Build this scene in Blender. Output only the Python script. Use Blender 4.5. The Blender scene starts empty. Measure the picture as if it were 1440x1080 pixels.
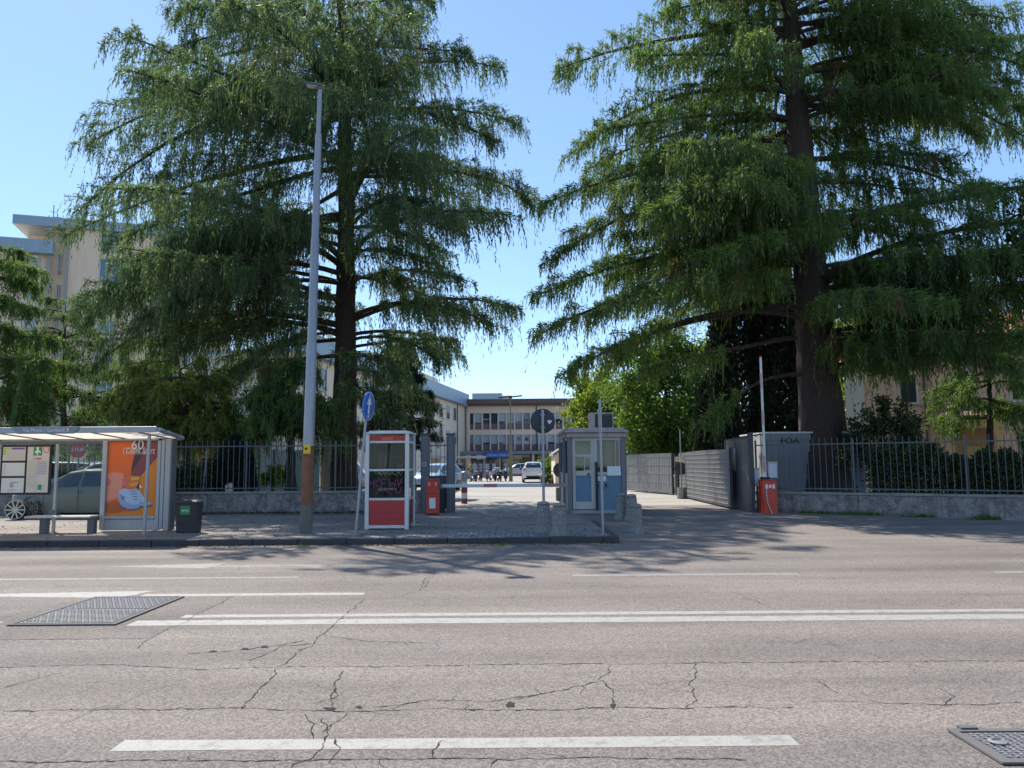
import bpy, bmesh, math, random
import numpy as np
from mathutils import Vector, Matrix
R = math.radians
random.seed(7)
rng = np.random.default_rng(7)
scene = bpy.context.scene
col = scene.collection

# ------------------------------------------------------------------ camera
CAM_H = 1.6
PITCH = 5.92
ROLL = -0.43
cam_data = bpy.data.cameras.new('camera')
cam_data.sensor_width = 36.0
cam_data.lens = 27.0
cam_data.clip_end = 3000
cam = bpy.data.objects.new('camera', cam_data)
col.objects.link(cam)
CM = Matrix.Rotation(R(90 + PITCH), 4, 'X') @ Matrix.Rotation(R(ROLL), 4, 'Z')
cam.matrix_world = Matrix.Translation((0, 0, CAM_H)) @ CM
scene.camera = cam

def ray(px, py):
    return CM.to_3x3() @ Vector(((px - 720) / 1080, -(py - 540) / 1080, -1))
def G(px, py, z=0.0):            # survey: where a photo pixel meets the level z
    d = ray(px, py); t = (z - CAM_H) / d.z
    return Vector((d.x * t, d.y * t, z))
def at(px, py, Y):               # survey: the point of a photo pixel at distance Y
    d = ray(px, py); t = Y / d.y
    return Vector((d.x * t, Y, CAM_H + d.z * t))
def on_plane(px, py, P, u):      # survey: (distance along u from P, height) on a vertical plane
    d = ray(px, py)
    n = Vector((-u.y, u.x, 0))
    t = (P.x * n.x + P.y * n.y) / (d.x * n.x + d.y * n.y)
    h = Vector((d.x * t, d.y * t, CAM_H + d.z * t))
    return ((h - P).x * u.x + (h - P).y * u.y, h.z)

# ------------------------------------------------------------------ materials
def new_mat(name):
    m = bpy.data.materials.new(name); m.use_nodes = True
    nt = m.node_tree
    return m, nt, nt.nodes['Principled BSDF']
def N(nt, t, **kw):
    n = nt.nodes.new(t)
    for k, v in kw.items():
        if k in n.inputs.keys() if hasattr(n.inputs, 'keys') else False: n.inputs[k].default_value = v
        else: setattr(n, k, v)
    return n
def L(nt, a, b): nt.links.new(a, b)
def rgba(c): return (c[0], c[1], c[2], 1)
def mixcol(nt, fac, a, b, blend='MIX'):
    n = nt.nodes.new('ShaderNodeMix'); n.data_type = 'RGBA'; n.blend_type = blend
    for sock, v in ((n.inputs[0], fac), (n.inputs[6], a), (n.inputs[7], b)):
        if isinstance(v, bpy.types.NodeSocket): L(nt, v, sock)
        elif isinstance(v, (int, float)): sock.default_value = v
        else: sock.default_value = rgba(v)
    return n.outputs[2]
def ramp(nt, src, p0, p1, c0=(0, 0, 0), c1=(1, 1, 1)):
    n = nt.nodes.new('ShaderNodeValToRGB')
    n.color_ramp.elements[0].position = p0; n.color_ramp.elements[1].position = p1
    n.color_ramp.elements[0].color = rgba(c0); n.color_ramp.elements[1].color = rgba(c1)
    L(nt, src, n.inputs[0]); return n.outputs[0]
def coords(nt, scale=(1, 1, 1)):
    tc = nt.nodes.new('ShaderNodeTexCoord'); mp = nt.nodes.new('ShaderNodeMapping')
    mp.inputs['Scale'].default_value = scale
    L(nt, tc.outputs['Object'], mp.inputs[0]); return mp.outputs[0]
def noise(nt, v, scale, detail=4, rough=.55):
    n = nt.nodes.new('ShaderNodeTexNoise'); n.inputs['Scale'].default_value = scale
    n.inputs['Detail'].default_value = detail; n.inputs['Roughness'].default_value = rough
    L(nt, v, n.inputs['Vector']); return n.outputs['Fac']
def bump(nt, h, strength, dist, p):
    b = nt.nodes.new('ShaderNodeBump'); b.inputs['Strength'].default_value = strength
    b.inputs['Distance'].default_value = dist; L(nt, h, b.inputs['Height']); L(nt, b.outputs[0], p.inputs['Normal'])
MATS = {}
def mat(name, c, rough=.6, metal=0.0, var=.18, scale=6, bumps=0.0, bscale=60, stain=0.25, stain_c=None, sscale=1.3, spec=.5, streak=False):
    if name in MATS: return MATS[name]
    m, nt, p = new_mat(name)
    v = coords(nt)
    a = tuple(x * (1 - var) for x in c); b = tuple(min(1, x * (1 + var)) for x in c)
    cc = mixcol(nt, noise(nt, v, scale, 5), a, b)
    sv = coords(nt, (3, 3, .35)) if streak else v
    st = ramp(nt, noise(nt, sv, sscale, 6, .65), .48, .75)
    sc = stain_c or tuple(x * .55 for x in c)
    mth = nt.nodes.new('ShaderNodeMath'); mth.operation = 'MULTIPLY'; mth.inputs[1].default_value = stain
    L(nt, st, mth.inputs[0])
    cc = mixcol(nt, mth.outputs[0], cc, sc)
    L(nt, cc, p.inputs['Base Color'])
    p.inputs['Roughness'].default_value = rough; p.inputs['Metallic'].default_value = metal
    p.inputs['Specular IOR Level'].default_value = spec
    if bumps: bump(nt, noise(nt, v, bscale, 4), bumps, .01, p)
    MATS[name] = m; return m
def glass_mat(name, tint=(1, 1, 1), refl=1.0, transp=.85):
    if name in MATS: return MATS[name]
    m = bpy.data.materials.new(name); m.use_nodes = True; nt = m.node_tree; nt.nodes.clear()
    out = nt.nodes.new('ShaderNodeOutputMaterial')
    tr = nt.nodes.new('ShaderNodeBsdfTransparent'); tr.inputs[0].default_value = rgba(tuple(t * transp for t in tint))
    gl = nt.nodes.new('ShaderNodeBsdfGlossy'); gl.inputs['Roughness'].default_value = .03; gl.inputs[0].default_value = (.9, .95, 1, 1)
    fr = nt.nodes.new('ShaderNodeFresnel'); fr.inputs[0].default_value = 1.45
    ad = nt.nodes.new('ShaderNodeMath'); ad.operation = 'MULTIPLY'; ad.inputs[1].default_value = refl; L(nt, fr.outputs[0], ad.inputs[0])
    mx = nt.nodes.new('ShaderNodeMixShader'); L(nt, ad.outputs[0], mx.inputs[0]); L(nt, tr.outputs[0], mx.inputs[1]); L(nt, gl.outputs[0], mx.inputs[2])
    L(nt, mx.outputs[0], out.inputs[0]); MATS[name] = m; return m
def leaf_mat(name, dark, light, transl=.35, rough=.55):
    m, nt, p = new_mat(name)
    at_ = nt.nodes.new('ShaderNodeAttribute'); at_.attribute_name = 'tint'
    c = mixcol(nt, at_.outputs['Fac'], dark, light)
    dead = nt.nodes.new('ShaderNodeMath'); dead.operation = 'LESS_THAN'; dead.inputs[1].default_value = -.2; L(nt, at_.outputs['Fac'], dead.inputs[0])
    c = mixcol(nt, dead.outputs[0], c, (.13, .085, .045))
    L(nt, c, p.inputs['Base Color']); p.inputs['Roughness'].default_value = rough
    p.inputs['Specular IOR Level'].default_value = .3
    t = nt.nodes.new('ShaderNodeBsdfTranslucent')
    tc = mixcol(nt, .5, c, (light[0] * 1.4, light[1] * 1.38, light[2] * .75)); L(nt, tc, t.inputs[0])
    mx = nt.nodes.new('ShaderNodeMixShader'); mx.inputs[0].default_value = transl
    L(nt, p.outputs[0], mx.inputs[1]); L(nt, t.outputs[0], mx.inputs[2])
    L(nt, mx.outputs[0], nt.nodes['Material Output'].inputs[0]); MATS[name] = m; return m

# ------------------------------------------------------------------ mesh builder
class MB:
    def __init__(s): s.v = []; s.f = []; s.m = []; s.mi = 0
    def add(s, vs, fs):
        o = len(s.v); s.v += [tuple(v) for v in vs]; s.f += [tuple(i + o for i in f) for f in fs]; s.m += [s.mi] * len(fs)
        return s
    def mat(s, i): s.mi = i; return s
    def box(s, c, d, rz=0, rx=0, ry=0):
        M = Matrix.Translation(c) @ Matrix.Rotation(rz, 4, 'Z') @ Matrix.Rotation(ry, 4, 'Y') @ Matrix.Rotation(rx, 4, 'X')
        vs = [M @ Vector((x * d[0] / 2, y * d[1] / 2, z * d[2] / 2)) for z in (-1, 1) for y in (-1, 1) for x in (-1, 1)]
        return s.add(vs, [(0, 2, 3, 1), (4, 5, 7, 6), (0, 1, 5, 4), (2, 6, 7, 3), (0, 4, 6, 2), (1, 3, 7, 5)])
    def b2(s, x0, x1, y0, y1, z0, z1):
        return s.box(((x0 + x1) / 2, (y0 + y1) / 2, (z0 + z1) / 2), (x1 - x0, y1 - y0, z1 - z0))
    def tube(s, pts, rs, n=8, cap=True):
        pts = [Vector(p) for p in pts]
        if isinstance(rs, (int, float)): rs = [rs] * len(pts)
        vs = []; fs = []
        for i, p in enumerate(pts):
            t = (pts[min(i + 1, len(pts) - 1)] - pts[max(i - 1, 0)]).normalized()
            a = t.cross(Vector((0, 0, 1)) if abs(t.z) < .95 else Vector((1, 0, 0))).normalized(); b = t.cross(a)
            for k in range(n):
                th = 2 * math.pi * k / n; vs.append(p + (a * math.cos(th) + b * math.sin(th)) * rs[i])
        for i in range(len(pts) - 1):
            for k in range(n):
                fs.append((i * n + k, i * n + (k + 1) % n, (i + 1) * n + (k + 1) % n, (i + 1) * n + k))
        if cap: fs += [tuple(range(n))[::-1], tuple((len(pts) - 1) * n + k for k in range(n))]
        return s.add(vs, fs)
    def lathe(s, prof, n=24, c=(0, 0, 0), axis='Z', cap=True):
        vs = []; fs = []
        for (r, z) in prof:
            for k in range(n):
                th = 2 * math.pi * k / n
                p = (r * math.cos(th), r * math.sin(th), z)
                if axis == 'Y': p = (p[0], p[2], p[1])
                elif axis == 'X': p = (p[2], p[0], p[1])
                vs.append((p[0] + c[0], p[1] + c[1], p[2] + c[2]))
        for i in range(len(prof) - 1):
            for k in range(n): fs.append((i * n + k, i * n + (k + 1) % n, (i + 1) * n + (k + 1) % n, (i + 1) * n + k))
        if cap: fs += [tuple(range(n))[::-1], tuple((len(prof) - 1) * n + k for k in range(n))]
        return s.add(vs, fs)
    def prism(s, poly, y0, y1):      # poly in (x,z), extruded along y
        n = len(poly)
        vs = [(x, y0, z) for x, z in poly] + [(x, y1, z) for x, z in poly]
        fs = [tuple(range(n)), tuple(range(n, 2 * n))[::-1]] + [(i, n + i, n + (i + 1) % n, (i + 1) % n) for i in range(n)]
        return s.add(vs, fs)
    def zprism(s, poly, z0, z1):     # poly in (x,y)
        n = len(poly)
        vs = [(x, y, z0) for x, y in poly] + [(x, y, z1) for x, y in poly]
        fs = [tuple(range(n))[::-1], tuple(range(n, 2 * n))] + [(i, (i + 1) % n, n + (i + 1) % n, n + i) for i in range(n)]
        return s.add(vs, fs)
    def flat(s, pts): return s.add(pts, [tuple(range(len(pts)))])
    def strip(s, path, w, z):        # a flat ribbon in XY along path with varying width
        vs = []; n = len(path)
        for i, (x, y) in enumerate(path):
            x0, y0 = path[max(0, i - 1)]; x1, y1 = path[min(n - 1, i + 1)]
            d = math.hypot(x1 - x0, y1 - y0) or 1; nx, ny = -(y1 - y0) / d, (x1 - x0) / d
            ww = w[i] if isinstance(w, list) else w
            vs += [(x + nx * ww / 2, y + ny * ww / 2, z), (x - nx * ww / 2, y - ny * ww / 2, z)]
        return s.add(vs, [(2 * i, 2 * i + 1, 2 * i + 3, 2 * i + 2) for i in range(n - 1)])
    def obj(s, name, mats, parent=None, loc=None, rot=None, smooth=False, bevel=0, **tags):
        me = bpy.data.meshes.new(name); me.from_pydata(s.v, [], s.f); me.update()
        bm = bmesh.new(); bm.from_mesh(me); bmesh.ops.recalc_face_normals(bm, faces=bm.faces); bm.to_mesh(me); bm.free()
        for mm in (mats if isinstance(mats, (list, tuple)) else [mats]): me.materials.append(mm)
        me.polygons.foreach_set('material_index', s.m)
        if smooth: me.polygons.foreach_set('use_smooth', [True] * len(me.polygons))
        o = bpy.data.objects.new(name, me); col.objects.link(o)
        if smooth:
            e = o.modifiers.new('edges', 'EDGE_SPLIT'); e.split_angle = R(38)
        if bevel:
            b = o.modifiers.new('bevel', 'BEVEL'); b.width = bevel; b.segments = 2; b.limit_method = 'ANGLE'; b.angle_limit = R(40)
        if parent: o.parent = parent
        if loc is not None: o.location = loc
        if rot is not None: o.rotation_euler = rot
        for k, v in tags.items(): o[k] = v
        return o
def thing(name, label, cat, loc=(0, 0, 0), rz=0, group=None, ry=0, rx=0):
    o = bpy.data.objects.new(name, None); col.objects.link(o); o.empty_display_size = .2
    o.location = loc; o.rotation_euler = (rx, ry, rz); o['label'] = label; o['category'] = cat
    if group: o['group'] = group
    return o
def copy_thing(root, loc, rz, label):
    def cp(o, par):
        c = o.copy(); col.objects.link(c)
        if par: c.parent = par
        for ch in list(o.children): cp(ch, c)
        return c
    c = cp(root, None); c.location = loc; c.rotation_euler = (root.rotation_euler.x, root.rotation_euler.y, rz); c['label'] = label
    return c
def text(name, s, size, m, parent=None, loc=(0, 0, 0), rot=(R(90), 0, 0), extrude=.003, width=None, shear=0, align='CENTER'):
    cu = bpy.data.curves.new(name, 'FONT'); cu.body = s; cu.size = size; cu.extrude = extrude
    cu.align_x = align; cu.align_y = 'CENTER'; cu.shear = shear; cu.resolution_u = 3
    t = bpy.data.objects.new(name, cu); col.objects.link(t)
    dg = bpy.context.evaluated_depsgraph_get(); dg.update()
    me = bpy.data.meshes.new_from_object(t.evaluated_get(dg))
    bpy.data.objects.remove(t); bpy.data.curves.remove(cu)
    if width:
        xs = [v.co.x for v in me.vertices]; w = max(xs) - min(xs)
        for v in me.vertices: v.co.x *= width / w
    me.materials.clear(); me.materials.append(m)
    o = bpy.data.objects.new(name, me); col.objects.link(o); o.location = loc; o.rotation_euler = rot
    if parent: o.parent = parent
    return o
def circ(cx, cz, r, n=28, sx=1): return [(cx + r * sx * math.cos(2 * math.pi * k / n), cz + r * math.sin(2 * math.pi * k / n)) for k in range(n)]

# ------------------------------------------------------------------ world, sun
SUN_AZ, SUN_EL = -38.0, 54.0      # degrees from straight ahead (negative = left)
w = bpy.data.worlds.new('World'); scene.world = w; w.use_nodes = True
nt = w.node_tree; bg = nt.nodes['Background']
sky = nt.nodes.new('ShaderNodeTexSky'); sky.sky_type = 'NISHITA'; sky.sun_disc = False
sky.sun_elevation = R(SUN_EL); sky.sun_rotation = R(SUN_AZ); sky.air_density = 1.0; sky.dust_density = .8; sky.ozone_density = 4.5
sky.altitude = 2000
gm = nt.nodes.new('ShaderNodeGamma'); gm.inputs[1].default_value = .72; hs = nt.nodes.new('ShaderNodeHueSaturation'); hs.inputs['Saturation'].default_value = 1.14
nt.links.new(sky.outputs[0], gm.inputs[0]); nt.links.new(gm.outputs[0], hs.inputs['Color']); nt.links.new(hs.outputs[0], bg.inputs[0]); bg.inputs[1].default_value = .15
sd = bpy.data.lights.new('sun', 'SUN'); sd.energy = 2.9; sd.angle = R(.53); sd.color = (1, .95, .87)
sun = bpy.data.objects.new('sun', sd); col.objects.link(sun)
SV = Vector((math.sin(R(SUN_AZ)) * math.cos(R(SUN_EL)), math.cos(R(SUN_AZ)) * math.cos(R(SUN_EL)), math.sin(R(SUN_EL))))
sun.rotation_euler = SV.to_track_quat('Z', 'Y').to_euler(); sun.location = (-20, 40, 60)
vs = scene.view_settings; vs.view_transform = 'Standard'; vs.look = 'None'; vs.gamma = 1; vs.use_curve_mapping = False; vs.exposure = 1.31
scene.cycles.max_bounces = 6; scene.cycles.transparent_max_bounces = 16
scene.cycles.diffuse_bounces = 3; scene.cycles.glossy_bounces = 3; scene.cycles.transmission_bounces = 4
scene.cycles.use_denoising = True
# ------------------------------------------------------------------ ground and road
def pos_vec(nt, scale=(1, 1, 1)): return coords(nt, scale)
def asphalt(name, base, warm=(1.16, 1.0, .875), spot=.8, crack=.5, blotch=.24, wheel=True, rough=.85):
    m, nt, p = new_mat(name); v = coords(nt)
    vo = nt.nodes.new('ShaderNodeTexVoronoi'); vo.inputs['Scale'].default_value = 85; L(nt, v, vo.inputs['Vector'])
    bw = nt.nodes.new('ShaderNodeSeparateColor'); L(nt, vo.outputs['Color'], bw.inputs[0])
    lo = tuple(base * c * (1 - spot) for c in warm); hi = tuple(base * c * (1 + spot) for c in warm)
    agg = ramp(nt, bw.outputs[0], .12, .95, lo, hi)
    fine = noise(nt, v, 240, 3, .6)
    agg = mixcol(nt, .55, agg, ramp(nt, fine, .3, .72, tuple(x * .7 for x in lo), tuple(x * 1.1 for x in hi)))
    big = noise(nt, coords(nt, (.35, 1, 1)), .55, 6, .6)
    agg = mixcol(nt, 1, agg, ramp(nt, big, .3, .7, (1 - blotch,) * 3, (1 + blotch,) * 3), 'MULTIPLY')
    if wheel:      # longitudinal wear bands left by the wheels
        band = noise(nt, coords(nt, (.02, 1.25, 1)), 1.0, 3, .6)
        agg = mixcol(nt, 1, agg, ramp(nt, band, .35, .66, (.84, .84, .85), (1.12, 1.11, 1.09)), 'MULTIPLY')
        oil = ramp(nt, noise(nt, coords(nt, (.7, 1.1, 1)), 1.9, 7, .75), .62, .78)
        agg = mixcol(nt, oil, agg, mixcol(nt, 1, agg, (.72, .72, .73), 'MULTIPLY'))
    if crack:
        vd = nt.nodes.new('ShaderNodeVectorMath'); vd.operation = 'ADD'
        nn = nt.nodes.new('ShaderNodeTexNoise'); nn.inputs['Scale'].default_value = 2.3; nn.inputs['Detail'].default_value = 6; L(nt, v, nn.inputs['Vector'])
        sc = nt.nodes.new('ShaderNodeVectorMath'); sc.operation = 'SCALE'; sc.inputs['Scale'].default_value = .55; L(nt, nn.outputs['Color'], sc.inputs[0])
        L(nt, v, vd.inputs[0]); L(nt, sc.outputs[0], vd.inputs[1])
        ve = nt.nodes.new('ShaderNodeTexVoronoi'); ve.feature = 'DISTANCE_TO_EDGE'; ve.inputs['Scale'].default_value = .62; L(nt, vd.outputs[0], ve.inputs['Vector'])
        ln = ramp(nt, ve.outputs['Distance'], .001, .0065, (1, 1, 1), (0, 0, 0))
        mask = ramp(nt, noise(nt, v, .5, 4), .47, .60)
        mu = nt.nodes.new('ShaderNodeMath'); mu.operation = 'MULTIPLY'; L(nt, ln, mu.inputs[0]); L(nt, mask, mu.inputs[1])
        m2 = nt.nodes.new('ShaderNodeMath'); m2.operation = 'MULTIPLY'; m2.inputs[1].default_value = crack; L(nt, mu.outputs[0], m2.inputs[0])
        agg = mixcol(nt, m2.outputs[0], agg, (.03, .028, .03))
    L(nt, agg, p.inputs['Base Color']); p.inputs['Roughness'].default_value = rough; p.inputs['Specular IOR Level'].default_value = .3
    ad = nt.nodes.new('ShaderNodeMath'); ad.operation = 'ADD'; L(nt, bw.outputs[1], ad.inputs[0]); L(nt, fine, ad.inputs[1])
    bump(nt, ad.outputs[0], .35, .006, p)
    MATS[name] = m; return m
M_road = asphalt('road_asphalt', .172)
M_apron = asphalt('apron_asphalt', .18, crack=.35)
M_walk = asphalt('pavement_asphalt', .205, crack=.25, wheel=False, blotch=.3)
M_court = asphalt('courtyard_asphalt', .31, warm=(1.08, 1, .90), crack=.3, wheel=False)
M_patch = asphalt('patch_asphalt', .145, crack=0, wheel=False)
m, nt, p = new_mat('garden_soil'); v = coords(nt)
cc = mixcol(nt, ramp(nt, noise(nt, v, .8, 6), .4, .6), (.09, .07, .05), (.06, .085, .03)); cc = mixcol(nt, 1, cc, ramp(nt, noise(nt, v, 25, 4), .3, .7, (.6,) * 3, (1.3,) * 3), 'MULTIPLY')
L(nt, cc, p.inputs['Base Color']); p.inputs['Roughness'].default_value = 1; bump(nt, noise(nt, v, 18, 5), 1, .05, p); M_soil = m
m, nt, p = new_mat('road_paint'); v = coords(nt)
worn = ramp(nt, noise(nt, v, 7, 9, .8), .40, .50); fl = ramp(nt, noise(nt, v, 55, 6, .8), .34, .52)
mu = nt.nodes.new('ShaderNodeMath'); mu.operation = 'MULTIPLY'; L(nt, worn, mu.inputs[0]); L(nt, fl, mu.inputs[1])
L(nt, mixcol(nt, mu.outputs[0], (.23, .215, .195), (.345, .33, .30)), p.inputs['Base Color']); p.inputs['Roughness'].default_value = .7; M_paint = m
m, nt, p = new_mat('worn_paint'); v = coords(nt)
worn = ramp(nt, noise(nt, v, 14, 8, .75), .42, .60)
L(nt, mixcol(nt, worn, (.20, .19, .17), (.31, .30, .275)), p.inputs['Base Color']); p.inputs['Roughness'].default_value = .75; M_wpaint = m
m, nt, p = new_mat('cobbles'); v = coords(nt)
vo = nt.nodes.new('ShaderNodeTexVoronoi'); vo.inputs['Scale'].default_value = 8.5; vo.inputs['Randomness'].default_value = .5; L(nt, v, vo.inputs['Vector'])
ve = nt.nodes.new('ShaderNodeTexVoronoi'); ve.feature = 'DISTANCE_TO_EDGE'; ve.inputs['Scale'].default_value = 8.5; ve.inputs['Randomness'].default_value = .5; L(nt, v, ve.inputs['Vector'])
bw = nt.nodes.new('ShaderNodeSeparateColor'); L(nt, vo.outputs['Color'], bw.inputs[0])
st = ramp(nt, bw.outputs[0], 0, 1, (.12, .12, .125), (.30, .29, .28)); ed = ramp(nt, ve.outputs['Distance'], .02, .12)
L(nt, mixcol(nt, ed, (.06, .055, .05), st), p.inputs['Base Color']); p.inputs['Roughness'].default_value = .7; bump(nt, ed, .8, .02, p); M_cob = m
M_kerb = mat('kerb_stone', (.06, .055, .055), .8, var=.25, scale=5, bumps=.4, stain=.6, sscale=2)
M_black = mat('crack_shade_black', (.024, .021, .020), 1, var=.3)  # near-black colour stands for the shade inside cracks; also black lettering
ST = dict(kind='structure')
KY = G(435, 766.5, 0).y                        # the kerb line
SZ = .12                                       # pavement level
XE = G(871, 763, 0).x                          # where the raised pavement ends
WY = G(400, 722, SZ).y                         # face of the left garden wall
MB().flat([(-700, -300, -.06), (700, -300, -.06), (700, 900, -.06), (-700, 900, -.06)]).obj('ground', M_soil, **ST)
b = MB()                                       # the carriageway, with a slight unevenness
nx, ny = 90, 40; vsx = []
for j in range(ny + 1):
    for i in range(nx + 1):
        x = -60 + 120 * i / nx; y = -12 + (KY + .6 + 12) * j / ny
        vsx.append((x, y, 0))
b.add(vsx, [(j * (nx + 1) + i, j * (nx + 1) + i + 1, (j + 1) * (nx + 1) + i + 1, (j + 1) * (nx + 1) + i) for j in range(ny) for i in range(nx)])
b.obj('road', M_road, **ST)
# pavement left of the entrance, the sloping apron on the right, courtyard behind
MB().b2(-60, XE - .12, KY + .16, WY + .3, -.05, SZ).obj('sidewalk', M_walk, **ST)
MB().flat([(XE - .12, KY + .55, -.002), (60, KY + .55, -.002), (60, 21.5, SZ - .004), (XE - .12, 21.5, SZ - .004)]).add(
    [(XE - .12, 21.5, SZ - .004), (60, 21.5, SZ - .004), (60, WY + 3, SZ - .004), (XE - .12, WY + 3, SZ - .004)], [(0, 1, 2, 3)]).obj('driveway_apron', M_apron, **ST)
MB().flat([(-3.2, WY + .3, SZ - .006), (8.6, WY + .3, SZ - .006), (8.6, 44, SZ - .006), (30, 62, SZ - .006), (30, 100, SZ - .006), (-30, 100, SZ - .006), (-16.2, 45, SZ - .006), (-3.2, 45, SZ - .006)]).obj('courtyard', M_court, **ST)
MB().b2(-3.3, XE - .16, KY + .17, KY + 1.45, SZ - .02, SZ + .005).obj('cobble_strip', M_cob, **ST)
b = MB(); x = -40
rk = random.Random(3)
while x < XE - .1:
    x2 = min(x + rk.uniform(.9, 1.1), XE)
    b.b2(x + .006, x2 - .006, KY, KY + .15, -.05, SZ + rk.uniform(.0, .008)); x = x2
b.b2(XE - .15, XE, KY + .16, KY + 4.4, -.05, SZ + .006)
b.obj('kerb', M_kerb, bevel=.018, **ST)
# gutter line of cast dirt in front of the kerb
b = MB()
for i in range(60):
    xx = -14 + i * .27 + rk.uniform(-.1, .1)
    b.zprism([(xx + rk.uniform(.02, .12) * math.cos(a), KY - .03 - abs(rk.uniform(0, .03) * math.sin(a)) - .02, ) for a in (0, 1, 2, 3, 4, 5)], .0, .0016)
# painted markings
def road_quad(pts, z=.0016): return [tuple(G(x, y, 0).xy) + (z,) for x, y in pts]
def paint(name, polys, m=None):
    b = MB()
    for q in polys: b.flat(road_quad(q))
    return b.obj(name, m or M_paint, **ST)
def band(y_px0, y_px1, xa, xb, xr=720):   # a straight stripe along the road: near/far edge read at column xr
    y0, y1 = G(xr, y_px0, 0).y, G(xr, y_px1, 0).y
    return [(xa, y1, .0016), (xb, y1, .0016), (xb, y0, .0016), (xa, y0, .0016)]
def band_obj(name, y0, y1, pxa, pxb, m=None, xr=720):
    ya = G(xr, (y0 + y1) / 2, 0).y; xa = G(pxa, (y0 + y1) / 2 + (720 - pxa) * .0075, 0).x if pxa > -2000 else -60
    xb = G(pxb, (y0 + y1) / 2 + (720 - pxb) * .0075, 0).x if pxb < 5000 else 60
    q = band(y0, y1, xa, xb, xr); n = max(2, int((xb - xa) / .5)); vs_ = []
    rr = random.Random(int(y0)); 
    for i in range(n + 1):                      # slightly ragged edges
        xx = xa + (xb - xa) * i / n
        vs_ += [(xx, q[0][1] + rr.uniform(-.008, .008), .0016), (xx, q[2][1] + rr.uniform(-.008, .008), .0016)]
    return MB().add(vs_, [(2 * i, 2 * i + 2, 2 * i + 3, 2 * i + 1) for i in range(n)]).obj(name, m or M_paint, **ST)
band_obj('lane_dash_line', 1037, 1052, 165, 1118)
GX0 = G(165, 880, 0).x + .06
band_obj('centre_line', 861.5, 865.5, 257, 6000)
band_obj('centre_line', 869, 876, 185, 6000)
band_obj('centre_line', 861.5, 865.5, -5000, -25)
band_obj('centre_line', 869, 876, -5000, -5)
band_obj('lane_arrow_stem', 831.8, 835.2, 200, 512)
band_obj('lane_arrow_stem', 792.5, 794.2, 290, 565, M_wpaint)
band_obj('lane_dash_line', 808.8, 811.0, 805, 1122, M_wpaint)
band_obj('lane_dash_line', 808.8, 810.5, -700, 420, M_wpaint)
band_obj('lane_dash_line', 808.8, 811.0, 1400, 1800, M_wpaint)
ya = G(480, 833.5, 0).y
MB().flat([(-7.6, ya, .0020), (-4.95, ya - .26, .0020), (-4.72, ya - .08, .0020), (-4.72, ya + .08, .0020), (-4.62, ya + .26, .0020)]).obj('lane_arrow_head', M_paint, **ST)
pa, pb, pc = G(146, 797, 0), G(316, 793, 0), G(288, 800, 0)
MB().flat([(pa.x, pa.y, .0020), (pc.x, pa.y - .32, .0020), (pc.x + .02, pa.y, .0020), (pc.x + .12, pa.y + .34, .0020)]).obj('lane_arrow_head', M_wpaint, **ST)
# darker repair patch round the covers
pp = [G(x, y, 0) for x, y in ((96, 846), (330, 838), (212, 898), (-160, 902))]
MB().flat([(q.x, q.y, .0011) for q in pp]).obj('asphalt_patch', M_patch, **ST)
# cracks: ragged dark ribbons where the photo shows them
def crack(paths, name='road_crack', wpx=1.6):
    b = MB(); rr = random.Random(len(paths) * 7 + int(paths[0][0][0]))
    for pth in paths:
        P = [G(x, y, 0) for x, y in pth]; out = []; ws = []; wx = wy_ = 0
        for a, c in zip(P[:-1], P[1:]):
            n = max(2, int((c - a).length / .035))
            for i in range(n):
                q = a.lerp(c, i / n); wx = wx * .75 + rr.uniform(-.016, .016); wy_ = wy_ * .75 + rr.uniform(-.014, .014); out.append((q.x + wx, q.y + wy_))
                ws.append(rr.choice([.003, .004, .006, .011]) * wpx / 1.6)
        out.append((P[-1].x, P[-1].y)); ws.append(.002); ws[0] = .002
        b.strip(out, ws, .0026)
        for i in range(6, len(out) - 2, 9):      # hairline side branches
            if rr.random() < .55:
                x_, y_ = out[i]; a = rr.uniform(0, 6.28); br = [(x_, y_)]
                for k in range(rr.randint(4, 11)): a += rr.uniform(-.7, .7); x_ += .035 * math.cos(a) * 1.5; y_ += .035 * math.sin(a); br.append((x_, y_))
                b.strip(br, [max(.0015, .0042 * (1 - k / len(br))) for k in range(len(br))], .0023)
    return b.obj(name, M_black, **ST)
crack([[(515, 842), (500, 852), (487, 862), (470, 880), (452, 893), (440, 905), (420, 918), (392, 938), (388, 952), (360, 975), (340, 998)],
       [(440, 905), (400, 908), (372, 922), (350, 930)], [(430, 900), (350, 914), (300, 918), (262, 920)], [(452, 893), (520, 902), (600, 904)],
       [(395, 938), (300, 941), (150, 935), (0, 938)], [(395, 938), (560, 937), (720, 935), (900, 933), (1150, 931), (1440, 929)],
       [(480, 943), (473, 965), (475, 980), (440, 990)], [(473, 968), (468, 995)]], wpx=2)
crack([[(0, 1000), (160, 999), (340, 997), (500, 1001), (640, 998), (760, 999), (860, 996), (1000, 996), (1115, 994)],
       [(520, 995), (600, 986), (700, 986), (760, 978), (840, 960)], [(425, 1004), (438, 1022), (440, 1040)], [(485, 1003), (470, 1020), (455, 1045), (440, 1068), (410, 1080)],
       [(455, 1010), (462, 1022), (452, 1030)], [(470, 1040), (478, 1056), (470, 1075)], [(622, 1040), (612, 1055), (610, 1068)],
       [(0, 1071), (200, 1070), (420, 1071), (640, 1069), (900, 1067), (1050, 1069)], [(535, 1068), (540, 1080)], [(700, 1066), (690, 1080)]], wpx=2.1)
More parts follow.
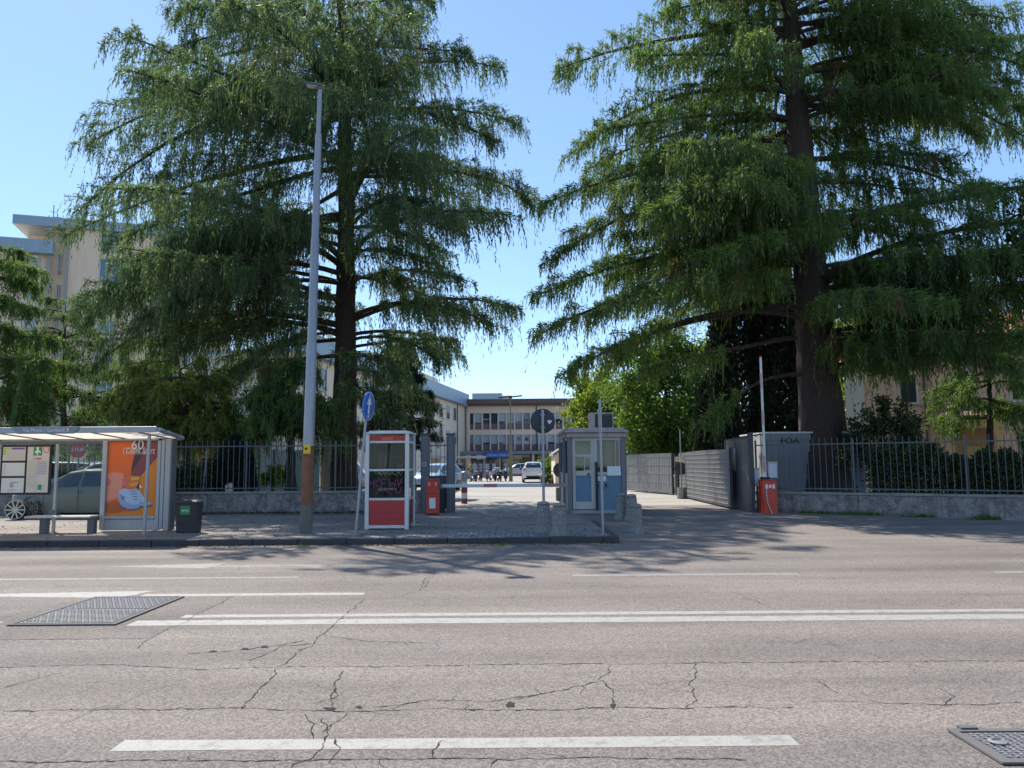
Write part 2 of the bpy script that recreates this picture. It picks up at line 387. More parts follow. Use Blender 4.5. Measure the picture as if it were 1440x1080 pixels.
crack([[(862, 996), (866, 975), (845, 955), (858, 935)], [(980, 932), (975, 965), (985, 985), (965, 996)], [(1135, 986), (1200, 988), (1290, 990), (1330, 992), (1440, 988)],
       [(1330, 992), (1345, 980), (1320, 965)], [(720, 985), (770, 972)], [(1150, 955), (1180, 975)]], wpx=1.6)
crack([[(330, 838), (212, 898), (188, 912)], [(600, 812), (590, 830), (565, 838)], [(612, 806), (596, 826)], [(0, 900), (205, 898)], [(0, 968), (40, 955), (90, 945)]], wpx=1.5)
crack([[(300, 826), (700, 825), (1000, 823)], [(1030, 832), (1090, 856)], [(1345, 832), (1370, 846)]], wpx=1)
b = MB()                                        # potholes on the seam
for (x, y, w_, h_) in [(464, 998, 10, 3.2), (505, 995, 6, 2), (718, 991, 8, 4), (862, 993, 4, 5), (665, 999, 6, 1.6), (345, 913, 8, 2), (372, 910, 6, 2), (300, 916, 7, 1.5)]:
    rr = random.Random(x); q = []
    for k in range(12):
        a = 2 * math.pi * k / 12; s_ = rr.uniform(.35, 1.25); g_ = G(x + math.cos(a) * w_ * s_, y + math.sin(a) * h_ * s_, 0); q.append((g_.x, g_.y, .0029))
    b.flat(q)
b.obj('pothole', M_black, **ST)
# iron covers
m, nt, p = new_mat('cover_iron'); v = coords(nt)
L(nt, mixcol(nt, noise(nt, v, 30, 5), (.20, .19, .20), (.44, .43, .44)), p.inputs['Base Color']); p.inputs['Metallic'].default_value = .35; p.inputs['Roughness'].default_value = .42; M_iron = m
M_irond = mat('cover_dirt', (.125, .115, .112), .9)
def cover(name, label, x0, x1, y0, y1, z, nx_, ny_, split=0):
    t = thing(name, label, 'manhole cover', ((x0 + x1) / 2, (y0 + y1) / 2, z)); w_, h_ = x1 - x0, y1 - y0
    b = MB(); f = .045
    b.b2(-w_ / 2, w_ / 2, -h_ / 2, -h_ / 2 + f, 0, .012).b2(-w_ / 2, w_ / 2, h_ / 2 - f, h_ / 2, 0, .012).b2(-w_ / 2, -w_ / 2 + f, -h_ / 2 + f, h_ / 2 - f, 0, .012).b2(w_ / 2 - f, w_ / 2, -h_ / 2 + f, h_ / 2 - f, 0, .012)
    b.obj('frame', M_irond, t)
    cuts = [-h_ / 2 + f + .006] + ([0.0] if split else []) + [h_ / 2 - f - .006]
    for ya_, yb_ in zip(cuts[:-1], cuts[1:]):
        MB().b2(-w_ / 2 + f + .006, w_ / 2 - f - .006, ya_ + .006, yb_ - .006, 0, .006).obj('lid', M_irond, t)
        b = MB(); nyy = ny_ // (len(cuts) - 1)
        W2 = w_ - 2 * f - .05; H2 = (yb_ - ya_) - .04
        for i in range(nx_):
            for j in range(nyy):
                cx = -w_ / 2 + f + .025 + W2 * (i + .5) / nx_; cy = ya_ + .02 + H2 * (j + .5) / nyy
                b.mat(1 if (split and cy < -h_ / 2 + h_ * .27 and (i * 7 + j * 3) % 9) else 0).box((cx, cy, .009), (W2 / nx_ * .62, H2 / nyy * .55, .008), rz=.45 if (i + j) % 2 else -.45)
        b.obj('tread_grating', [M_iron, M_paint], t)
    return t
g1, g2, g3, g4 = G(132, 841, 0), G(257, 840, 0), G(165, 880, 0), G(10, 881, 0)
cover('manhole_cover', 'worn double iron cover set across the centre lines on the left', (g1.x + g4.x) / 2, (g2.x + g3.x) / 2, g4.y, g1.y, .0055, 26, 22, 1)
g5 = G(1332, 1029, 0); g6 = G(1400, 1077, 0)
t = cover('manhole_cover', 'studded iron cover with a dark frame in the near right corner of the road', g5.x, g5.x + 1.25, g6.y, g5.y, .0055, 26, 12)
MB().lathe([(.045, 0), (.05, .006), (.03, .012), (.028, .0016)], 20, (-.47, .03, .014)).obj('lift_ring', M_iron, t)
MB().box((-.5, (g5.y - g6.y) / 2 + .008, .012), (.10, .05, .022)).obj('hinge', M_irond, t)
# ------------------------------------------------------------------ street furniture
M_alu = mat('grey_aluminium', (.36, .37, .38), .45, .35, var=.08, stain=.35, streak=True)
M_alud = mat('dark_aluminium', (.12, .125, .135), .5, .3, var=.1, stain=.3, streak=True)
M_galv = mat('galvanised_steel', (.33, .34, .36), .5, .5, var=.15, scale=14, stain=.4, streak=True, stain_c=(.20, .15, .12))
M_white = mat('white_enamel', (.66, .65, .62), .45, var=.05, stain=.45, streak=True, stain_c=(.35, .33, .29))
M_red = mat('red_panel', (.46, .035, .035), .5, var=.12, stain=.4, streak=True, stain_c=(.26, .03, .03))
M_orange = mat('orange_enamel', (.60, .055, .028), .45, var=.1, stain=.35, streak=True, stain_c=(.33, .05, .03))
M_blkp = mat('black_plastic', (.022, .023, .027), .5, var=.2, bumps=.15, stain=.2, stain_c=(.06, .06, .06))
M_rust = mat('rusty_steel', (.20, .085, .045), .9, var=.35, scale=12, bumps=.5, stain=.6, stain_c=(.30, .16, .09), sscale=4)
M_conc = mat('plain_concrete', (.34, .33, .31), .9, var=.15, bumps=.4, stain=.5, sscale=2.2)
M_rubber = mat('tyre_rubber', (.02, .02, .021), .85)
M_slate = mat('slate_steel', (.14, .143, .155), .6, .2, var=.1, stain=.4, streak=True, stain_c=(.10, .10, .11))
M_slated = mat('dark_slate_steel', (.06, .063, .07), .6, .2, var=.12, stain=.4, streak=True)
M_paper = mat('white_paper', (.72, .72, .70), .8, var=.04, stain=.1)
M_blue = mat('sign_blue', (.022, .14, .50), .4, var=.06, stain=.15)
M_signback = mat('sign_back', (.045, .048, .055), .6, .2, var=.12, stain=.3)
M_yel = mat('yellow_label', (.75, .50, .02), .5, var=.06)
M_green = mat('green_label', (.03, .22, .07), .5, var=.1)
M_dark = mat('dark_void', (.018, .019, .02), .7)
M_glass = glass_mat('clear_glass', (.95, .98, .97), .35, .97)
M_bglass = glass_mat('booth_glass', (.80, .88, .86), .6, .62)
M_kglass = glass_mat('booth_window_glass', (.80, .90, .92), 1.2, .66)
# terrazzo bollard concrete: pale pebbles in a dark matrix
m, nt, p = new_mat('pebble_concrete'); v = coords(nt)
vo = nt.nodes.new('ShaderNodeTexVoronoi'); vo.inputs['Scale'].default_value = 58; L(nt, v, vo.inputs['Vector'])
ve = nt.nodes.new('ShaderNodeTexVoronoi'); ve.feature = 'DISTANCE_TO_EDGE'; ve.inputs['Scale'].default_value = 58; L(nt, v, ve.inputs['Vector'])
bw = nt.nodes.new('ShaderNodeSeparateColor'); L(nt, vo.outputs['Color'], bw.inputs[0])
st = ramp(nt, bw.outputs[0], .1, .95, (.27, .24, .22), (.52, .48, .44)); ed = ramp(nt, ve.outputs['Distance'], .04, .14)
L(nt, mixcol(nt, ed, (.19, .17, .16), st), p.inputs['Base Color']); p.inputs['Roughness'].default_value = .85; bump(nt, ed, .7, .012, p); M_peb = m

# ---- street lamp
lp = G(430, 750, SZ); ltop = at(450, 125, lp.y)
hh = ltop.z - SZ
t = thing('street_lamp', 'tall grey street lamp with rusty foot and yellow tag beside the left cedar', 'street lamp', lp, group='street lamps')
dx = ltop.x - lp.x
def lx(z): return dx * z / hh
MB().tube([(lx(z), 0, z) for z in (1.9, 2.3, 4.2, 4.22, 6.6, 6.62, hh - 1.1, hh - 1.08, hh)], [.125, .122, .112, .102, .092, .083, .074, .055, .05], 16).obj('pole', M_galv, t, smooth=True)
MB().tube([(0, 0, -.05), (lx(.5), 0, .5), (lx(.52), 0, .52), (lx(1.9), 0, 1.9)], [.135, .133, .13, .127], 16).obj('rusty_sleeve', M_rust, t, smooth=True)
MB().tube([(0, 0, -.04), (lx(.62), 0, .60)], [.142, .138], 16).obj('foot_collar', mat('mossy_concrete', (.14, .14, .12), .95, var=.3, bumps=.5, stain=.5, stain_c=(.06, .09, .04)), t, smooth=True)
MB().box((lx(1.98), -.122, 1.83), (.15, .03, .20)).mat(1).box((lx(1.98) - .02, -.139, 1.84), (.05, .006, .05)).obj('number_tag', [M_yel, M_black], t, bevel=.006)
h = MB(); h.box((dx - .03, 0, hh + .03), (.16, .14, .12)).box((dx - .14, 0, hh + .09), (.40, .22, .06), ry=R(7))
h.obj('lamp_head', M_alud, t, bevel=.02)
MB().box((dx - .17, 0, hh + .052), (.26, .16, .012), ry=R(7)).obj('diffuser', mat('lamp_lens', (.55, .56, .55), .3), t)

# ---- blue one way sign
sp = G(500, 753, SZ)
stop_ = at(515, 585, sp.y - .0); lean = math.atan2(stop_.x - sp.x, stop_.z - SZ)
t = thing('arrow_sign', 'blue round sign with white arrow on a leaning grey pole left of the phone booth', 'road sign', sp, ry=lean)
sh = at(515, 549, sp.y).z - SZ
MB().tube([(0, 0, -.05), (0, 0, sh - .1)], .03, 12).obj('pole', M_galv, t, smooth=True)
face = thing('x', 'x', 'x')
bpy.data.objects.remove(face)
yaw = R(78)
c = (.035, -.03, sh - .33)
b = MB().lathe([(.31, -.012), (.318, -.006), (.318, .006), (.31, .012)], 40, axis='Y')
plate = b.obj('sign_plate', M_blue, t, loc=c, rot=(0, 0, yaw), smooth=True)
b = MB(); ring = [(r * math.cos(a), -.0145, r * math.sin(a)) for a in [2 * math.pi * k / 40 for k in range(40)] for r in (.288, .30)]
b.add(ring, [(2 * k, 2 * k + 1, (2 * k + 3) % 80, (2 * k + 2) % 80) for k in range(40)])
b.prism([(-.035, -.25), (.035, -.25), (.035, .03), (.12, .03), (0, .25), (-.12, .03), (-.035, .03)], -.0165, -.0125)
b.obj('arrow', mat('sign_white', (.75, .76, .78), .45, var=.03, stain=.1), plate)
for zz_ in (-.18, .18): MB().box((0, -.01, zz_), (.09, .05, .03)).obj('clamp', M_galv, t, loc=c)

# ---- phone booth
p0 = G(513, 745, SZ); p1 = G(576, 744, SZ); bw_ = p1.x - p0.x; BH = at(545, 610, p0.y).z - SZ; bd = .98
yb = p0.y
t = thing('phone_booth', 'white framed red phone booth with magenta graffiti on its glass', 'phone booth', ((p0.x + p1.x) / 2, yb + bd / 2, SZ), rz=R(-1.5))
hw = bw_ / 2; hd = bd / 2
b = MB()
for sx in (-1, 1):
    for sy in (-1, 1): b.box((sx * (hw - .045), sy * (hd - .045), BH / 2), (.09, .09, BH))
zr = [.075, .80, 1.44, BH - .27, BH - .05]
def zpx(y): return at(545, y, yb).z - SZ
zlow, zmid, zup, ztop = zpx(702), zpx(661), zpx(621.5), zpx(613)
for z, th in ((.06, .07), (zlow, .055), (zmid, .05), (zup, .05)):
    for sy in (-1, 1): b.b2(-hw + .09, hw - .09, sy * (hd - .045) - .03, sy * (hd - .045) + .03, z - th / 2, z + th / 2)
    for sx in (-1, 1):
        if sx == -1 or z > .1: b.b2(sx * (hw - .045) - .03, sx * (hw - .045) + .03, -hd + .09, hd - .09, z - th / 2, z + th / 2)
b.obj('frame', M_white, t, bevel=.008)
MB().box((0, 0, BH + .02), (bw_ + .05, bd + .05, .045)).box((0, 0, BH + .055), (bw_ - .12, bd - .12, .04)).obj('roof', M_white, t, bevel=.012)
for nm, zz0, zz1 in (('lower_panel', .095, zlow - .028),):
    b = MB()
    b.b2(-hw + .09, hw - .09, -hd + .03, -hd + .055, zz0, zz1)
    for i in (1, 2, 3): b.b2(-hw + .09, hw - .09, -hd + .024, -hd + .03, zz0 + (zz1 - zz0) * i / 4 - .006, zz0 + (zz1 - zz0) * i / 4 + .006)
    b.obj(nm, M_red, t)
    MB().b2(hw - .055, hw - .03, -hd + .09, hd - .09, zz0, zz1).obj(nm, mat('dull_red_panel', (.20, .05, .06), .6, var=.15, stain=.4), t, label='darker red side panel')  # right side panel in a darker, duller red than the others
    MB().b2(-hw + .03, -hw + .055, -hd + .09, hd - .09, zz0, zz1).obj(nm, M_red, t)
    MB().b2(-hw + .09, hw - .09, hd - .055, hd - .03, zz0, zz1).obj(nm, M_red, t)
b = MB().b2(-hw + .09, hw - .09, -hd + .03, -hd + .05, zup + .026, BH - .05).mat(1)
b.b2(-hw + .38, hw - .38, -hd + .026, -hd + .03, zup + .045, BH - .07)
for k in range(2): b.box((hw - .28 + k * .08, -hd + .027, zup + .105), (.012, .004, .14), ry=R(50))
b.obj('header_panel', [M_red, mat('faded_orange_lettering', (.60, .14, .05), .6)], t)
MB().b2(hw - .05, hw - .03, -hd + .09, hd - .09, zup + .026, BH - .05).obj('header_panel', mat('graffitied_grey', (.25, .22, .27), .7, var=.5, scale=14), t, label='scribbled side header')
for z0_, z1_ in ((zlow + .028, zmid - .025), (zmid + .025, zup - .025)):
    MB().b2(-hw + .09, hw - .09, -hd + .042, -hd + .048, z0_, z1_).obj('window', M_bglass, t)
    MB().b2(-hw + .09, hw - .09, hd - .048, hd - .042, z0_, z1_).obj('window', M_bglass, t)
    MB().b2(-hw + .042, -hw + .048, -hd + .09, hd - .09, z0_, z1_).obj('window', M_bglass, t)
    MB().b2(hw - .048, hw - .042, -hd + .09, hd - .09, z0_, z1_).obj('window', M_bglass, t)
# the telephone inside
ph = MB().b2(.02, hw - .10, -.02, hd - .06, 1.02, 1.98).mat(1).b2(.10, .36, -.08, -.02, 1.10, 1.55).mat(2).b2(.16, .30, -.09, -.08, 1.38, 1.5).mat(1).tube([(.06, -.09, 1.5), (.05, -.13, 1.42), (.06, -.09, 1.2)], .03, 8)
ph.obj('telephone_panel', [mat('dark_blue_panel', (.02, .03, .05), .5), M_alud, M_alu], t, bevel=.006)
text('lettering', 'TELECOM', .07, M_paper, t, (.17, -.034, 1.66), width=.22)
# graffiti: spray strokes on the lower pane
Mmag = mat('magenta_spray', (.30, .05, .20), .6, var=.2); Mylw = mat('yellow_marker', (.42, .36, .14), .6, var=.3)
def strokes(name, paths, r, m, par, y):
    b = MB()
    for pth in paths:
        P = [Vector((x, y, z)) for x, z in pth]; Q = []
        for i in range(len(P) - 1):
            for k in range(4): Q.append(P[i].lerp(P[i + 1], k / 4))
        Q.append(P[-1])
        b.tube(Q, r, 5)
    return b.obj(name, m, par)
zg = (zlow + zmid) / 2 + .02
gs = [[(-.40, zg + .05), (-.33, zg + .02), (-.40, zg - .03)], [(-.30, zg + .10), (-.31, zg - .10)], [(-.16, zg + .12), (-.30, zg), (-.14, zg - .10)], [(-.02, zg + .10), (-.12, zg + .10), (-.13, zg - .1), (0, zg - .1)], [(-.12, zg), (-.03, zg + .01)],
      [(.05, zg + .12), (.06, zg - .08), (.12, zg + .03), (.18, zg - .08), (.2, zg + .1)], [(.24, zg + .13), (.27, zg - .1), (.34, zg + .13)], [(.24, zg), (.36, zg + .02)],
      [(-.26, zg - .25), (-.2, zg - .17), (-.08, zg - .15), (.05, zg - .2), (.1, zg - .26)], [(.2, zg - .12), (.22, zg - .22), (.3, zg - .2), (.34, zg - .08)]]
strokes('graffiti', gs, .009, Mmag, t, -hd + .036)
rr = random.Random(5); gy = []
for k in range(16):
    x = -.28 + k * .04; z = zmid - .10 + rr.uniform(-.03, .03)
    gy.append([(x, z), (x + rr.uniform(-.03, .03), z + rr.uniform(.03, .08)), (x + .035, z + rr.uniform(-.05, .05))])
strokes('graffiti', gy, .004, Mylw, t, -hd + .036)
MB().tube([(hw + .01, -.2, .15), (hw + .02, -.2, .85), (hw + .08, -.16, 1.0)], .008, 5).obj('cable', M_dark, t)

# ---- litter bin
q = G(265, 749, SZ)
t = thing('litter_bin', 'black plastic street litter bin with a small green label by the shelter', 'litter bin', q)
wB = (G(281, 749, SZ).x - G(248, 749, SZ).x) / 2; hB = at(265, 705, q.y).z - SZ
sec = lambda w_, d_: [(x * w_, y * d_) for x, y in ((-1, -.72), (-.9, -.92), (-.7, -1), (.7, -1), (.9, -.92), (1, -.72), (1, .72), (.9, .92), (.7, 1), (-.7, 1), (-.9, .92), (-1, .72))]
vs_ = []; fs_ = []; lv = [(.0, .88), (.06, .91), (.1, .90), (.75, .99), (.78, 1.02), (.80, 1.0), (hB - .02, 1.0)]
lv = [(z * (hB / .86) if z < .81 else z, s_) for z, s_ in lv]
for z, s_ in lv: vs_ += [(x, y, z) for x, y in sec(wB * s_ * .96, .17 * s_)]
for i in range(len(lv) - 1): fs_ += [(i * 12 + k, i * 12 + (k + 1) % 12, (i + 1) * 12 + (k + 1) % 12, (i + 1) * 12 + k) for k in range(12)]
fs_.append(tuple(range(12)))
MB().add(vs_, fs_).obj('body', M_blkp, t, bevel=.004)
vs_ = [(x, y, z) for z, s_ in ((hB - .05, .96), (hB - .04, 1.03), (hB, 1.0), (hB + .03, .8)) for x, y in sec(wB * s_ * .96, .17 * s_)]
fs_ = [(i * 12 + k, i * 12 + (k + 1) % 12, (i + 1) * 12 + (k + 1) % 12, (i + 1) * 12 + k) for i in range(3) for k in range(12)] + [tuple(36 + k for k in range(12))]
MB().add(vs_, fs_).obj('lid', M_blkp, t, bevel=.004)
MB().box((-.02, -.17, hB * .73), (.22, .012, .19)).obj('label_plate', M_green, t)
text('lettering', 'AMIA', .075, M_paper, t, (-.02, -.18, hB * .71), width=.17)
MB().box((.03, -.1, hB + .035), (.07, .05, .03)).obj('ashtray', M_alud, t)

# ---- bollards of exposed aggregate
proto = None
for i, (px, py, lab) in enumerate([(787, 753, 'pebble-faced concrete bollard in front, paired before the round sign pole'), (765, 749, 'pebble-faced concrete bollard tucked behind the front one of the pair at the sign pole'),
                              (895, 750, 'pebble-faced concrete bollard standing alone at the right end of the kerb'), (874, 729, 'pebble-faced concrete bollard by the right corner of the guard booth'),
                              (889, 731, 'pebble-faced concrete bollard mostly hidden behind the one at the kerb end')]):
    q = G(px, py, SZ if px < 800 else .06)
    if px >= 800: q.z = max(0, (q.y - KY - .55) / (21.5 - KY - .55) * SZ); q = G(px, py, q.z)
    if proto is None:
        proto = thing('concrete_bollard', lab, 'bollard', q, group='pebble concrete bollards round the entrance')
        MB().lathe([(.205, -.03), (.205, .03), (.19, .07), (.165, .11), (.155, .2), (.142, .50), (.14, .56), (.128, .585), (.125, .59)], 28).obj('post', M_peb, proto, smooth=True)
        MB().lathe([(.12, .59), (.135, .60), (.135, .625), (.11, .655), (.05, .67)], 28).obj('cap', M_peb, proto, smooth=True)
        MB().lathe([(.128, .583), (.128, .598)], 24).obj('groove', M_black, proto)
    else:
        c = copy_thing(proto, q, i * 1.3, lab); c.rotation_euler.x = rk.uniform(-.03, .03)

# ---- round sign seen from behind
q = G(765, 742, SZ)
t = thing('round_sign', 'dark back of a round road sign on a grey pole behind the bollard pair', 'road sign', q, group='round signs seen from behind')
zc = at(765, 592, q.y).z - SZ; rd = 17.5 / 1080 * q.y
MB().tube([(0, 0, -.03), (0, 0, zc + rd * .9)], .032, 12).obj('pole', M_galv, t, smooth=True)
pl = MB().lathe([(rd * .97, -.01), (rd, -.004), (rd, .006), (rd * .98, .012)], 40, (0, .05, zc), 'Y').obj('sign_plate', M_signback, t, smooth=True)
MB().prism([(x * .055 + rd * .55, z * .055 + zc - .02) for x, z in ((0, -1), (.8, -.1), (.95, .5), (.5, .85), (0, .45), (-.5, .85), (-.95, .5), (-.8, -.1))], .034, .039).obj('sticker', M_paper, pl)
for zz_ in (-.15, .15): MB().box((0, .03, zc + zz_), (.11, .05, .03)).obj('clamp', M_galv, t)

# ---- thin pole in front of the guard booth
q = G(848, 752, SZ); zt = at(845, 562, q.y).z - SZ
t = thing('sign_post', 'thin grey post with an edge-on plate in front of the guard booth', 'post', q, ry=R(-.3))
MB().tube([(0, 0, -.03), (0, 0, zt)], .030, 12).obj('pole', M_galv, t, smooth=True)
MB().lathe([(.031, zt), (.031, zt + .01), (.01, zt + .02)], 12).obj('cap', M_alud, t)
MB().box((0, .05, zt - .45), (.02, .5, .5)).obj('edge_on_plate', M_alu, t, bevel=.004)

# ---- guard booth
gb0 = G(803, 722, SZ); gb1 = G(879, 722, SZ); yG = gb0.y
gw = gb1.x - gb0.x; gh = at(840, 604, yG).z - SZ
t = thing('guard_booth', 'weathered eight-sided guard booth with blue panels in the middle of the entrance', 'guard booth', ((gb0.x + gb1.x) / 2, yG, SZ))
M_boothm = mat('weathered_booth_metal', (.38, .33, .30), .6, .15, var=.15, stain=.6, streak=True, stain_c=(.16, .10, .08), sscale=2)
M_boothd = mat('booth_post', (.17, .165, .18), .6, .15, var=.15, stain=.5, streak=True, stain_c=(.22, .12, .08), sscale=2.5)
M_cream = mat('cream_frame', (.48, .455, .40), .55, var=.08, stain=.5, streak=True, stain_c=(.28, .22, .16))
M_bluep = mat('faded_blue_panel', (.105, .20, .285), .6, var=.12, stain=.45, streak=True, stain_c=(.17, .20, .22))
hwG = gw / 2; dpG = 3.0; ch = .42
plan = [(-hwG, 0), (hwG, 0), (hwG + ch, ch), (hwG + ch, dpG - ch), (hwG, dpG), (-hwG, dpG), (-hwG - ch, dpG - ch), (-hwG - ch, ch)]
plan = [(-hwG - .02, 0), (hwG, 0), (hwG + .10, .5), (hwG + .10, dpG - .4), (hwG - .25, dpG), (-hwG + .1, dpG), (-hwG - .12, dpG - .4), (-hwG - .12, .5)]
b = MB()
for x, y in plan: MB().box((x, y, (gh - .22) / 2), (.13, .13, gh - .22)).obj('corner_post', M_boothd, t, bevel=.012)
def inset(pl, s_): 
    cx = sum(x for x, y in pl) / len(pl); cy = sum(y for x, y in pl) / len(pl)
    return [(cx + (x - cx) * s_, cy + (y - cy) * s_) for x, y in pl]
MB().zprism(inset(plan, 1.10), gh - .24, gh - .10).zprism(inset(plan, 1.16), gh - .10, gh - .03).zprism(inset(plan, 1.05), gh - .03, gh + .05).obj('roof', M_boothm, t, bevel=.02)
MB().zprism(inset(plan, 1.02), 0, .10).obj('plinth', M_conc, t)
zr1 = at(840, 668, yG).z - SZ; zr2 = at(840, 641, yG).z - SZ
def wall_side(a, c, lowm, name='side_panel'):
    ax, ay = a; cx_, cy_ = c; ln = math.hypot(cx_ - ax, cy_ - ay) - .13; ang = math.atan2(cy_ - ay, cx_ - ax); mx_, my_ = (ax + cx_) / 2, (ay + cy_) / 2
    MB().box((0, 0, (zr1 + .10) / 2), (ln, .04, zr1 - .10)).obj(name, lowm, t, loc=(mx_, my_, 0), rot=(0, 0, ang))
    b = MB().box((0, 0, zr1 + .03), (ln, .07, .06)).box((0, 0, gh - .28), (ln, .07, .08))
    b.obj('window_frame', M_cream, t, loc=(mx_, my_, 0), rot=(0, 0, ang), bevel=.006)
    MB().box((0, 0, (zr1 + gh - .26) / 2), (ln, .008, gh - .38 - zr1)).obj('window', M_kglass, t, loc=(mx_, my_, 0), rot=(0, 0, ang))
for i in range(1, 8): wall_side(plan[i], plan[(i + 1) % 8], M_bluep if i < 4 else M_cream)
# front: door on the left, window and blue panel on the right
xd0, xd1 = -hwG + .06, at(835, 650, yG).x - (gb0.x + gb1.x) / 2
xr0, xr1 = xd1 + .09, hwG - .065
b = MB().b2(xd0, xd0 + .09, -.05, .03, .12, gh - .24).b2(xd1 - .09, xd1, -.05, .03, .12, gh - .24).b2(xd0 + .09, xd1 - .09, -.05, .03, .12, .34).b2(xd0 + .09, xd1 - .09, -.05, .03, zr1 - .02, zr1 + .13)
b.b2(xd0 + .09, xd1 - .09, -.05, .03, zr2 - .03, zr2 + .05).b2(xd0 + .09, xd1 - .09, -.05, .03, gh - .34, gh - .24)
door = b.obj('door', M_cream, t, bevel=.008)
MB().b2(xd0 + .09, xd1 - .09, -.02, .02, .34, zr1 - .02).obj('door_panel', M_bluep, door)
MB().b2(xd0 + .09, xd1 - .09, -.012, -.004, zr1 + .13, gh - .34).obj('door_glass', M_kglass, door)
wx = (xd0 + xd1) / 2
b = MB().b2(wx + .02, wx + .045, -.055, -.015, zr1 + .13, zr2 - .03).b2(xd1 - .13, xd1 - .1, -.055, -.015, zr1 + .13, zr2 - .03).b2(wx + .045, xd1 - .13, -.055, -.015, zr1 + .13, zr1 + .16).b2(wx + .045, xd1 - .13, -.055, -.015, zr2 - .06, zr2 - .03)
b.obj('hatch_frame', M_cream, door)
MB().lathe([(.03, -.1), (.035, -.08), (.02, -.05)], 12, (xd1 - .17, 0, zr1 + .03), 'Y').obj('handle', M_dark, door)
MB().b2(xd1, xr0, -.06, .03, .10, gh - .24).obj('jamb', M_cream, t, bevel=.006)
MB().b2(xr0, xr1, -.02, .02, .10, zr1).obj('front_panel', M_bluep, t)
MB().b2(xr0, xr1, -.05, .03, zr1, zr1 + .09).b2(xr0, xr1, -.05, .03, gh - .32, gh - .24).b2(xr1 - .17, xr1 - .145, -.03, .0, zr1 + .09, gh - .32).b2(xr1 - .06, xr1 - .03, -.03, .0, zr1 + .09, gh - .32).obj('window_frame', M_cream, t, bevel=.006)
MB().b2(xr0, xr1, -.012, -.004, zr1 + .09, gh - .32).obj('window', M_kglass, t)
MB().b2(xr0 + .02, xr0 + .26, -.032, -.025, .95, zr1 - .03).b2(xr0 + .30, xr1 - .02, -.062, -.052, zr1 - .02, zr1 + .26).obj('paper_notice', M_paper, t)
MB().b2(xr0 + .04, xr0 + .30, -.10, -.025, .78, .90).mat(1).b2(xr0 + .22, xr0 + .28, -.12, -.1, .80, .88).obj('letter_box', [M_bluep, M_dark], t)
MB().box((-.02, -.10, .8), (.07, .05, 1.42)).obj('post_bar', M_dark, t)
# things inside: desk, chair back, papers
MB().b2(-hwG + .1, hwG - .1, 1.2, 1.8, .75, .80).b2(-.5, -.1, .5, .62, .6, 1.25).mat(1).b2(.2, .6, 1.25, 1.45, .8, 1.25).obj('desk', [M_dark, M_alu], t)
MB().b2(-hwG, hwG, dpG - .12, dpG - .08, .1, 1.3).obj('rear_panel', M_cream, t)
t2 = thing('air_conditioner', 'boxy rooftop cooling unit with dark louvre on the guard booth', 'air conditioner', ((gb0.x + gb1.x) / 2 + .28, yG + .9, SZ + gh + .05))
ax0, ax1 = -.37, .37
MB().b2(ax0, ax1, 0, .5, 0, .52).obj('case', M_boothm, t2, bevel=.02)
b = MB().b2(ax0 + .16, ax1 - .04, -.012, -.002, .05, .47)
b.obj('intake', M_dark, t2)
b = MB()
for k in range(6): b.b2(ax0 + .16, ax1 - .04, -.02, -.013, .09 + k * .065, .10 + k * .065)
b.obj('grille', M_boothd, t2)

# ---- the orange barriers
def barrier(name, label, q, hC, wC, arm, group):
    t = thing(name, label, 'barrier', q, group=group)
    d = wC * 1.15
    MB().b2(-wC / 2, wC / 2, -d / 2, d / 2, .04, hC).obj('cabinet', M_orange, t, bevel=.02)
    MB().b2(-wC / 2 + .01, wC / 2 - .01, -d / 2 + .01, d / 2 - .01, -.03, .04).obj('foot', M_dark, t)
    MB().b2(-wC / 2 - .008, wC / 2 + .008, -d / 2 - .008, d / 2 + .008, hC, hC + .035).obj('lid', M_orange, t, bevel=.012)
    return t
q = G(609, 724, SZ); wC = 16.5 / 1080 * q.y; hC = at(609, 675, q.y).z - SZ
t = barrier('parking_barrier', 'orange barrier cabinet with its arm lowered across the entrance', q, hC, wC, 0, 'entrance barriers')
d = wC * 1.15
MB().b2(-wC * .26, wC * .26, -d / 2 - .012, -d / 2 - .004, .2, .50).obj('paper_notice', M_paper, t)
MB().box((0, -d / 2 - .004, .62), (wC * .98, .008, .012)).obj('seam', M_dark, t)
text('lettering', 'II', .14, M_paper, t, (-wC * .26, -d / 2 - .004, hC - .12)); text('lettering', 'II', .14, M_paper, t, (wC * .28, -d / 2 - .004, hC - .12))
za = at(690, 683, q.y).z - SZ; La = at(797, 683, q.y).x - q.x
arm = MB().b2(wC / 2 - .1, La, .10, .16, za - .05, za + .05).obj('arm', mat('arm_white', (.62, .62, .60), .45, var=.05, stain=.3, streak=False), t, bevel=.012)
b = MB()
for k, (xa, xb) in enumerate(((680, 699), (765, 797))):
    MB().b2(at(xa, 683, q.y).x - q.x, min(La, at(xb, 683, q.y).x - q.x), .097, .163, za - .053, za + .053).obj('red_band', mat('faded_red_band', (.40, .20, .19), .5, var=.1), arm)
MB().box((wC / 2 + .02, .03, za), (.10, .16, .16)).obj('arm_bracket', M_alud, t, bevel=.01)
q = G(1081, 724.5, .05); wC = 19 / 1080 * q.y; hC = at(1081, 676, q.y).z - q.z; d = wC * 1.15
t = barrier('parking_barrier', 'orange barrier cabinet with its arm raised upright by the grey gate leaf', q, hC, wC, 0, 'entrance barriers')
za = at(1078, 503, q.y).z - q.z
arm = MB().b2(-.105, -.045, -.10, -.04, hC - .1, za).obj('arm', MATS['arm_white'], t, bevel=.01)
b = MB()
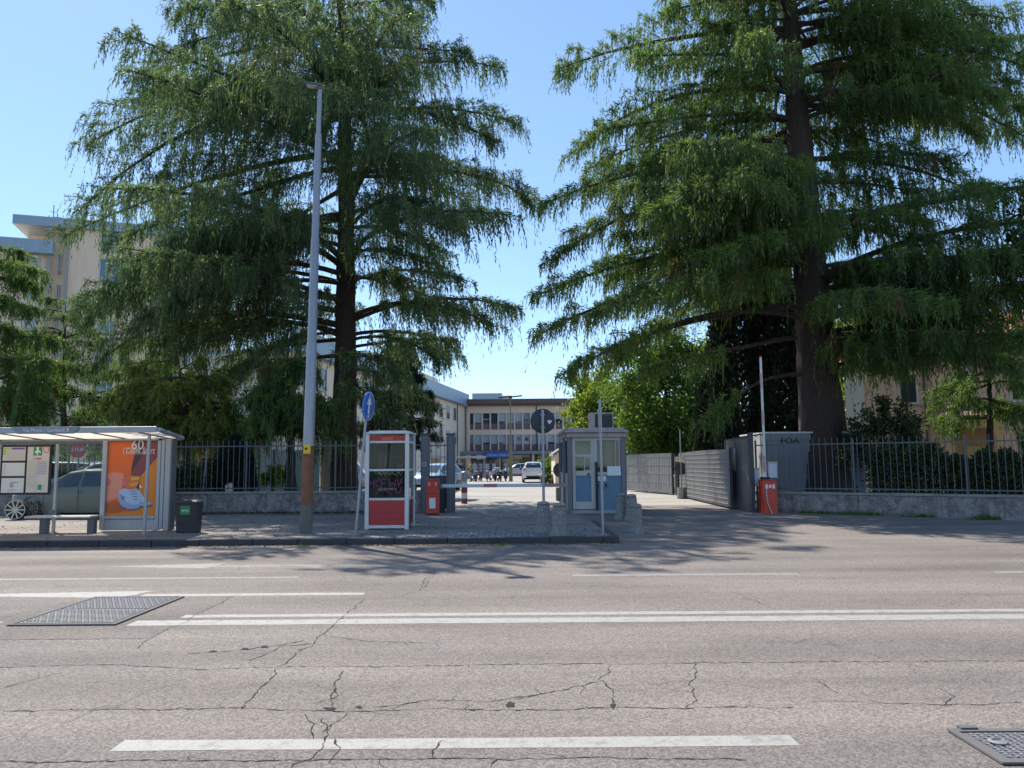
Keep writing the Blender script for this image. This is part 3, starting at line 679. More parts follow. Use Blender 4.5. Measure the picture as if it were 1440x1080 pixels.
for z0_, z1_ in ((.13, .26), (.44, .55), (.80, .93)): MB().b2(-.108, -.042, -.103, -.037, za - (za - hC) * z1_, za - (za - hC) * z0_).obj('red_band', mat('bleached_red_band', (.48, .33, .31), .5, var=.1), arm)
MB().box((-.07, -.02, hC + .06), (.24, .2, .1)).obj('arm_bracket', M_dark, t, bevel=.02)
MB().box((-.07, -.07, za + .02), (.05, .05, .05)).obj('end_cap', M_red, arm)
for k in range(3): MB().box((-.10 + k * .10, -d / 2 - .003, hC - .16), (.07, .008, .12 if k != 1 else .09)).obj('worn_label', M_paper, t)
MB().tube([(-.12, -d / 2 - .03, .55), (-.10, -d / 2 - .05, .35), (-.02, -d / 2 - .07, .12), (.02, -d / 2 - .12, -.03)], .016, 6).tube([(-.12, -d / 2 - .02, .78), (-.12, -d / 2 - .03, .55)], .02, 6).obj('release_lever', mat('pinkish_lever', (.60, .42, .36), .5), t)

# ---- striped bollard
q = G(653, 708, SZ); hC = at(653, 664, q.y).z - SZ; rB = 4.2 / 1080 * q.y
t = thing('striped_bollard', 'red and white banded post behind the lowered barrier arm', 'bollard', q)
zz = [0, .16, .34, .52, .70, 1.0]
Mw = mat('bollard_white', (.6, .6, .6), .5); Mr = mat('bollard_red', (.22, .03, .04), .5)
for k in range(5):
    MB().lathe([(rB, hC * zz[k]), (rB, hC * zz[k + 1])], 20).obj('band', [Mr, Mw, Mr, Mw, M_galv][k], t, smooth=True)
MB().lathe([(rB, hC), (rB * .7, hC + .03), (.01, hC + .045)], 20).obj('cap', M_galv, t, smooth=True)

# ---- bus shelter
sy_f = G(205, 752, SZ).y; sy_b = G(190, 747, SZ).y
if sy_b < sy_f + .9: sy_b = sy_f + 1.0
XR = at(243, 700, sy_b).x
t = thing('bus_shelter', 'grey bus shelter with an orange shoe poster at its right end', 'bus shelter', (XR, sy_b, SZ))
def sx(px, Y=None): return at(px, 690, Y or sy_b).x - XR
def sz(py, Y=None, px=120): return at(px, py, Y or sy_b).z - SZ
yf = sy_f - sy_b
XL = -9.0
zrb = sz(616, None, 243); zrf = sz(607, sy_f - .5, 205)
# roof: sloping translucent slab with a fascia along the road
M_poly = bpy.data.materials.new('shelter_roof_sheet'); M_poly.use_nodes = True; nt = M_poly.node_tree; pb_ = nt.nodes['Principled BSDF']
pb_.inputs['Base Color'].default_value = (.72, .66, .56, 1); pb_.inputs['Roughness'].default_value = .5
tl = nt.nodes.new('ShaderNodeBsdfTranslucent'); tl.inputs[0].default_value = (.80, .70, .58, 1); mx = nt.nodes.new('ShaderNodeMixShader'); mx.inputs[0].default_value = .6
L(nt, pb_.outputs[0], mx.inputs[1]); L(nt, tl.outputs[0], mx.inputs[2]); L(nt, mx.outputs[0], nt.nodes['Material Output'].inputs[0])
xrf = sx(208, sy_f - .5); xrb = sx(249)
rf = yf - .5
MB().add([(XL, .12, zrb), (xrb, .12, zrb), (xrf + .15, rf, zrf), (XL, rf, zrf)] , [(0, 1, 2, 3)]).obj('roof_sheet', M_poly, t)
b = MB()
b.prism([(XL, zrf - .02), (xrf + .15, zrf - .02), (xrf + .15, zrf + .11), (XL, zrf + .11)], rf - .05, rf - .005)
b.b2(XL, xrb, .125, .17, zrb - .05, zrb + .05)
b.obj('roof_edge', M_alu, t, bevel=.012)
v0 = Vector((xrf + .17, rf, zrf + .045)); v1 = Vector((xrb + .02, .14, zrb))
MB().tube([v0, v1], .05, 6).obj('roof_end_rail', M_alu, t)
b = MB()
for k in range(9):
    xx = xrf - .25 - k * 1.0; MB().tube([(xx, rf, zrf - .012), (xx, .12, zrb - .012)], .018, 5).obj('roof_rib', M_alud, t)
nb0, nb1 = sx(13, sy_f - .5), sx(111, sy_f - .5); zb0 = sz(609, sy_f - .5, 60)
nm = MB().prism([(nb0, zrf + .115), (nb1, zrf + .115), (nb1 - .13, zb0 - .02), (nb0 + .16, zb0 - .02)], rf - .085, rf - .055).obj('name_board', mat('board_grey', (.23, .245, .28), .5, var=.05, stain=.15), t, bevel=.004)
text('lettering', 'Via Monti / Garibaldi 8', .115, M_paper, nm, ((nb0 + nb1) / 2 + .02, rf - .088, (zrf + zb0) / 2 + .05), width=(nb1 - nb0) * .66)
# rear plane: rails, posts, glass
xg1 = sx(146); zgl = sz(722)
b = MB().b2(XL, xg1, -.03, .03, zrb - .12, zrb - .05)
b.obj('top_rail', M_alud, t, bevel=.006)
for px in (78, -75, -230):
    MB().b2(sx(px) - .03, sx(px) + .03, -.03, .03, 0, zrb - .12).obj('rear_post', M_alu, t, bevel=.006)
for a_, c_ in ((78, 146), (-75, 78), (-230, -75)):
    MB().b2(sx(a_) + .035, sx(c_) - .035, -.005, .005, .42, zrb - .13).obj('glass_pane', M_glass, t)
MB().tube([(sx(205, sy_f), yf, -.03), (sx(207, sy_f), yf, zrf - .06)], .037, 14).obj('front_post', M_alu, t, smooth=True)
MB().tube([(sx(-230, sy_f), yf, -.03), (sx(-230, sy_f), yf, zrf - .06)], .037, 14).obj('front_post', M_alu, t, smooth=True)
# light box with the poster
pL, pR, pB_, pT = sx(149), sx(224), sz(725, None, 190), sz(617, None, 190)
b = MB().b2(pL - .06, pL + .05, -.13, .10, .05, zrb - .06).b2(pR - .02, pR + .06, -.13, .10, .05, zrb - .06).b2(pL + .05, pR - .02, -.13, .10, pB_ - .07, pB_ - .0).b2(pL + .05, pR - .02, -.13, .10, pT, zrb - .06)
b.obj('poster_frame', M_alu, t, bevel=.012)
MB().b2(pL + .05, pR - .02, -.06, .08, pB_, pT).obj('light_box', M_alud, t)
MB().b2(pL - .03, pR + .05, -.11, .09, .03, pB_ - .075).obj('poster_base', M_alu, t, bevel=.01)
MB().b2(pR + .065, sx(233), -.12, .09, .05, zrb - .05).b2(sx(233) + .02, sx(242), -.14, .11, .02, zrb - .02).obj('end_panel', M_alu, t, bevel=.01)
MB().b2(sx(242) + .003, sx(242) + .035, -.14, .11, .02, zrb - .02).obj('shaded_end_side', M_alud, t)  # outer side of the shelter end, its shade given as a dark colour
# the poster: printed sheet
x0, x1, z0, z1 = pL + .055, pR - .025, pB_ + .003, pT - .003
def pu(u, v_): return (x0 + (x1 - x0) * u, z0 + (z1 - z0) * v_)
cols = {'orange': (.68, .12, .010), 'amber': (.62, .20, .015), 'pink': (.66, .24, .16), 'skin': (.20, .045, .055), 'skind': (.055, .025, .035), 'sock': (.62, .15, .03), 'sockp': (.60, .12, .12), 'shoe': (.36, .47, .62), 'shoem': (.25, .34, .50), 'shoed': (.10, .12, .20), 'brown': (.40, .09, .015), 'white': (.75, .70, .66), 'yel': (.62, .36, .04)}
pm = [mat('print_' + k, c_, .45, var=.06, scale=3, stain=.05) for k, c_ in cols.items()]; ci = {k: i for i, k in enumerate(cols)}
b = MB(); layer = [0]
def shape(k, pts, lift):
    b.mat(ci[k]).flat([(pu(u, v_)[0], -.064 - lift * .0012, pu(u, v_)[1]) for u, v_ in pts])
def shp(k, pts, lift): shape(k, [((x - 50) / 530, 1 - (y - 65) / 960) for x, y in pts], lift)
shape('orange', [(0, 0), (1, 0), (1, 1), (0, 1)], 0)
shp('amber', [(400, 520), (480, 420), (580, 290), (580, 1025), (300, 1025), (385, 800), (390, 640)], 1)
shp('pink', [(50, 510), (120, 480), (215, 500), (225, 610), (200, 690), (170, 800), (50, 850)], 1)
shp('brown', [(50, 870), (150, 840), (215, 905), (260, 950), (160, 1000), (50, 1000)], 2)
shp('amber', [(50, 985), (160, 995), (330, 965), (580, 925), (580, 1025), (50, 1025)], 3)
shp('sockp', [(50, 560), (80, 565), (92, 600), (75, 640), (50, 660)], 2)
shp('skind', [(230, 70), (430, 68), (425, 200), (395, 310), (330, 450), (300, 505), (305, 400), (330, 250), (345, 115)], 4)
shp('skin', [(430, 68), (578, 68), (578, 285), (480, 425), (405, 525), (390, 545), (300, 520), (325, 445), (395, 310), (425, 200)], 5)
shp('sock', [(215, 560), (275, 528), (392, 535), (388, 640), (352, 690), (250, 680), (218, 615)], 7)
shp('sockp', [(208, 565), (262, 545), (280, 640), (240, 668), (214, 612)], 8)
shp('yel', [(300, 548), (392, 540), (390, 575), (310, 590)], 8)
shp('yel', [(280, 630), (388, 605), (386, 640), (300, 665)], 8)
shp('skind', [(375, 640), (392, 600), (392, 690), (360, 695)], 8)
shp('shoe', [(368, 700), (400, 715), (440, 785), (490, 850), (535, 878), (535, 904), (470, 915), (395, 918), (372, 820)], 9)
shp('shoed', [(395, 912), (470, 908), (537, 896), (537, 910), (470, 925), (398, 926)], 10)
shp('shoe', [(195, 700), (240, 685), (300, 700), (372, 688), (388, 760), (402, 850), (402, 930), (335, 948), (272, 940), (212, 898), (176, 822), (178, 750)], 11)
shp('print', [(0, 0), (1, 0), (1, 1)], 0) if False else None
shp('shoem', [(176, 822), (212, 898), (272, 940), (335, 948), (402, 930), (402, 880), (330, 890), (262, 850), (215, 770), (178, 755)], 12)
shp('shoem', [(372, 820), (440, 860), (535, 880), (535, 904), (470, 915), (402, 918)], 10)
for q in range(4): shp('shoed', [(300 + q * 14, 720 + q * 34), (368 + q * 6, 712 + q * 34), (370 + q * 6, 720 + q * 34), (302 + q * 14, 729 + q * 34)], 13)
shp('shoed', [(210, 898), (272, 937), (335, 945), (404, 928), (404, 942), (335, 962), (265, 952), (205, 910)], 12)
shp('shoed', [(203, 740), (226, 798), (252, 765), (230, 832), (212, 800)], 14)
shp('white', [(392, 640), (432, 672), (398, 682)], 10)
poster = b.obj('poster', pm, t)
text('lettering', '60', .30, pm[ci['white']], poster, (pu(.58, 0)[0], -.078, pu(0, .915)[1]), extrude=.001)
text('lettering', 'Cisalfa Sport', .17, pm[ci['white']], poster, (pu(.63, 0)[0], -.078, pu(0, .845)[1]), extrude=.001, width=(x1 - x0) * .58, shear=.35)
zl0, zl1 = pu(0, .80)[1], pu(0, .875)[1]; xl0, xl1 = pu(.30, 0)[0], pu(.93, 0)[0]
MB().b2(xl0, xl1, -.078, -.075, zl0, zl0 + .008).b2(xl0, xl0 + .008, -.078, -.075, zl0, zl1).b2(xl0, xl0 + .12, -.078, -.075, zl1, zl1 + .008).obj('lettering_frame', pm[ci['white']], poster)
MB().b2(pu(.5, 0)[0], pu(.75, 0)[0], -.133, -.13, pT + .03, pT + .05).obj('maker_plate', M_paper, t)
# bench
zs0 = sz(726, sy_b - .35, 90)
bx0, bx1 = sx(44, sy_b - .4), sx(139, sy_b - .3)
bn = MB().b2(bx0, bx1, -.62, -.22, zs0 - .03, zs0 + .02).obj('bench_seat', mat('bench_metal', (.52, .50, .48), .4, .2, var=.05, stain=.3), t, bevel=.015)
for xx in (sx(68, sy_b - .35), bx1 - .05):
    MB().b2(xx - .075, xx + .075, -.5, -.34, 0, zs0 - .03).obj('bench_leg', M_alud, t, bevel=.01)
MB().b2(sx(68, sy_b - .35) - .05, sx(68, sy_b - .35) + .07, -.22, -.17, zs0 + .02, zs0 + .14).obj('bench_bracket', M_alud, t)
# timetable cases
def rects(name, par, items, y):
    b = MB(); ms = []
    for (m_, xa, xb, za_, zb_) in items:
        if m_ not in ms: ms.append(m_)
        b.mat(ms.index(m_)).b2(xa, xb, y - .003, y, za_, zb_)
    return b.obj(name, ms, par)
cx0, cxm, cx1 = sx(3.5), sx(37), sx(69); cz0, cz1 = sz(692), sz(628)
case = MB().b2(cx0 - .05, cx1 + .05, -.055, -.012, cz0 - .05, cz1 + .05).obj('timetable_case', M_dark, t, bevel=.01)
Mp2 = mat('timetable_cream', (.60, .53, .47), .6, var=.05, stain=.1); Mp3 = mat('timetable_white', (.62, .60, .56), .6, var=.04, stain=.1); Mp4 = mat('timetable_purple', (.14, .10, .28), .6); Mp5 = mat('timetable_green', (.02, .26, .10), .6)
Mp6 = mat('timetable_lime', (.38, .45, .10), .6); Mp7 = mat('timetable_lilac', (.30, .30, .44), .6); Mp8 = mat('timetable_red', (.50, .04, .10), .6); Mp9 = mat('timetable_grey', (.30, .32, .31), .6)
H = cz1 - cz0; W = cx1 - cx0; wl = cxm - cx0 - .03
its = [(Mp2, cx0, cx0 + wl, cz1 - H * .30, cz1), (Mp3, cx0, cx0 + wl, cz1 - H * .635, cz1 - H * .345), (Mp3, cx0, cx0 + wl, cz0, cz1 - H * .68), (Mp2, cxm + .02, cx1, cz0, cz1)]
sheets = rects('timetable_sheet', case, its, -.058)
lines = [(Mp4, cx0 + .2, cx0 + wl - .02, cz1 - H * .055, cz1 - H * .01), (Mp6, cx0 + .01, cx0 + .18, cz1 - H * .05, cz1 - H * .012), (Mp6, cx0 + .01, cx0 + .07, cz1 - H * .17, cz1 - H * .06)]
for k in range(5): lines.append((Mp7 if k % 2 else Mp6, cx0 + .09, cx0 + wl - .03, cz1 - H * (.10 + .04 * k) - .006, cz1 - H * (.10 + .04 * k)))
for k in range(6): lines.append((Mp7, cx0 + .03, cx0 + .08, cz1 - H * (.38 + .04 * k) - .008, cz1 - H * (.38 + .04 * k)))
lines += [(Mp9, cx0 + .2, cx0 + wl - .14, cz1 - H * .785, cz1 - H * .765), (Mp9, cx0 + .2, cx0 + .28, cz1 - H * .88, cz1 - H * .80), (Mp9, cx0 + .16, cx0 + .32, cz1 - H * .95, cz1 - H * .935)]
xm = cxm + .02; wr = cx1 - xm
lines += [(Mp5, xm + wr * .27, xm + wr * .66, cz1 - H * .19, cz1 - .005), (Mp8, xm + wr * .42, xm + wr * .64, cz1 - H * .275, cz1 - H * .245), (Mp7, xm + wr * .27, xm + wr * .38, cz1 - H * .265, cz1 - H * .245), (Mp5, xm + wr * .55, xm + wr * .72, cz0 + .06, cz0 + .18), (Mp9, xm + wr * .47, xm + wr * .478, cz0 + .04, cz1 - H * .29)]
for k in range(8): lines.append((Mp7, xm + wr * .50, xm + wr * .92, cz1 - H * (.32 + .037 * k) - .014, cz1 - H * (.32 + .037 * k)))
for k in range(11): lines.append((Mp6 if k % 3 else Mp9, xm + wr * .06, xm + wr * .42, cz1 - H * (.32 + .055 * k) - .007, cz1 - H * (.32 + .055 * k)))
rects('lettering', sheets, lines, -.0625)
b = MB(); xc, zc_ = xm + wr * .46, cz1 - H * .09
b.prism([(xc - .015, zc_ - .10), (xc + .015, zc_ - .10), (xc + .015, zc_ - .02), (xc + .07, zc_ - .05), (xc + .08, zc_ - .02), (xc + .02, zc_ + .02), (xc + .03, zc_ + .08), (xc, zc_ + .10), (xc - .03, zc_ + .08), (xc - .02, zc_ + .02), (xc - .07, zc_ - .03), (xc - .05, zc_ - .06), (xc - .015, zc_ - .03)], -.069, -.067)
b.obj('emblem', M_paper, sheets)
b = MB(); xc = xm + wr * .84
b.add([(xc + r * math.cos(2 * math.pi * k / 24), -.0665, zc_ + .03 + r * math.sin(2 * math.pi * k / 24)) for k in range(24) for r in (.055, .075)], [(2 * k, 2 * k + 1, (2 * k + 3) % 48, (2 * k + 2) % 48) for k in range(24)])
b.obj('ring_mark', mat('ring_orange', (.60, .22, .15), .6), sheets)
# ------------------------------------------------------------------ vegetation
class Geo:                        # large numpy mesh: quads with a 'tint' per face
    def __init__(s): s.v = []; s.q = []; s.t = []; s.n = 0
    def quads(s, V, tint):        # V (n,4,3)
        n = len(V); s.v.append(V.reshape(-1, 3)); s.q.append(np.arange(n * 4).reshape(n, 4) + s.n); s.t.append(np.asarray(tint, float)); s.n += n * 4
    def tube(s, pts, rs, k=5):
        pts = np.asarray(pts, float); m = len(pts)
        tg = np.gradient(pts, axis=0); tg /= np.linalg.norm(tg, axis=1)[:, None] + 1e-9
        ref = np.where(np.abs(tg[:, 2:3]) < .95, np.array([[0, 0, 1.]]), np.array([[1., 0, 0]]))
        a = np.cross(tg, ref); a /= np.linalg.norm(a, axis=1)[:, None] + 1e-9; b = np.cross(tg, a)
        th = np.arange(k) * 2 * np.pi / k
        V = pts[:, None] + (a[:, None] * np.cos(th)[None, :, None] + b[:, None] * np.sin(th)[None, :, None]) * np.asarray(rs)[:, None, None]
        idx = np.arange(m * k).reshape(m, k); nx = np.roll(idx, -1, 1)
        f = np.stack([idx[:-1], nx[:-1], nx[1:], idx[1:]], -1).reshape(-1, 4) + s.n
        s.v.append(V.reshape(-1, 3)); s.q.append(f); s.t.append(np.full(len(f), .5)); s.n += m * k
    def leaves(s, P, D, ln, wd, tint, taper=.35):
        n = len(P); D = D / (np.linalg.norm(D, axis=1)[:, None] + 1e-9)
        S = np.cross(D, rng.normal(size=(n, 3))); S /= np.linalg.norm(S, axis=1)[:, None] + 1e-9
        ln = np.broadcast_to(ln, (n,))[:, None]; wd = np.broadcast_to(wd, (n,))[:, None]
        E = P + D * ln; mid = P + D * ln * .45
        V = np.stack([P - S * wd * .15, mid - S * wd * .5, E, mid + S * wd * .5], 1)
        s.quads(V, np.where(tint < -5, -1., np.clip(tint, 0, 1)))
    def obj(s, name, m, parent=None, smooth=False, origin=(0, 0, 0), **tags):
        V = np.concatenate(s.v) - np.asarray(origin, float); Q = np.concatenate(s.q); T = np.concatenate(s.t)
        me = bpy.data.meshes.new(name); me.vertices.add(len(V)); me.vertices.foreach_set('co', V.astype(np.float32).ravel())
        me.loops.add(len(Q) * 4); me.loops.foreach_set('vertex_index', Q.astype(np.int32).ravel())
        me.polygons.add(len(Q)); me.polygons.foreach_set('loop_start', np.arange(0, len(Q) * 4, 4, dtype=np.int32))
        me.update(calc_edges=True)
        a = me.attributes.new('tint', 'FLOAT', 'FACE'); a.data.foreach_set('value', T.astype(np.float32))
        if smooth: me.polygons.foreach_set('use_smooth', np.ones(len(Q), bool))
        me.materials.append(m); o = bpy.data.objects.new(name, me); col.objects.link(o)
        if parent: o.parent = parent
        for k, v in tags.items(): o[k] = v
        return o

def bark_mat(name, c):
    m, nt, p = new_mat(name); v = coords(nt, (9, 9, 1.6))
    h = noise(nt, v, 2.2, 8, .7); cc = mixcol(nt, ramp(nt, h, .3, .7), tuple(x * .45 for x in c), c)
    L(nt, cc, p.inputs['Base Color']); p.inputs['Roughness'].default_value = .95; bump(nt, h, 1.0, .06, p); MATS[name] = m; return m
bark_dark = bark_mat('cedar_bark', (.085, .060, .050))
bark_grey = bark_mat('grey_bark', (.12, .10, .085))
M_cedar = leaf_mat('cedar_needles', (.020, .046, .030), (.20, .31, .070), .40)
M_cedar_l = leaf_mat('cedar_needles_hazed', (.036, .070, .052), (.175, .255, .098), .44)  # paler needles: glare haze on the left cedar put into the colour
M_pale = leaf_mat('pale_needles', (.075, .11, .035), (.27, .30, .06), .42)
M_spruce = leaf_mat('blue_needles', (.018, .034, .030), (.060, .090, .062), .2)
M_cyp = leaf_mat('cypress_scales', (.010, .019, .014), (.032, .050, .026), .12)
M_broad = leaf_mat('broad_leaves', (.045, .095, .022), (.17, .27, .045), .45)
M_bright = leaf_mat('spring_leaves', (.10, .17, .025), (.30, .38, .06), .5)
M_shrub = leaf_mat('shrub_leaves', (.020, .038, .016), (.085, .115, .040), .3)

def deodar(name, label, D, trunk, limbs, top_z, base_r, m_leaf, prof, fill=40, seed=1, dens=1.0, lsz=1.0, tstart=.25, lean_l=0.0,
           hang=1.0, group=None, zmin=3.0, base_z=.1, gap=0.0, sub=.2, extra=(), tier=1.0, cut=None):
    """cedar: trunk from surveyed points, surveyed limbs, then fill limbs round the stem"""
    global rng
    rng = np.random.default_rng(seed); rnd = random.Random(seed)
    tp = [at(x, y, D) for x, y in trunk]
    tp.sort(key=lambda p: p.z)
    b = tp[0].copy(); b.z = base_z; tp = [b] + [p for p in tp if p.z > base_z + .3]
    last = tp[-1]
    if last.z < top_z - .5: tp.append(Vector((last.x + (last.x - tp[-2].x) * .3, D, top_z)))
    zs = np.array([p.z for p in tp]); xs = np.array([p.x for p in tp])
    ztop = zs[-1]
    def tpos(z): return np.array([np.interp(z, zs, xs), D, z])
    def trad(z): return base_r * max(.03, (1 - (z - base_z) / (ztop - base_z)) ** .85) * (1 + .35 * math.exp(-(z - base_z) / .9))
    wood = Geo()
    zz = np.concatenate([np.linspace(base_z - .05, base_z + 2.2, 14), np.linspace(base_z + 2.5, ztop, 46)]); wob = rng.normal(0, .012, (60, 3)); wob[:, 2] = 0
    n0 = len(wood.v); kq = 30
    wood.tube(np.array([tpos(z) for z in zz]) + wob, [trad(z) for z in zz], kq)
    Vt = wood.v[n0].reshape(60, kq, 3); cen = np.array([tpos(z) for z in zz])[:, None]   # fluted, plated stem with root flares
    th = np.arange(kq) * 2 * np.pi / kq; fl = np.exp(-(zz - base_z) / .7)[:, None]
    mod = 1 + .05 * np.sin(5 * th + seed)[None] + .035 * np.sin(9 * th + 1.3)[None] * np.cos(zz * 1.1)[:, None] + .03 * rng.normal(size=(60, kq)) + fl * (.22 * np.maximum(0, np.sin(4 * th + seed))[None])
    dv = Vt - cen; dv[:, :, :2] *= mod[:, :, None]; wood.v[n0] = (cen + dv).reshape(-1, 3)
    L_ = []
    for it in limbs:
        ya, tx, ty, dy = it[:4]
        # attach height on the stem
        za = at(trunk[0][0], ya, D).z
        tip = at(tx, ty, D + dy)
        L_.append((tpos(za), np.array(tip), .03 + .07 * rnd.random(), it[4] if len(it) > 4 else None))
    nw_ = max(3, int((ztop - .8 - zmin) / tier)); per = max(3, round(fill / nw_)); kk = 0
    for w_ in range(nw_):                # whorls: the boughs of one tier leave the stem at one height
        zw = zmin + (ztop - .8 - zmin) * (w_ + .5) / nw_
        for j in range(per):
            kk += 1
            z = zw + rnd.gauss(0, .34); az = kk * 2.39996 + rnd.uniform(-.35, .35)
            r = np.interp(z, [p[0] for p in prof], [p[1] for p in prof]) * rnd.choice([.55, .75, .9, 1.0]) * rnd.uniform(.9, 1.05)
            r *= 1 + lean_l * -math.cos(az)
            d_ = abs((az + math.pi / 2 + math.pi) % (2 * math.pi) - math.pi)
            if d_ < gap: continue
            if cut and math.cos(az) > .25 and cut[0] < z < cut[1]: r = min(r, cut[2])
            p0 = tpos(z); p1 = p0 + np.array([math.cos(az) * r, math.sin(az) * r, r * rnd.uniform(-.10, .04)])
            if p1[2] < 2.4: continue
            L_.append((p0, p1, .02 + .06 * rnd.random(), None))
    for (z, azd, r, drop) in extra:     # long limbs reaching over the street
        p0 = tpos(z); L_.append((p0, p0 + np.array([math.sin(R(azd)) * r, -math.cos(R(azd)) * r, drop]), .05, None))
    P_s, D_s, L_s, B_s = [], [], [], []
    for (p0, p1, rise, ts_) in L_:
        ts = tstart if ts_ is None else ts_
        ln = np.linalg.norm(p1 - p0)
        if ln < .3: continue
        bend = rng.normal(0, .07 * ln, 3); bend[2] *= .5
        n = max(6, int(ln / .5)); t = np.linspace(0, 1, n)[:, None]
        path = p0 + (p1 - p0) * t + np.array([0, 0, 1.]) * rise * ln * 4 * (t * (1 - t) * (1.15 - .5 * t)) + bend * (4 * t * (1 - t))
        path += np.cumsum(rng.normal(0, .018, path.shape), 0) * t; path[:, 2] -= .055 * ln * t[:, 0] ** 4
        r0 = .0105 * ln + .015
        wood.tube(path, r0 * (1 - t[:, 0]) ** .8 + .012, 7)
        hd = (p1 - p0); hd[2] = 0; hd /= np.linalg.norm(hd) + 1e-9; sd_ = np.array([-hd[1], hd[0], 0])
        ns = max(6, int(ln * (1 - ts) / sub * dens))
        bright = rnd.random()
        for k in range(ns):
            tt = ts + (1 - ts) * (k + rnd.random()) / ns
            q = np.array([np.interp(tt, t[:, 0], path[:, c]) for c in range(3)])
            sgn = 1 if k % 2 else -1
            sl = (.30 * ln * (1 - tt) ** .7 * min(1, tt / .3) + .55) * rnd.uniform(.5, 1.2)
            d = hd * rnd.uniform(.35, .95) + sd_ * sgn * rnd.uniform(.5, 1.0); d /= np.linalg.norm(d)
            m = 5; u = np.linspace(0, 1, m)[:, None]
            dz = rnd.uniform(-.06, .12); dr = rnd.uniform(.14, .38)
            sp = q + d * sl * u + np.array([0, 0, 1.]) * (dz * sl * u - dr * sl * u ** 2.2)
            wood.tube(sp, np.linspace(.014, .005, m), 3)
            nst = max(3, int(sl / .075 * dens))
            uu = rng.random(nst) ** .8
            pp = np.stack([np.interp(uu, u[:, 0], sp[:, c]) for c in range(3)], 1)
            P_s.append(pp); D_s.append(np.repeat((d + np.array([0, 0, dz - 2.2 * dr * .5]))[None], nst, 0))
            L_s.append(np.full(nst, min(1.0, .42 + sl * .35))); B_s.append(np.full(nst, -99. if rnd.random() < .022 else .55 * bright + .45 * rnd.random()))
        # the very tip droops in one plume
        nst = 26
        tt = rng.uniform(.86, 1, nst); pp = np.stack([np.interp(tt, t[:, 0], path[:, c]) for c in range(3)], 1)
        P_s.append(pp); D_s.append(np.repeat(hd[None], nst, 0)); L_s.append(np.full(nst, .8)); B_s.append(np.full(nst, bright))
    P = np.concatenate(P_s); Dn = np.concatenate(D_s); Ls = np.concatenate(L_s); Bs = np.concatenate(B_s)
    n = len(P); leaf = Geo()
    sl = Ls * rng.uniform(.30, .85, n) * np.where(rng.random(n) < .10, 1.9, 1.0) * hang
    side = rng.normal(0, .55, (n, 3)); side[:, 2] *= .3
    out = Dn + side; out[:, 2] = np.maximum(out[:, 2], -.4)
    out /= np.linalg.norm(out, axis=1)[:, None] + 1e-9
    K = 12
    jit = rng.normal(0, .05, (n, 3))
    for k in range(K):
        u = (k + .2 + .6 * rng.random(n)) / K
        reach = .42 * sl
        pos = P + out * (reach * u ** .7)[:, None] + jit * u[:, None]
        pos[:, 2] -= sl * u ** 1.5 - .05
        tan = out * (.45 * (1 - .75 * u))[:, None]; tan[:, 2] -= (1.5 * u ** .5) * .8
        tan = tan + rng.normal(0, .42, (n, 3)) * (1 - .45 * u[:, None])
        tint = Bs * .34 + .24 * (1 - u) + rng.normal(0, .13, n) + .05
        leaf.leaves(pos, tan, rng.uniform(.10, .22, n) * lsz * (1 + .5 * u * (sl > .8)), rng.uniform(.024, .044, n) * lsz, tint)
    for k in range(5):            # needles standing along the top of each spray
        pos = P + rng.normal(0, .06, (n, 3)); tan = Dn + rng.normal(0, .5, (n, 3)); tan[:, 2] += .3
        leaf.leaves(pos, tan, rng.uniform(.10, .2, n) * lsz, rng.uniform(.028, .046, n) * lsz, Bs * .4 + rng.normal(.3, .15, n))
    root = thing(name, label, 'tree', (tp[0].x, D, base_z), group=group)
    o = (tp[0].x, D, base_z)
    wood.obj('trunk', bark_dark, root, True, o); leaf.obj('crown', m_leaf, root, False, o)
    return root

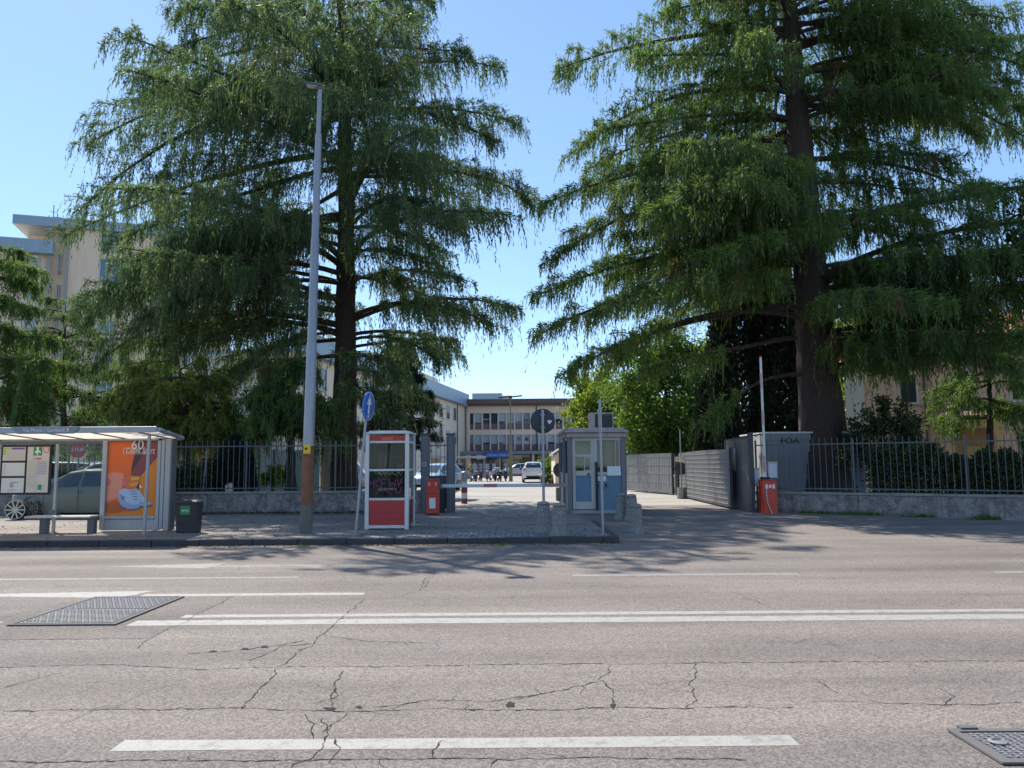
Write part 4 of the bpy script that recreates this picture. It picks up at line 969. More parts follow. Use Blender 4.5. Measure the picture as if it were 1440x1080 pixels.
def broadleaf(name, label, D, base_px, clumps, m_leaf, seed=3, size=.16, n_per=900, trunk_r=.18, cat='tree', base_z=.1, dens_edge=.5, m_bark=None, group=None):
    """clumps: (px,py,dy,radius m) surveyed; leaves fill the outer shell of each clump"""
    global rng
    rng = np.random.default_rng(seed)
    base = at(base_px, 600, D); base.z = base_z; base = np.array(base)
    wood, leaf = Geo(), Geo()
    C = [(np.array(at(x, y, D + dy)), r) for x, y, dy, r in clumps]
    top = max(c[2] for c, r in C)
    hub = base + np.array([0, 0, (top - base_z) * .45]); 
    wood.tube(np.linspace(base, hub, 8) + rng.normal(0, .02, (8, 3)), np.linspace(trunk_r * 1.2, trunk_r * .7, 8), 9)
    for c, r in C:
        t = np.linspace(0, 1, 9)[:, None]; st = base + (hub - base) * rng.uniform(.4, 1)
        path = st + (c - st) * t + np.array([0, 0, .3]) * np.sin(np.pi * t) + np.cumsum(rng.normal(0, .03, (9, 3)), 0) * t
        wood.tube(path, np.linspace(trunk_r * .5, .015, 9), 5)
        for j in range(7):
            d = rng.normal(size=3); d /= np.linalg.norm(d); d[2] = abs(d[2]) * .7
            wood.tube(np.linspace(c - d * .1, c + d * r * .9, 4), np.linspace(.02, .005, 4), 3)
        n = int(n_per * r * r)
        # sub-clumps: leaves gather on twigs, so the outline is uneven
        nt_ = max(6, int(16 * r)); d = rng.normal(size=(nt_, 3)); d /= np.linalg.norm(d, axis=1)[:, None]
        tw = c + d * (r * rng.uniform(.45, 1.08, nt_))[:, None] * np.array([1, 1, .85])
        k = rng.integers(0, nt_, n); off = rng.normal(0, .24 * r, (n, 3)) * rng.random((n, 1)) ** .5
        off[:, 2] -= np.abs(rng.normal(0, .12 * r, n))
        pos = tw[k] + off
        tan = rng.normal(size=(n, 3)); tan[:, 2] -= .35
        tb = rng.random(nt_)
        leaf.leaves(pos, tan, rng.uniform(.7, 1.3, n) * size, rng.uniform(.45, .75, n) * size, tb[k] * .5 + rng.normal(.25, .2, n))
    root = thing(name, label, cat, tuple(base), group=group)
    wood.obj('trunk', m_bark or bark_grey, root, True, base); leaf.obj('crown', m_leaf, root, False, base)
    return root

def column_tree(name, label, D, px, py_top, width_px, m_leaf, seed=5, base_z=.1, n=26000, lump=.25, size=.22, bottom=.6, flat=1.0, group=None, cat='tree'):
    global rng
    rng = np.random.default_rng(seed)
    top = at(px, py_top, D); base = np.array([at(px, 640, D).x, D, base_z]); H = top.z - base_z; Rm = width_px / 2 / 1080 * D
    wood, leaf = Geo(), Geo()
    wood.tube(np.linspace(base, base + np.array([0, 0, H * .8]), 6), np.linspace(.16, .03, 6), 7)
    z = rng.random(n) ** .9; th = rng.uniform(0, 2 * np.pi, n)
    prof = np.interp(z, [0, .06, .3, .7, .9, 1], [bottom, .85, 1, .85, .5, .04])
    lum = 1 + lump * np.sin(3 * th + 9 * z + 2 * np.sin(5 * z)) * .5 + lump * .5 * np.sin(7 * th - 23 * z)
    r = Rm * prof * lum * (1 - .5 * rng.random(n) ** 2.2)
    pos = base + np.stack([r * np.cos(th), r * np.sin(th) * flat, z * H + .05], 1)
    tan = np.stack([np.cos(th) * .5, np.sin(th) * .5, np.full(n, 1.)], 1) + rng.normal(0, .4, (n, 3))
    leaf.leaves(pos, tan, rng.uniform(.6, 1.4, n) * size, rng.uniform(.3, .5, n) * size, .3 + .3 * np.sin(5 * th + 13 * z) * .5 + rng.normal(0, .2, n))
    root = thing(name, label, cat, tuple(base), group=group)
    wood.obj('trunk', bark_grey, root, True, base); leaf.obj('crown', m_leaf, root, False, base)
    return root

def hedge(name, label, p0, p1, h, depth, m_leaf, seed=9, n=22000, size=.11, base_z=.1, cat='hedge'):
    global rng
    rng = np.random.default_rng(seed)
    p0 = np.array([p0[0], p0[1], base_z]); p1 = np.array([p1[0], p1[1], base_z]); u = p1 - p0; ln = np.linalg.norm(u); u /= ln; v = np.array([-u[1], u[0], 0])
    leaf, wood = Geo(), Geo()
    s = rng.random(n) * ln
    hh = h * (1 + .08 * np.sin(s * 1.7) + .07 * np.sin(s * 4.3 + 1) + .07 * np.sin(s * 11 + 2))
    z = rng.random(n) ** .7; d = rng.uniform(-.5, .5, n)
    shell = rng.random(n) < .7
    face = rng.random(n)
    d = np.where(shell & (face < .6), np.sign(d) * .5 * (1 + .12 * np.sin(s * 3 + z * 5)), d); z = np.where(shell & (face >= .6), 1.0, z)
    pos = p0 + u * s[:, None] + v * (d * depth)[:, None]; pos[:, 2] += z * hh; pos += rng.normal(0, .05, (n, 3))
    pos[:, 2] = np.maximum(pos[:, 2], base_z)
    tan = rng.normal(size=(n, 3)); tan[:, 2] += .4
    leaf.leaves(pos, tan, rng.uniform(.7, 1.4, n) * size, rng.uniform(.4, .7, n) * size, rng.normal(.4, .25, n))
    for k in range(int(ln / .35)):
        q = p0 + u * (k + .5) * .35
        wood.tube(np.array([q, q + np.array([0, 0, h * .8]) + rng.normal(0, .08, 3)]), [.02, .008], 4)
    root = thing(name, label, cat, tuple(p0))
    wood.obj('stems', bark_grey, root, False, p0); leaf.obj('foliage', m_leaf, root, False, p0)
    return root

PROF_L = [(3, 4.5), (6, 6.2), (10, 7.4), (14, 7), (18, 5.6), (22, 4.0), (26, 2.2), (28, .6)]
left_limbs = [(-20, 250, 15, -1), (40, 188, 92, 1), (70, 235, 60, -2), (120, 128, 192, 0), (110, 185, 130, 2), (170, 112, 272, -1), (215, 84, 312, 1), (235, 150, 325, -2),
    (330, 150, 395, -3), (380, 110, 440, -1), (300, 190, 365, 2), (440, 345, 412, -1), (420, 130, 420, 2), (400, 200, 430, -3), (470, 240, 485, 1), (350, 230, 380, -1), (460, 130, 500, 1), (470, 345, 512, -2), (560, 340, 605, -4),
    (440, 200, 470, 2), (500, 290, 530, 1), (400, 240, 420, -4), (350, 260, 345, -3),
    (-60, 300, -60, 1), (-40, 590, -40, 0), (10, 612, -5, 1), (60, 660, 60, -1), (110, 706, 82, 0), (165, 728, 163, 1), (150, 690, 190, -2), (245, 748, 272, 0), (215, 700, 250, 2),
    (300, 650, 300, -3), (400, 648, 385, -1), (380, 600, 360, -3), (455, 727, 425, 0), (450, 690, 440, -2), (480, 612, 500, -2), (520, 600, 560, -1), (540, 560, 580, -3), (500, 560, 520, -4), (490, 640, 470, 1)]
right_limbs = [(40, 1380, 60, -1), (0, 1350, 20, 2), (70, 1440, 60, 2), (110, 1460, 130, 1), (130, 1300, 120, -3), (60, 1260, 40, -2), (150, 1350, 150, 1), (100, 1420, 170, 3), (20, 1290, -10, -4), (-40, 930, -20, 0), (0, 940, 5, -2), (40, 788, 82, 0), (80, 895, 62, -3), (130, 815, 205, 1), (170, 850, 170, -2), (220, 758, 262, 0), (200, 830, 250, 2), (300, 764, 345, -1),
    (290, 900, 290, -5), (330, 752, 395, 0), (350, 840, 350, 2), (400, 755, 452, 0), (380, 830, 420, -3, .35), (430, 800, 500, -1, .55), (450, 860, 500, 1, .55), (470, 900, 505, -1, .5), (420, 940, 400, -4), (350, 1000, 340, -5),
    (-60, 1300, -40, 1), (20, 1420, 10, 0), (60, 1480, 90, -1), (100, 1400, 130, -3), (150, 1470, 190, 1), (170, 1380, 180, -2), (225, 1392, 268, 1), (300, 1320, 330, 1), (330, 1290, 300, -3),
    (380, 1340, 370, 2), (430, 1470, 420, -1), (400, 1400, 400, -3), (450, 1440, 470, -3), (470, 1380, 480, 1), (480, 1290, 470, -3), (520, 1300, 500, 0), (470, 1440, 455, -5), (500, 1340, 455, -5), (490, 1420, 500, -4), (510, 1240, 480, -4), (460, 1500, 470, 1), (500, 1380, 470, 2), (530, 1260, 510, 1), (440, 1330, 420, -6), (440, 1240, 420, -5), (530, 1005, 582, -2, .66)]
deodar('cedar_tree', 'tall drooping cedar behind the low wall and bus shelter, its crown overhanging the street lamp', 30,
       [(484, 705), (486, 500), (487, 300), (484, 120), (480, 0), (477, -200)], left_limbs, 28, .50, M_cedar_l, PROF_L, fill=44, dens=.86, tstart=.2, seed=11, tier=2.0, gap=.3, extra=[(14.5, -4, 10.2, .2), (16, 10, 9.5, 0), (12.2, 4, 10, .3), (7.9, -34, 9.3, .8), (9.6, -26, 10.2, .3), (9.6, 42, 9.4, .2), (11.6, 24, 10, 0), (13.6, -24, 10.2, -.2), (15.6, -34, 9.6, -.2), (15.6, 22, 9.4, -.2), (17.6, -22, 9, 0)], lean_l=.16, zmin=5.5, hang=1.2)
deodar('cedar_tree', 'massive dark cedar with a thick brown trunk behind the railing beside the grey container', 27,
       [(1164, 720), (1155, 600), (1146, 480), (1134, 320), (1122, 180), (1112, 50), (1104, -150)], right_limbs, 25, .80, M_cedar,
       [(3, 5), (6, 8.5), (10, 9.2), (14, 8.6), (17, 7), (19.5, 5), (22, 4), (25, .8)], fill=88, dens=.86, tier=1.7, gap=.5, cut=(10.2, 15.6, 4.6), extra=[(9.2, -50, 7.8, .2), (10.4, -64, 8, .2), (11, -44, 8.2, .1), (9.8, -36, 7.5, .2), (7.6, 36, 7.5, .4), (8, 44, 9.5, .3), (10, 52, 10.5, .2), (6.6, 60, 10, .4)], seed=23, zmin=7.6, hang=1.0, tstart=.12, lean_l=-.12)
deodar('cedar_tree', 'bushy dark cedar rising above the timetable end of the shelter roof', 29,
       [(-35, 690), (-30, 480), (-25, 340)], [(350, 30, 352, 0), (380, 48, 372, -1), (400, 52, 400, 0), (430, 40, 430, -1), (480, 75, 470, -1), (500, 98, 510, 0), (520, 70, 500, -2), (540, 95, 548, -1), (560, 60, 565, -2), (580, 40, 590, -1)],
       10.6, .3, M_cedar, [(2, 3.2), (5, 3.2), (8, 2.2), (10.5, .5)], fill=26, seed=31, zmin=2.5, tstart=.15)
deodar('cedar_tree', 'thin flat-tiered cedar with bare lower stem in front of the tall block', 38,
       [(88, 690), (90, 560), (92, 420)], [(425, 70, 418, 0), (440, 42, 434, 0), (440, 150, 432, -1), (470, 48, 462, 1), (475, 140, 470, 0), (520, 160, 520, -1), (530, 40, 530, 1), (560, 170, 560, 0), (580, 30, 570, -1), (600, 150, 600, -1)],
       10.4, .2, M_cedar_l, [(2, 3.4), (5, 3.3), (8, 2.2), (10, .6)], fill=24, seed=37, zmin=2.5, hang=.6, dens=.9)
deodar('cedar_tree', 'low yellow-topped cedar with forked stem behind the litter bin', 27.5,
       [(262, 700), (264, 600), (250, 500)], [(510, 190, 520, 0), (520, 280, 500, 0), (530, 150, 562, -1), (540, 320, 560, -1), (560, 170, 575, -1), (570, 330, 600, -1), (590, 200, 605, -1), (550, 230, 540, -2)],
       5.8, .16, M_pale, [(2, 2.6), (4, 2.3), (5.5, .6)], fill=26, seed=41, zmin=2.3, tstart=.15, hang=.8)
deodar('cedar_tree', 'slim dark cedar standing just left of the street lamp pole', 27,
       [(409, 700), (409, 600), (405, 500)], [(560, 350, 600, -1), (570, 455, 590, -1), (590, 340, 630, -1), (600, 440, 630, 0), (540, 360, 560, 0)],
       6.2, .19, M_cedar, [(2, 2.2), (4, 1.9), (6, .5)], fill=24, seed=43, zmin=2.4, tstart=.15)
deodar('cedar_tree', 'dark cedar in the middle distance filling the gap below the ward block', 43,
       [(205, 690), (205, 560), (205, 462)], [(520, 120, 520, 0), (540, 290, 540, 0), (570, 110, 575, 0), (590, 310, 600, 0)], 9.4, .2, M_cedar, [(2, 4.4), (5, 3.8), (8, 2.0), (9.3, .5)], fill=40, seed=57, zmin=1.8, tstart=.12, dens=.8, lsz=1.3)
deodar('spruce_tree', 'bluish dark spruce behind the red phone booth', 35,
       [(565, 690), (562, 560), (558, 455)], [(560, 612, 568, 0), (590, 606, 592, -1), (600, 500, 600, -1), (575, 510, 560, 0), (610, 610, 612, 0)],
       7.6, .18, M_spruce, [(1, 2.0), (3, 1.9), (6, 1.0), (7.5, .3)], fill=44, seed=47, zmin=1.0, tstart=.1, hang=.5)
deodar('cedar_tree', 'small drooping cedar shading the porch of the pink house', 30,
       [(1392, 700), (1392, 560), (1390, 440)], [(520, 1322, 592, -1), (540, 1345, 600, 0), (500, 1450, 560, 0), (560, 1440, 620, -1), (470, 1350, 510, 0)],
       7.6, .16, M_cedar, [(3, 2.3), (5, 1.8), (7.4, .4)], fill=15, seed=53, zmin=3.2, tstart=.15)
column_tree('cypress_tree', 'dark columnar cypress left of the pair behind the corrugated fence', 34, 1040, 305, 66, M_cyp, 5, n=30000)
column_tree('cypress_tree', 'dark columnar cypress right of the pair, against the massive cedar trunk', 33, 1100, 318, 60, M_cyp, 6, n=30000)
column_tree('cypress_tree', 'shorter dark evergreen column at the corner of the corrugated fence', 36, 1012, 520, 60, M_cyp, 8, n=16000)
broadleaf('maple_tree', 'bright yellow-green young tree behind the guard booth roof', 47, 838,
          [(830, 560, 0, 1.5), (815, 585, 0, 1.0), (850, 540, 1, 1.3), (845, 590, -1, 1.4), (822, 535, 0, .8), (870, 575, 0, 1.2), (830, 610, 0, 1.1)], M_bright, 61, .2, 1300)
broadleaf('lime_tree', 'broad green leafy tree behind the corrugated metal fence', 42, 935,
          [(900, 540, 0, 1.9), (935, 520, 1, 2.0), (975, 540, 0, 1.7), (915, 590, -1, 1.9), (955, 590, -1, 1.8), (990, 500, 1, 1.6), (885, 610, 0, 1.3), (940, 625, -1, 1.4), (1000, 590, 0, 1.4), (940, 480, 1, 1.5), (900, 490, 0, 1.3), (985, 630, 0, 1.2)],
          M_broad, 67, .2, 1100)
broadleaf('acacia_tree', 'yellow-green tree showing between the cedar trunk and the pink house', 48, 1195,
          [(1195, 500, 0, 1.6), (1205, 540, 0, 1.5), (1190, 460, 0, 1.6), (1210, 590, 0, 1.3), (1185, 570, 0, 1.3)], M_bright, 71, .2, 1100)
broadleaf('shrub', 'sparse dark shrub with layered twigs in front of the pink house', 25.5, 1225,
          [(1215, 600, 0, .8), (1250, 590, 0, .75), (1235, 565, 0, .5), (1275, 605, 0, .6), (1205, 630, 0, .7), (1295, 615, -.2, .4), (1245, 630, 0, .8)], M_shrub, 73, .12, 2200, .07, 'shrub', m_bark=bark_dark)
broadleaf('roadside_tree', 'leafy twigs reaching in from a tree past the upper right edge', 24, 1600,
          [(1425, 345, 0, .45), (1440, 300, 0, .4), (1410, 375, .3, .35), (1450, 385, 0, .6), (1475, 340, 0, .9), (1540, 300, 0, 1.8), (1600, 360, 0, 2.0), (1580, 240, 0, 1.7), (1440, 268, 0, .25)], M_shrub, 79, .17, 700, .2, m_bark=bark_dark)
broadleaf('rounded_bush', 'dark rounded bush behind the fence beside the shelter end', 25.2, 275,
          [(262, 665, 0, .55), (285, 660, .2, .6), (275, 680, 0, .6), (298, 672, 0, .5), (250, 680, 0, .5)], M_shrub, 83, .1, 5200, .05, 'bush')
column_tree('clipped_evergreen', 'dense dark clipped evergreen tapering to its foot behind the fence', 25.6, 330, 618, 56, M_cyp, 87, n=24000, lump=.1, size=.13, bottom=.62, cat='shrub')
broadleaf('small_shrub', 'bright green little shrub between the clipped evergreen and the thin trunk', 27, 385,
          [(383, 664, 0, .35), (392, 672, 0, .35), (376, 676, 0, .3)], M_bright, 89, .12, 4000, .03, 'shrub')
ra, rb = G(1090, 722, .1), G(1440, 736, .03)
ud = (rb - ra).normalized(); nd = Vector((-ud.y, ud.x, 0))
hedge('garden_hedge', 'unclipped dark green hedge behind the right railing', ra + ud * 2.4 + nd * 1.2, ra + ud * 12 + nd * 1.2, 1.62, .9, M_shrub, 91, 46000)
broadleaf('courtyard_bush', 'rounded bush behind the white car in the courtyard', 64, 775,
          [(774, 655, 0, .9), (778, 668, 0, 1.0), (783, 645, 0, .7)], M_broad, 93, .2, 1500, .06, 'bush')
broadleaf('courtyard_bush', 'low grey-green bush at the foot of the cream lodge', 55, 776,
          [(772, 676, 0, .6), (780, 678, -.5, .6)], M_shrub, 95, .15, 2600, .05, 'bush')
# ------------------------------------------------------------------ walls, fences, gates
m, nt, p = new_mat('roughcast_wall'); v = coords(nt)
peb = ramp(nt, noise(nt, v, 22, 6, .8), .36, .64, (.17, .15, .14), (.50, .455, .425))
peb = mixcol(nt, ramp(nt, noise(nt, v, 3.2, 8, .75), .42, .62), peb, mixcol(nt, 1, peb, (.42, .40, .38), 'MULTIPLY'))
drip = ramp(nt, noise(nt, coords(nt, (5, 5, .5)), 1.6, 6, .7), .5, .72)
L(nt, mixcol(nt, drip, peb, mixcol(nt, 1, peb, (.55, .52, .50), 'MULTIPLY')), p.inputs['Base Color']); p.inputs['Roughness'].default_value = .95
bump(nt, noise(nt, v, 26, 6, .8), 1, .03, p); M_roughw = m
M_coping = mat('wall_coping', (.26, .245, .22), .9, var=.25, bumps=.5, stain=.7, stain_c=(.10, .10, .06))
M_fence = mat('fence_paint', (.095, .10, .11), .55, .2, var=.2, stain=.5, streak=True, stain_c=(.13, .09, .06))
M_fencel = mat('pale_fence_paint', (.10, .105, .115), .55, .2, var=.15, stain=.4, streak=True, stain_c=(.15, .11, .08))
def low_wall(name, label, P, Q, h, base, split=2.9):
    u = (Q - P); ln = u.length; ang = math.atan2(u.y, u.x)
    t = thing(name, label, 'wall', (P.x, P.y, 0), rz=ang)
    zb0, zb1 = base
    n = max(1, int(ln / split)); b = MB()
    for i in range(n):
        x0_, x1_ = ln * i / n, ln * (i + 1) / n
        b.b2(x0_ + .004, x1_ - .004, 0, .30, -.1, h - .07)
    b.obj('masonry', M_roughw, t)
    b = MB(); n2 = max(1, int(ln / 1.2))
    for i in range(n2): b.b2(ln * i / n2 + .003, ln * (i + 1) / n2 - .003, -.04, .34, h - .068, h + (.004 if i % 2 else 0))
    b.obj('coping', M_coping, t, bevel=.012)
    return t
def railing(name, label, P, Q, z0, z1, step, m, post=2.9, rb=.011, zrail=(.1, .16), posts_m=None):
    u = (Q - P); ln = u.length; ang = math.atan2(u.y, u.x)
    t = thing(name, label, 'fence', (P.x, P.y, 0), rz=ang)
    b = MB(); n = int(ln / step)
    rr = random.Random(int(ln * 10))
    for i in range(n + 1):
        x = i * step; dx_ = rr.gauss(0, .008)
        b.tube([(x, .15, z0 + .02), (x + dx_, .15 + rr.gauss(0, .006), z1)], rb, 6)
        b.add([(x + dx_ - rb, .15, z1), (x + dx_, .15 - rb, z1), (x + dx_ + rb, .15, z1), (x + dx_, .15 + rb, z1), (x + dx_, .15, z1 + .05)], [(0, 1, 4), (1, 2, 4), (2, 3, 4), (3, 0, 4)])
    b.obj('bars', m, t)
    for z in (z0 + zrail[0], z1 - zrail[1]):
        MB().b2(0, ln, .132, .168, z - .018, z + .018).obj('rail', m, t)
    n = max(1, round(ln / post))
    for i in range(n + 1):
        x = ln * i / n
        MB().b2(x - .022, x + .022, .125, .175, z0 - .06, z1 - .02).obj('post', posts_m or m, t)
    return t
hw_ = at(400, 691, WY).z
fz1 = at(400, 620, WY + .15).z
P, Q = Vector((-19.5, WY, 0)), Vector((G(594, 722, SZ).x - .02, WY, 0))
low_wall('garden_wall', 'low roughcast wall with stone coping running behind the shelter to the gate post', P, Q, hw_, (0, 0))
railing('iron_railing', 'dark iron railing behind the bus shelter and the street lamp', P, Q, hw_, fz1, .168, M_fence)
RP = G(1064, 722, .06); RQ = G(1440, 736.5, .0)
ud = (RQ - RP).normalized(); RE = RP + ud * 22
hR = at(1150, 692, RP.y - (86 / 376) * (RP.y - RQ.y)).z
fR = at(1240, 615, RP.y - (176 / 376) * (RP.y - RQ.y)).z
low_wall('garden_wall', 'low pebbledash wall under the grey railing, with weeds at its foot', RP, RE, hR, (0, 0))
railing('iron_railing', 'grey pointed railing on the low wall in front of the garden hedge', RP, RE, hR, fR, .168, M_fencel, rb=.012)
# weeds at the foot of the right wall, grass tufts on the kerb
def weeds(name, label, pts, n, h, seed, m_=None):
    global rng
    rng = np.random.default_rng(seed); g_ = Geo()
    for (p, w_) in pts:
        pos = np.array([p.x, p.y, p.z]) + np.stack([rng.normal(0, w_, n), rng.normal(0, .06, n), np.zeros(n)], 1)
        d = rng.normal(0, .5, (n, 3)); d[:, 2] = 1
        g_.leaves(pos, d, h * rng.uniform(.4, 1.2, n), .018, rng.normal(.5, .25, n))
    o = g_.obj(name, m_ or M_broad); o['label'] = label; o['category'] = 'weeds'; o['kind'] = 'stuff'; return o
wpts = [(RP + ud * s_ + Vector((ud.y, -ud.x, 0)) * .08, .22) for s_ in (1.5, 2.0, 2.5, 2.9, 3.3)] + [(RP + ud * s_ + Vector((ud.y, -ud.x, 0)) * .06, .3) for s_ in (4.5, 6, 7.5)]
for p, w_ in wpts: p.z = .05
weeds('grass_tufts', 'weeds and cut grass along the foot of the right wall', wpts, 260, .2, 3)
weeds('weeds', 'low weeds along the foot of the left garden wall', [(Vector((x, WY - .05, SZ)), .5) for x in np.arange(-13, -4, .8)], 120, .10, 4, M_shrub)
weeds('weeds', 'small weeds growing out of the kerb joint', [(G(x, 767, 0), .08) for x in (140, 265, 300, 430, 700)], 60, .05, 5)

# ---- fixed gate bay with two steel posts, left of the entrance
gy = WY + .05
g0, g1_, g2_, g3_ = [at(x, 700, gy).x for x in (592, 604, 628, 640)]
gz = at(616, 612, gy).z
t = thing('gate_bay', 'narrow steel gate bay between two tall grey posts right of the phone booth', 'gate', (g0, gy, SZ))
GH = gz - SZ
for a_, c_ in ((0, g1_ - g0), (g2_ - g0, g3_ - g0)):
    MB().b2(a_ + .03, c_ - .03, -.11, .11, 0, GH).mat(0).b2(a_, a_ + .028, -.13, .13, 0, GH - .05).b2(c_ - .028, c_, -.13, .13, 0, GH - .05).obj('post', M_slate, t, bevel=.006)
    MB().b2(a_ - .01, c_ + .01, -.14, .14, GH, GH + .05).obj('post_cap', M_slated, t)
gm0, gm1 = g1_ - g0, g2_ - g0
b = MB()
for k in range(4):
    x = gm0 + (gm1 - gm0) * (k + .5) / 4; b.tube([(x, 0, 1.1), (x, 0, GH - .05 - (.12 if k % 3 == 0 else 0))], .011, 6)
b.b2(gm0, gm1, -.02, .02, GH - .34, GH - .30)
b.obj('bars', M_slate, t)
MB().b2(gm0, gm1, -.02, .02, .1, 1.12).obj('lower_panel', M_slated, t)
MB().b2(.04, .19, -.125, -.112, 1.42, 1.55).mat(1).b2(.075, .155, -.129, -.125, 1.455, 1.515).obj('small_plate', [mat('pink_plate', (.45, .28, .28), .5), M_slate], t)
MB().b2(gm1 - .32, gm1 - .03, -.32, -.06, 0, .72).obj('drain_cover_box', M_dark, t, bevel=.02)

# ---- gate leaf on the right, swung open inwards
hg = G(1059, 722, .08); fg = G(1024, 713, .10)
u = (fg - hg); lnG = u.length; ang = math.atan2(u.y, u.x)
zt = at(1043, 613, (hg.y + fg.y) / 2).z
t = thing('gate_leaf', 'solid dark grey steel gate leaf swung open with a white notice', 'gate', (hg.x, hg.y, .08), rz=ang)
zt -= .08
MB().b2(0, lnG, -.03, .03, .03, zt - .12).obj('panel', M_slate, t)
b = MB().b2(0, .10, -.06, .06, 0, zt + .02).b2(lnG - .08, lnG, -.05, .05, .02, zt - .10).b2(lnG * .52, lnG * .52 + .05, -.045, .045, .03, zt - .05).b2(.1, lnG - .08, -.04, .04, zt - .12, zt - .07).b2(.1, lnG - .08, -.04, .04, .0, .05)
b.obj('frame', M_slated, t, bevel=.006)
sgn = 1
xn = lnG * .60
MB().b2(xn - .20, xn + .06, .032, .04, 1.25, 1.95).b2(xn - .20, xn + .06, -.04, -.032, 1.25, 1.95).obj('paper_notice', M_paper, t)
MB().b2(-.12, -.01, -.06, .06, 0, zt + .05).obj('hinge_post', M_slated, t, bevel=.01)
# meter boxes on the railing by the barrier
for px0, px1, py0, py1, lab in ((1056, 1067, 660, 684, 'lower pale meter box beside the gate leaf'), (1080, 1092, 651, 672, 'higher pale meter box right of the raised barrier arm')):
    Yb = RP.y - .12
    a_, c_ = at(px0, py1, Yb), at(px1, py0, Yb)
    t = thing('meter_box', lab, 'meter box', ((a_.x + c_.x) / 2, Yb, a_.z))
    w_, h_ = c_.x - a_.x, c_.z - a_.z
    MB().b2(-w_ / 2, w_ / 2, -.07, .05, 0, h_).obj('case', mat('meter_grey', (.55, .57, .60), .5, var=.04), t, bevel=.012)
    MB().b2(-w_ / 2 - .01, w_ / 2 + .01, -.085, .055, h_, h_ + .04).obj('lid', mat('meter_lid', (.55, .47, .30), .5), t, bevel=.006)
    MB().b2(-.02, .02, .05, .10, -.3 if py1 > 680 else -.5, h_ * .7).obj('bracket', M_galv, t)

# ---- corrugated sheet fence along the side drive
M_corr = mat('corrugated_zinc', (.36, .36, .36), .5, .35, var=.2, scale=5, stain=.5, streak=True, stain_c=(.12, .115, .10))
def sheet_fence(name, label, A, B, z1, rows, seed):
    u = B - A; ln = u.length; ang = math.atan2(u.y, u.x)
    t = thing(name, label, 'fence', (A.x, A.y, SZ), rz=ang)
    n = int(ln / .045); h = z1 - SZ
    vs_ = []; 
    for i in range(n + 1):
        x = ln * i / n; y = .018 * (1 if (i // 2) % 2 else -1)
        tz = h + .03 * math.sin(int(x / .9) * 12.9)
        vs_ += [(x, y, .06), (x, y, tz)]
    MB().add(vs_, [(2 * i, 2 * i + 2, 2 * i + 3, 2 * i + 1) for i in range(n)]).obj('sheeting', M_corr, t)
    for k in range(rows):
        z = .15 + (h - .25) * k / (rows - 1)
        MB().b2(0, ln, -.045, -.022, z - .008, z + .008).obj('rail', M_corr, t)
    for k in range(max(2, int(ln / 2.2)) + 1):
        x = ln * k / max(2, int(ln / 2.2)); MB().b2(x - .035, x + .035, .03, .1, 0, h + .04).obj('post', M_slated, t)
    return t
fA = G(1027, 716, SZ); fM = G(957, 699, SZ); fM2 = G(945, 696, SZ); fB = G(876, 690, SZ)
zc = 1.88 + SZ
sheet_fence('sheet_fence', 'ribbed grey metal fence section nearer the open gate leaf', fM, fA, zc, 11, 1)
sheet_fence('sheet_fence', 'ribbed grey metal fence section farther back behind the guard booth', fB, fM2, zc, 5, 2)
t = thing('gate_post', 'dark square post between the two ribbed fence sections', 'post', (fM2.x + .25, fM2.y - .15, SZ))
MB().b2(-.13, -.01, -.08, .08, 0, 1.75).mat(1).b2(.02, .22, -.1, .1, 0, 1.8).obj('shaft', [M_slate, mat('brown_post', (.05, .038, .036), .7)], t)
MB().b2(-.15, .24, -.11, .11, 1.8, 1.85).obj('cap', M_slated, t)
q = G(959, 701, SZ)
t = thing('round_sign', 'dark round sign back under a small white plate by the ribbed fence', 'road sign', q, group='round signs seen from behind')
Yq = q.y
MB().tube([(0, 0, .3), (0, 0, at(957, 604, Yq).z - SZ)], .028, 10).obj('pole', M_galv, t, smooth=True)
a_, c_ = at(950, 649, Yq), at(965, 642, Yq)
MB().b2(a_.x - q.x, c_.x - q.x, -.05, -.035, a_.z - SZ, c_.z - SZ).mat(1).b2(a_.x - q.x + .05, a_.x - q.x + .12, -.054, -.05, a_.z - SZ + .06, a_.z - SZ + .14).b2(a_.x - q.x + .2, c_.x - q.x - .05, -.054, -.05, a_.z - SZ + .12, a_.z - SZ + .15).obj('plate', [mat('cream_plate', (.72, .68, .52), .5), MATS['timetable_grey']], t)
zc_ = at(957, 659, Yq).z - SZ; rr_ = 9 / 1080 * Yq
MB().lathe([(rr_ * .97, .03), (rr_, .036), (rr_, .044), (rr_ * .97, .05)], 32, (0, 0, zc_), 'Y').obj('sign_plate', M_signback, t, smooth=True)
MB().b2(-.16, .27, -.2, .2, 0, .44).mat(1).b2(-.17, .02, -.21, -.19, .02, .42).obj('base_block', [mat('mossy_block', (.13, .12, .10), .9, bumps=.5), M_conc], t, bevel=.02)
q = at(892, 640, fB.y + .6)
t = thing('bird_house', 'small beige box on a thin stick behind the ribbed fence', 'bird house', (q.x, q.y, SZ))
w_ = 7.5 / 1080 * q.y; zq = at(892, 640, q.y).z - SZ; zq1 = at(892, 627, q.y).z - SZ
MB().tube([(0, 0, 0), (0, 0, zq)], .025, 8).obj('stick', M_galv, t)
MB().b2(-w_ / 2, w_ / 2, -.12, .12, zq, zq1).mat(1).b2(-w_ / 2 - .02, w_ / 2 + .02, -.14, .14, zq1, zq1 + .04).obj('box', [mat('beige_wood', (.50, .42, .28), .8), M_conc], t, bevel=.01)

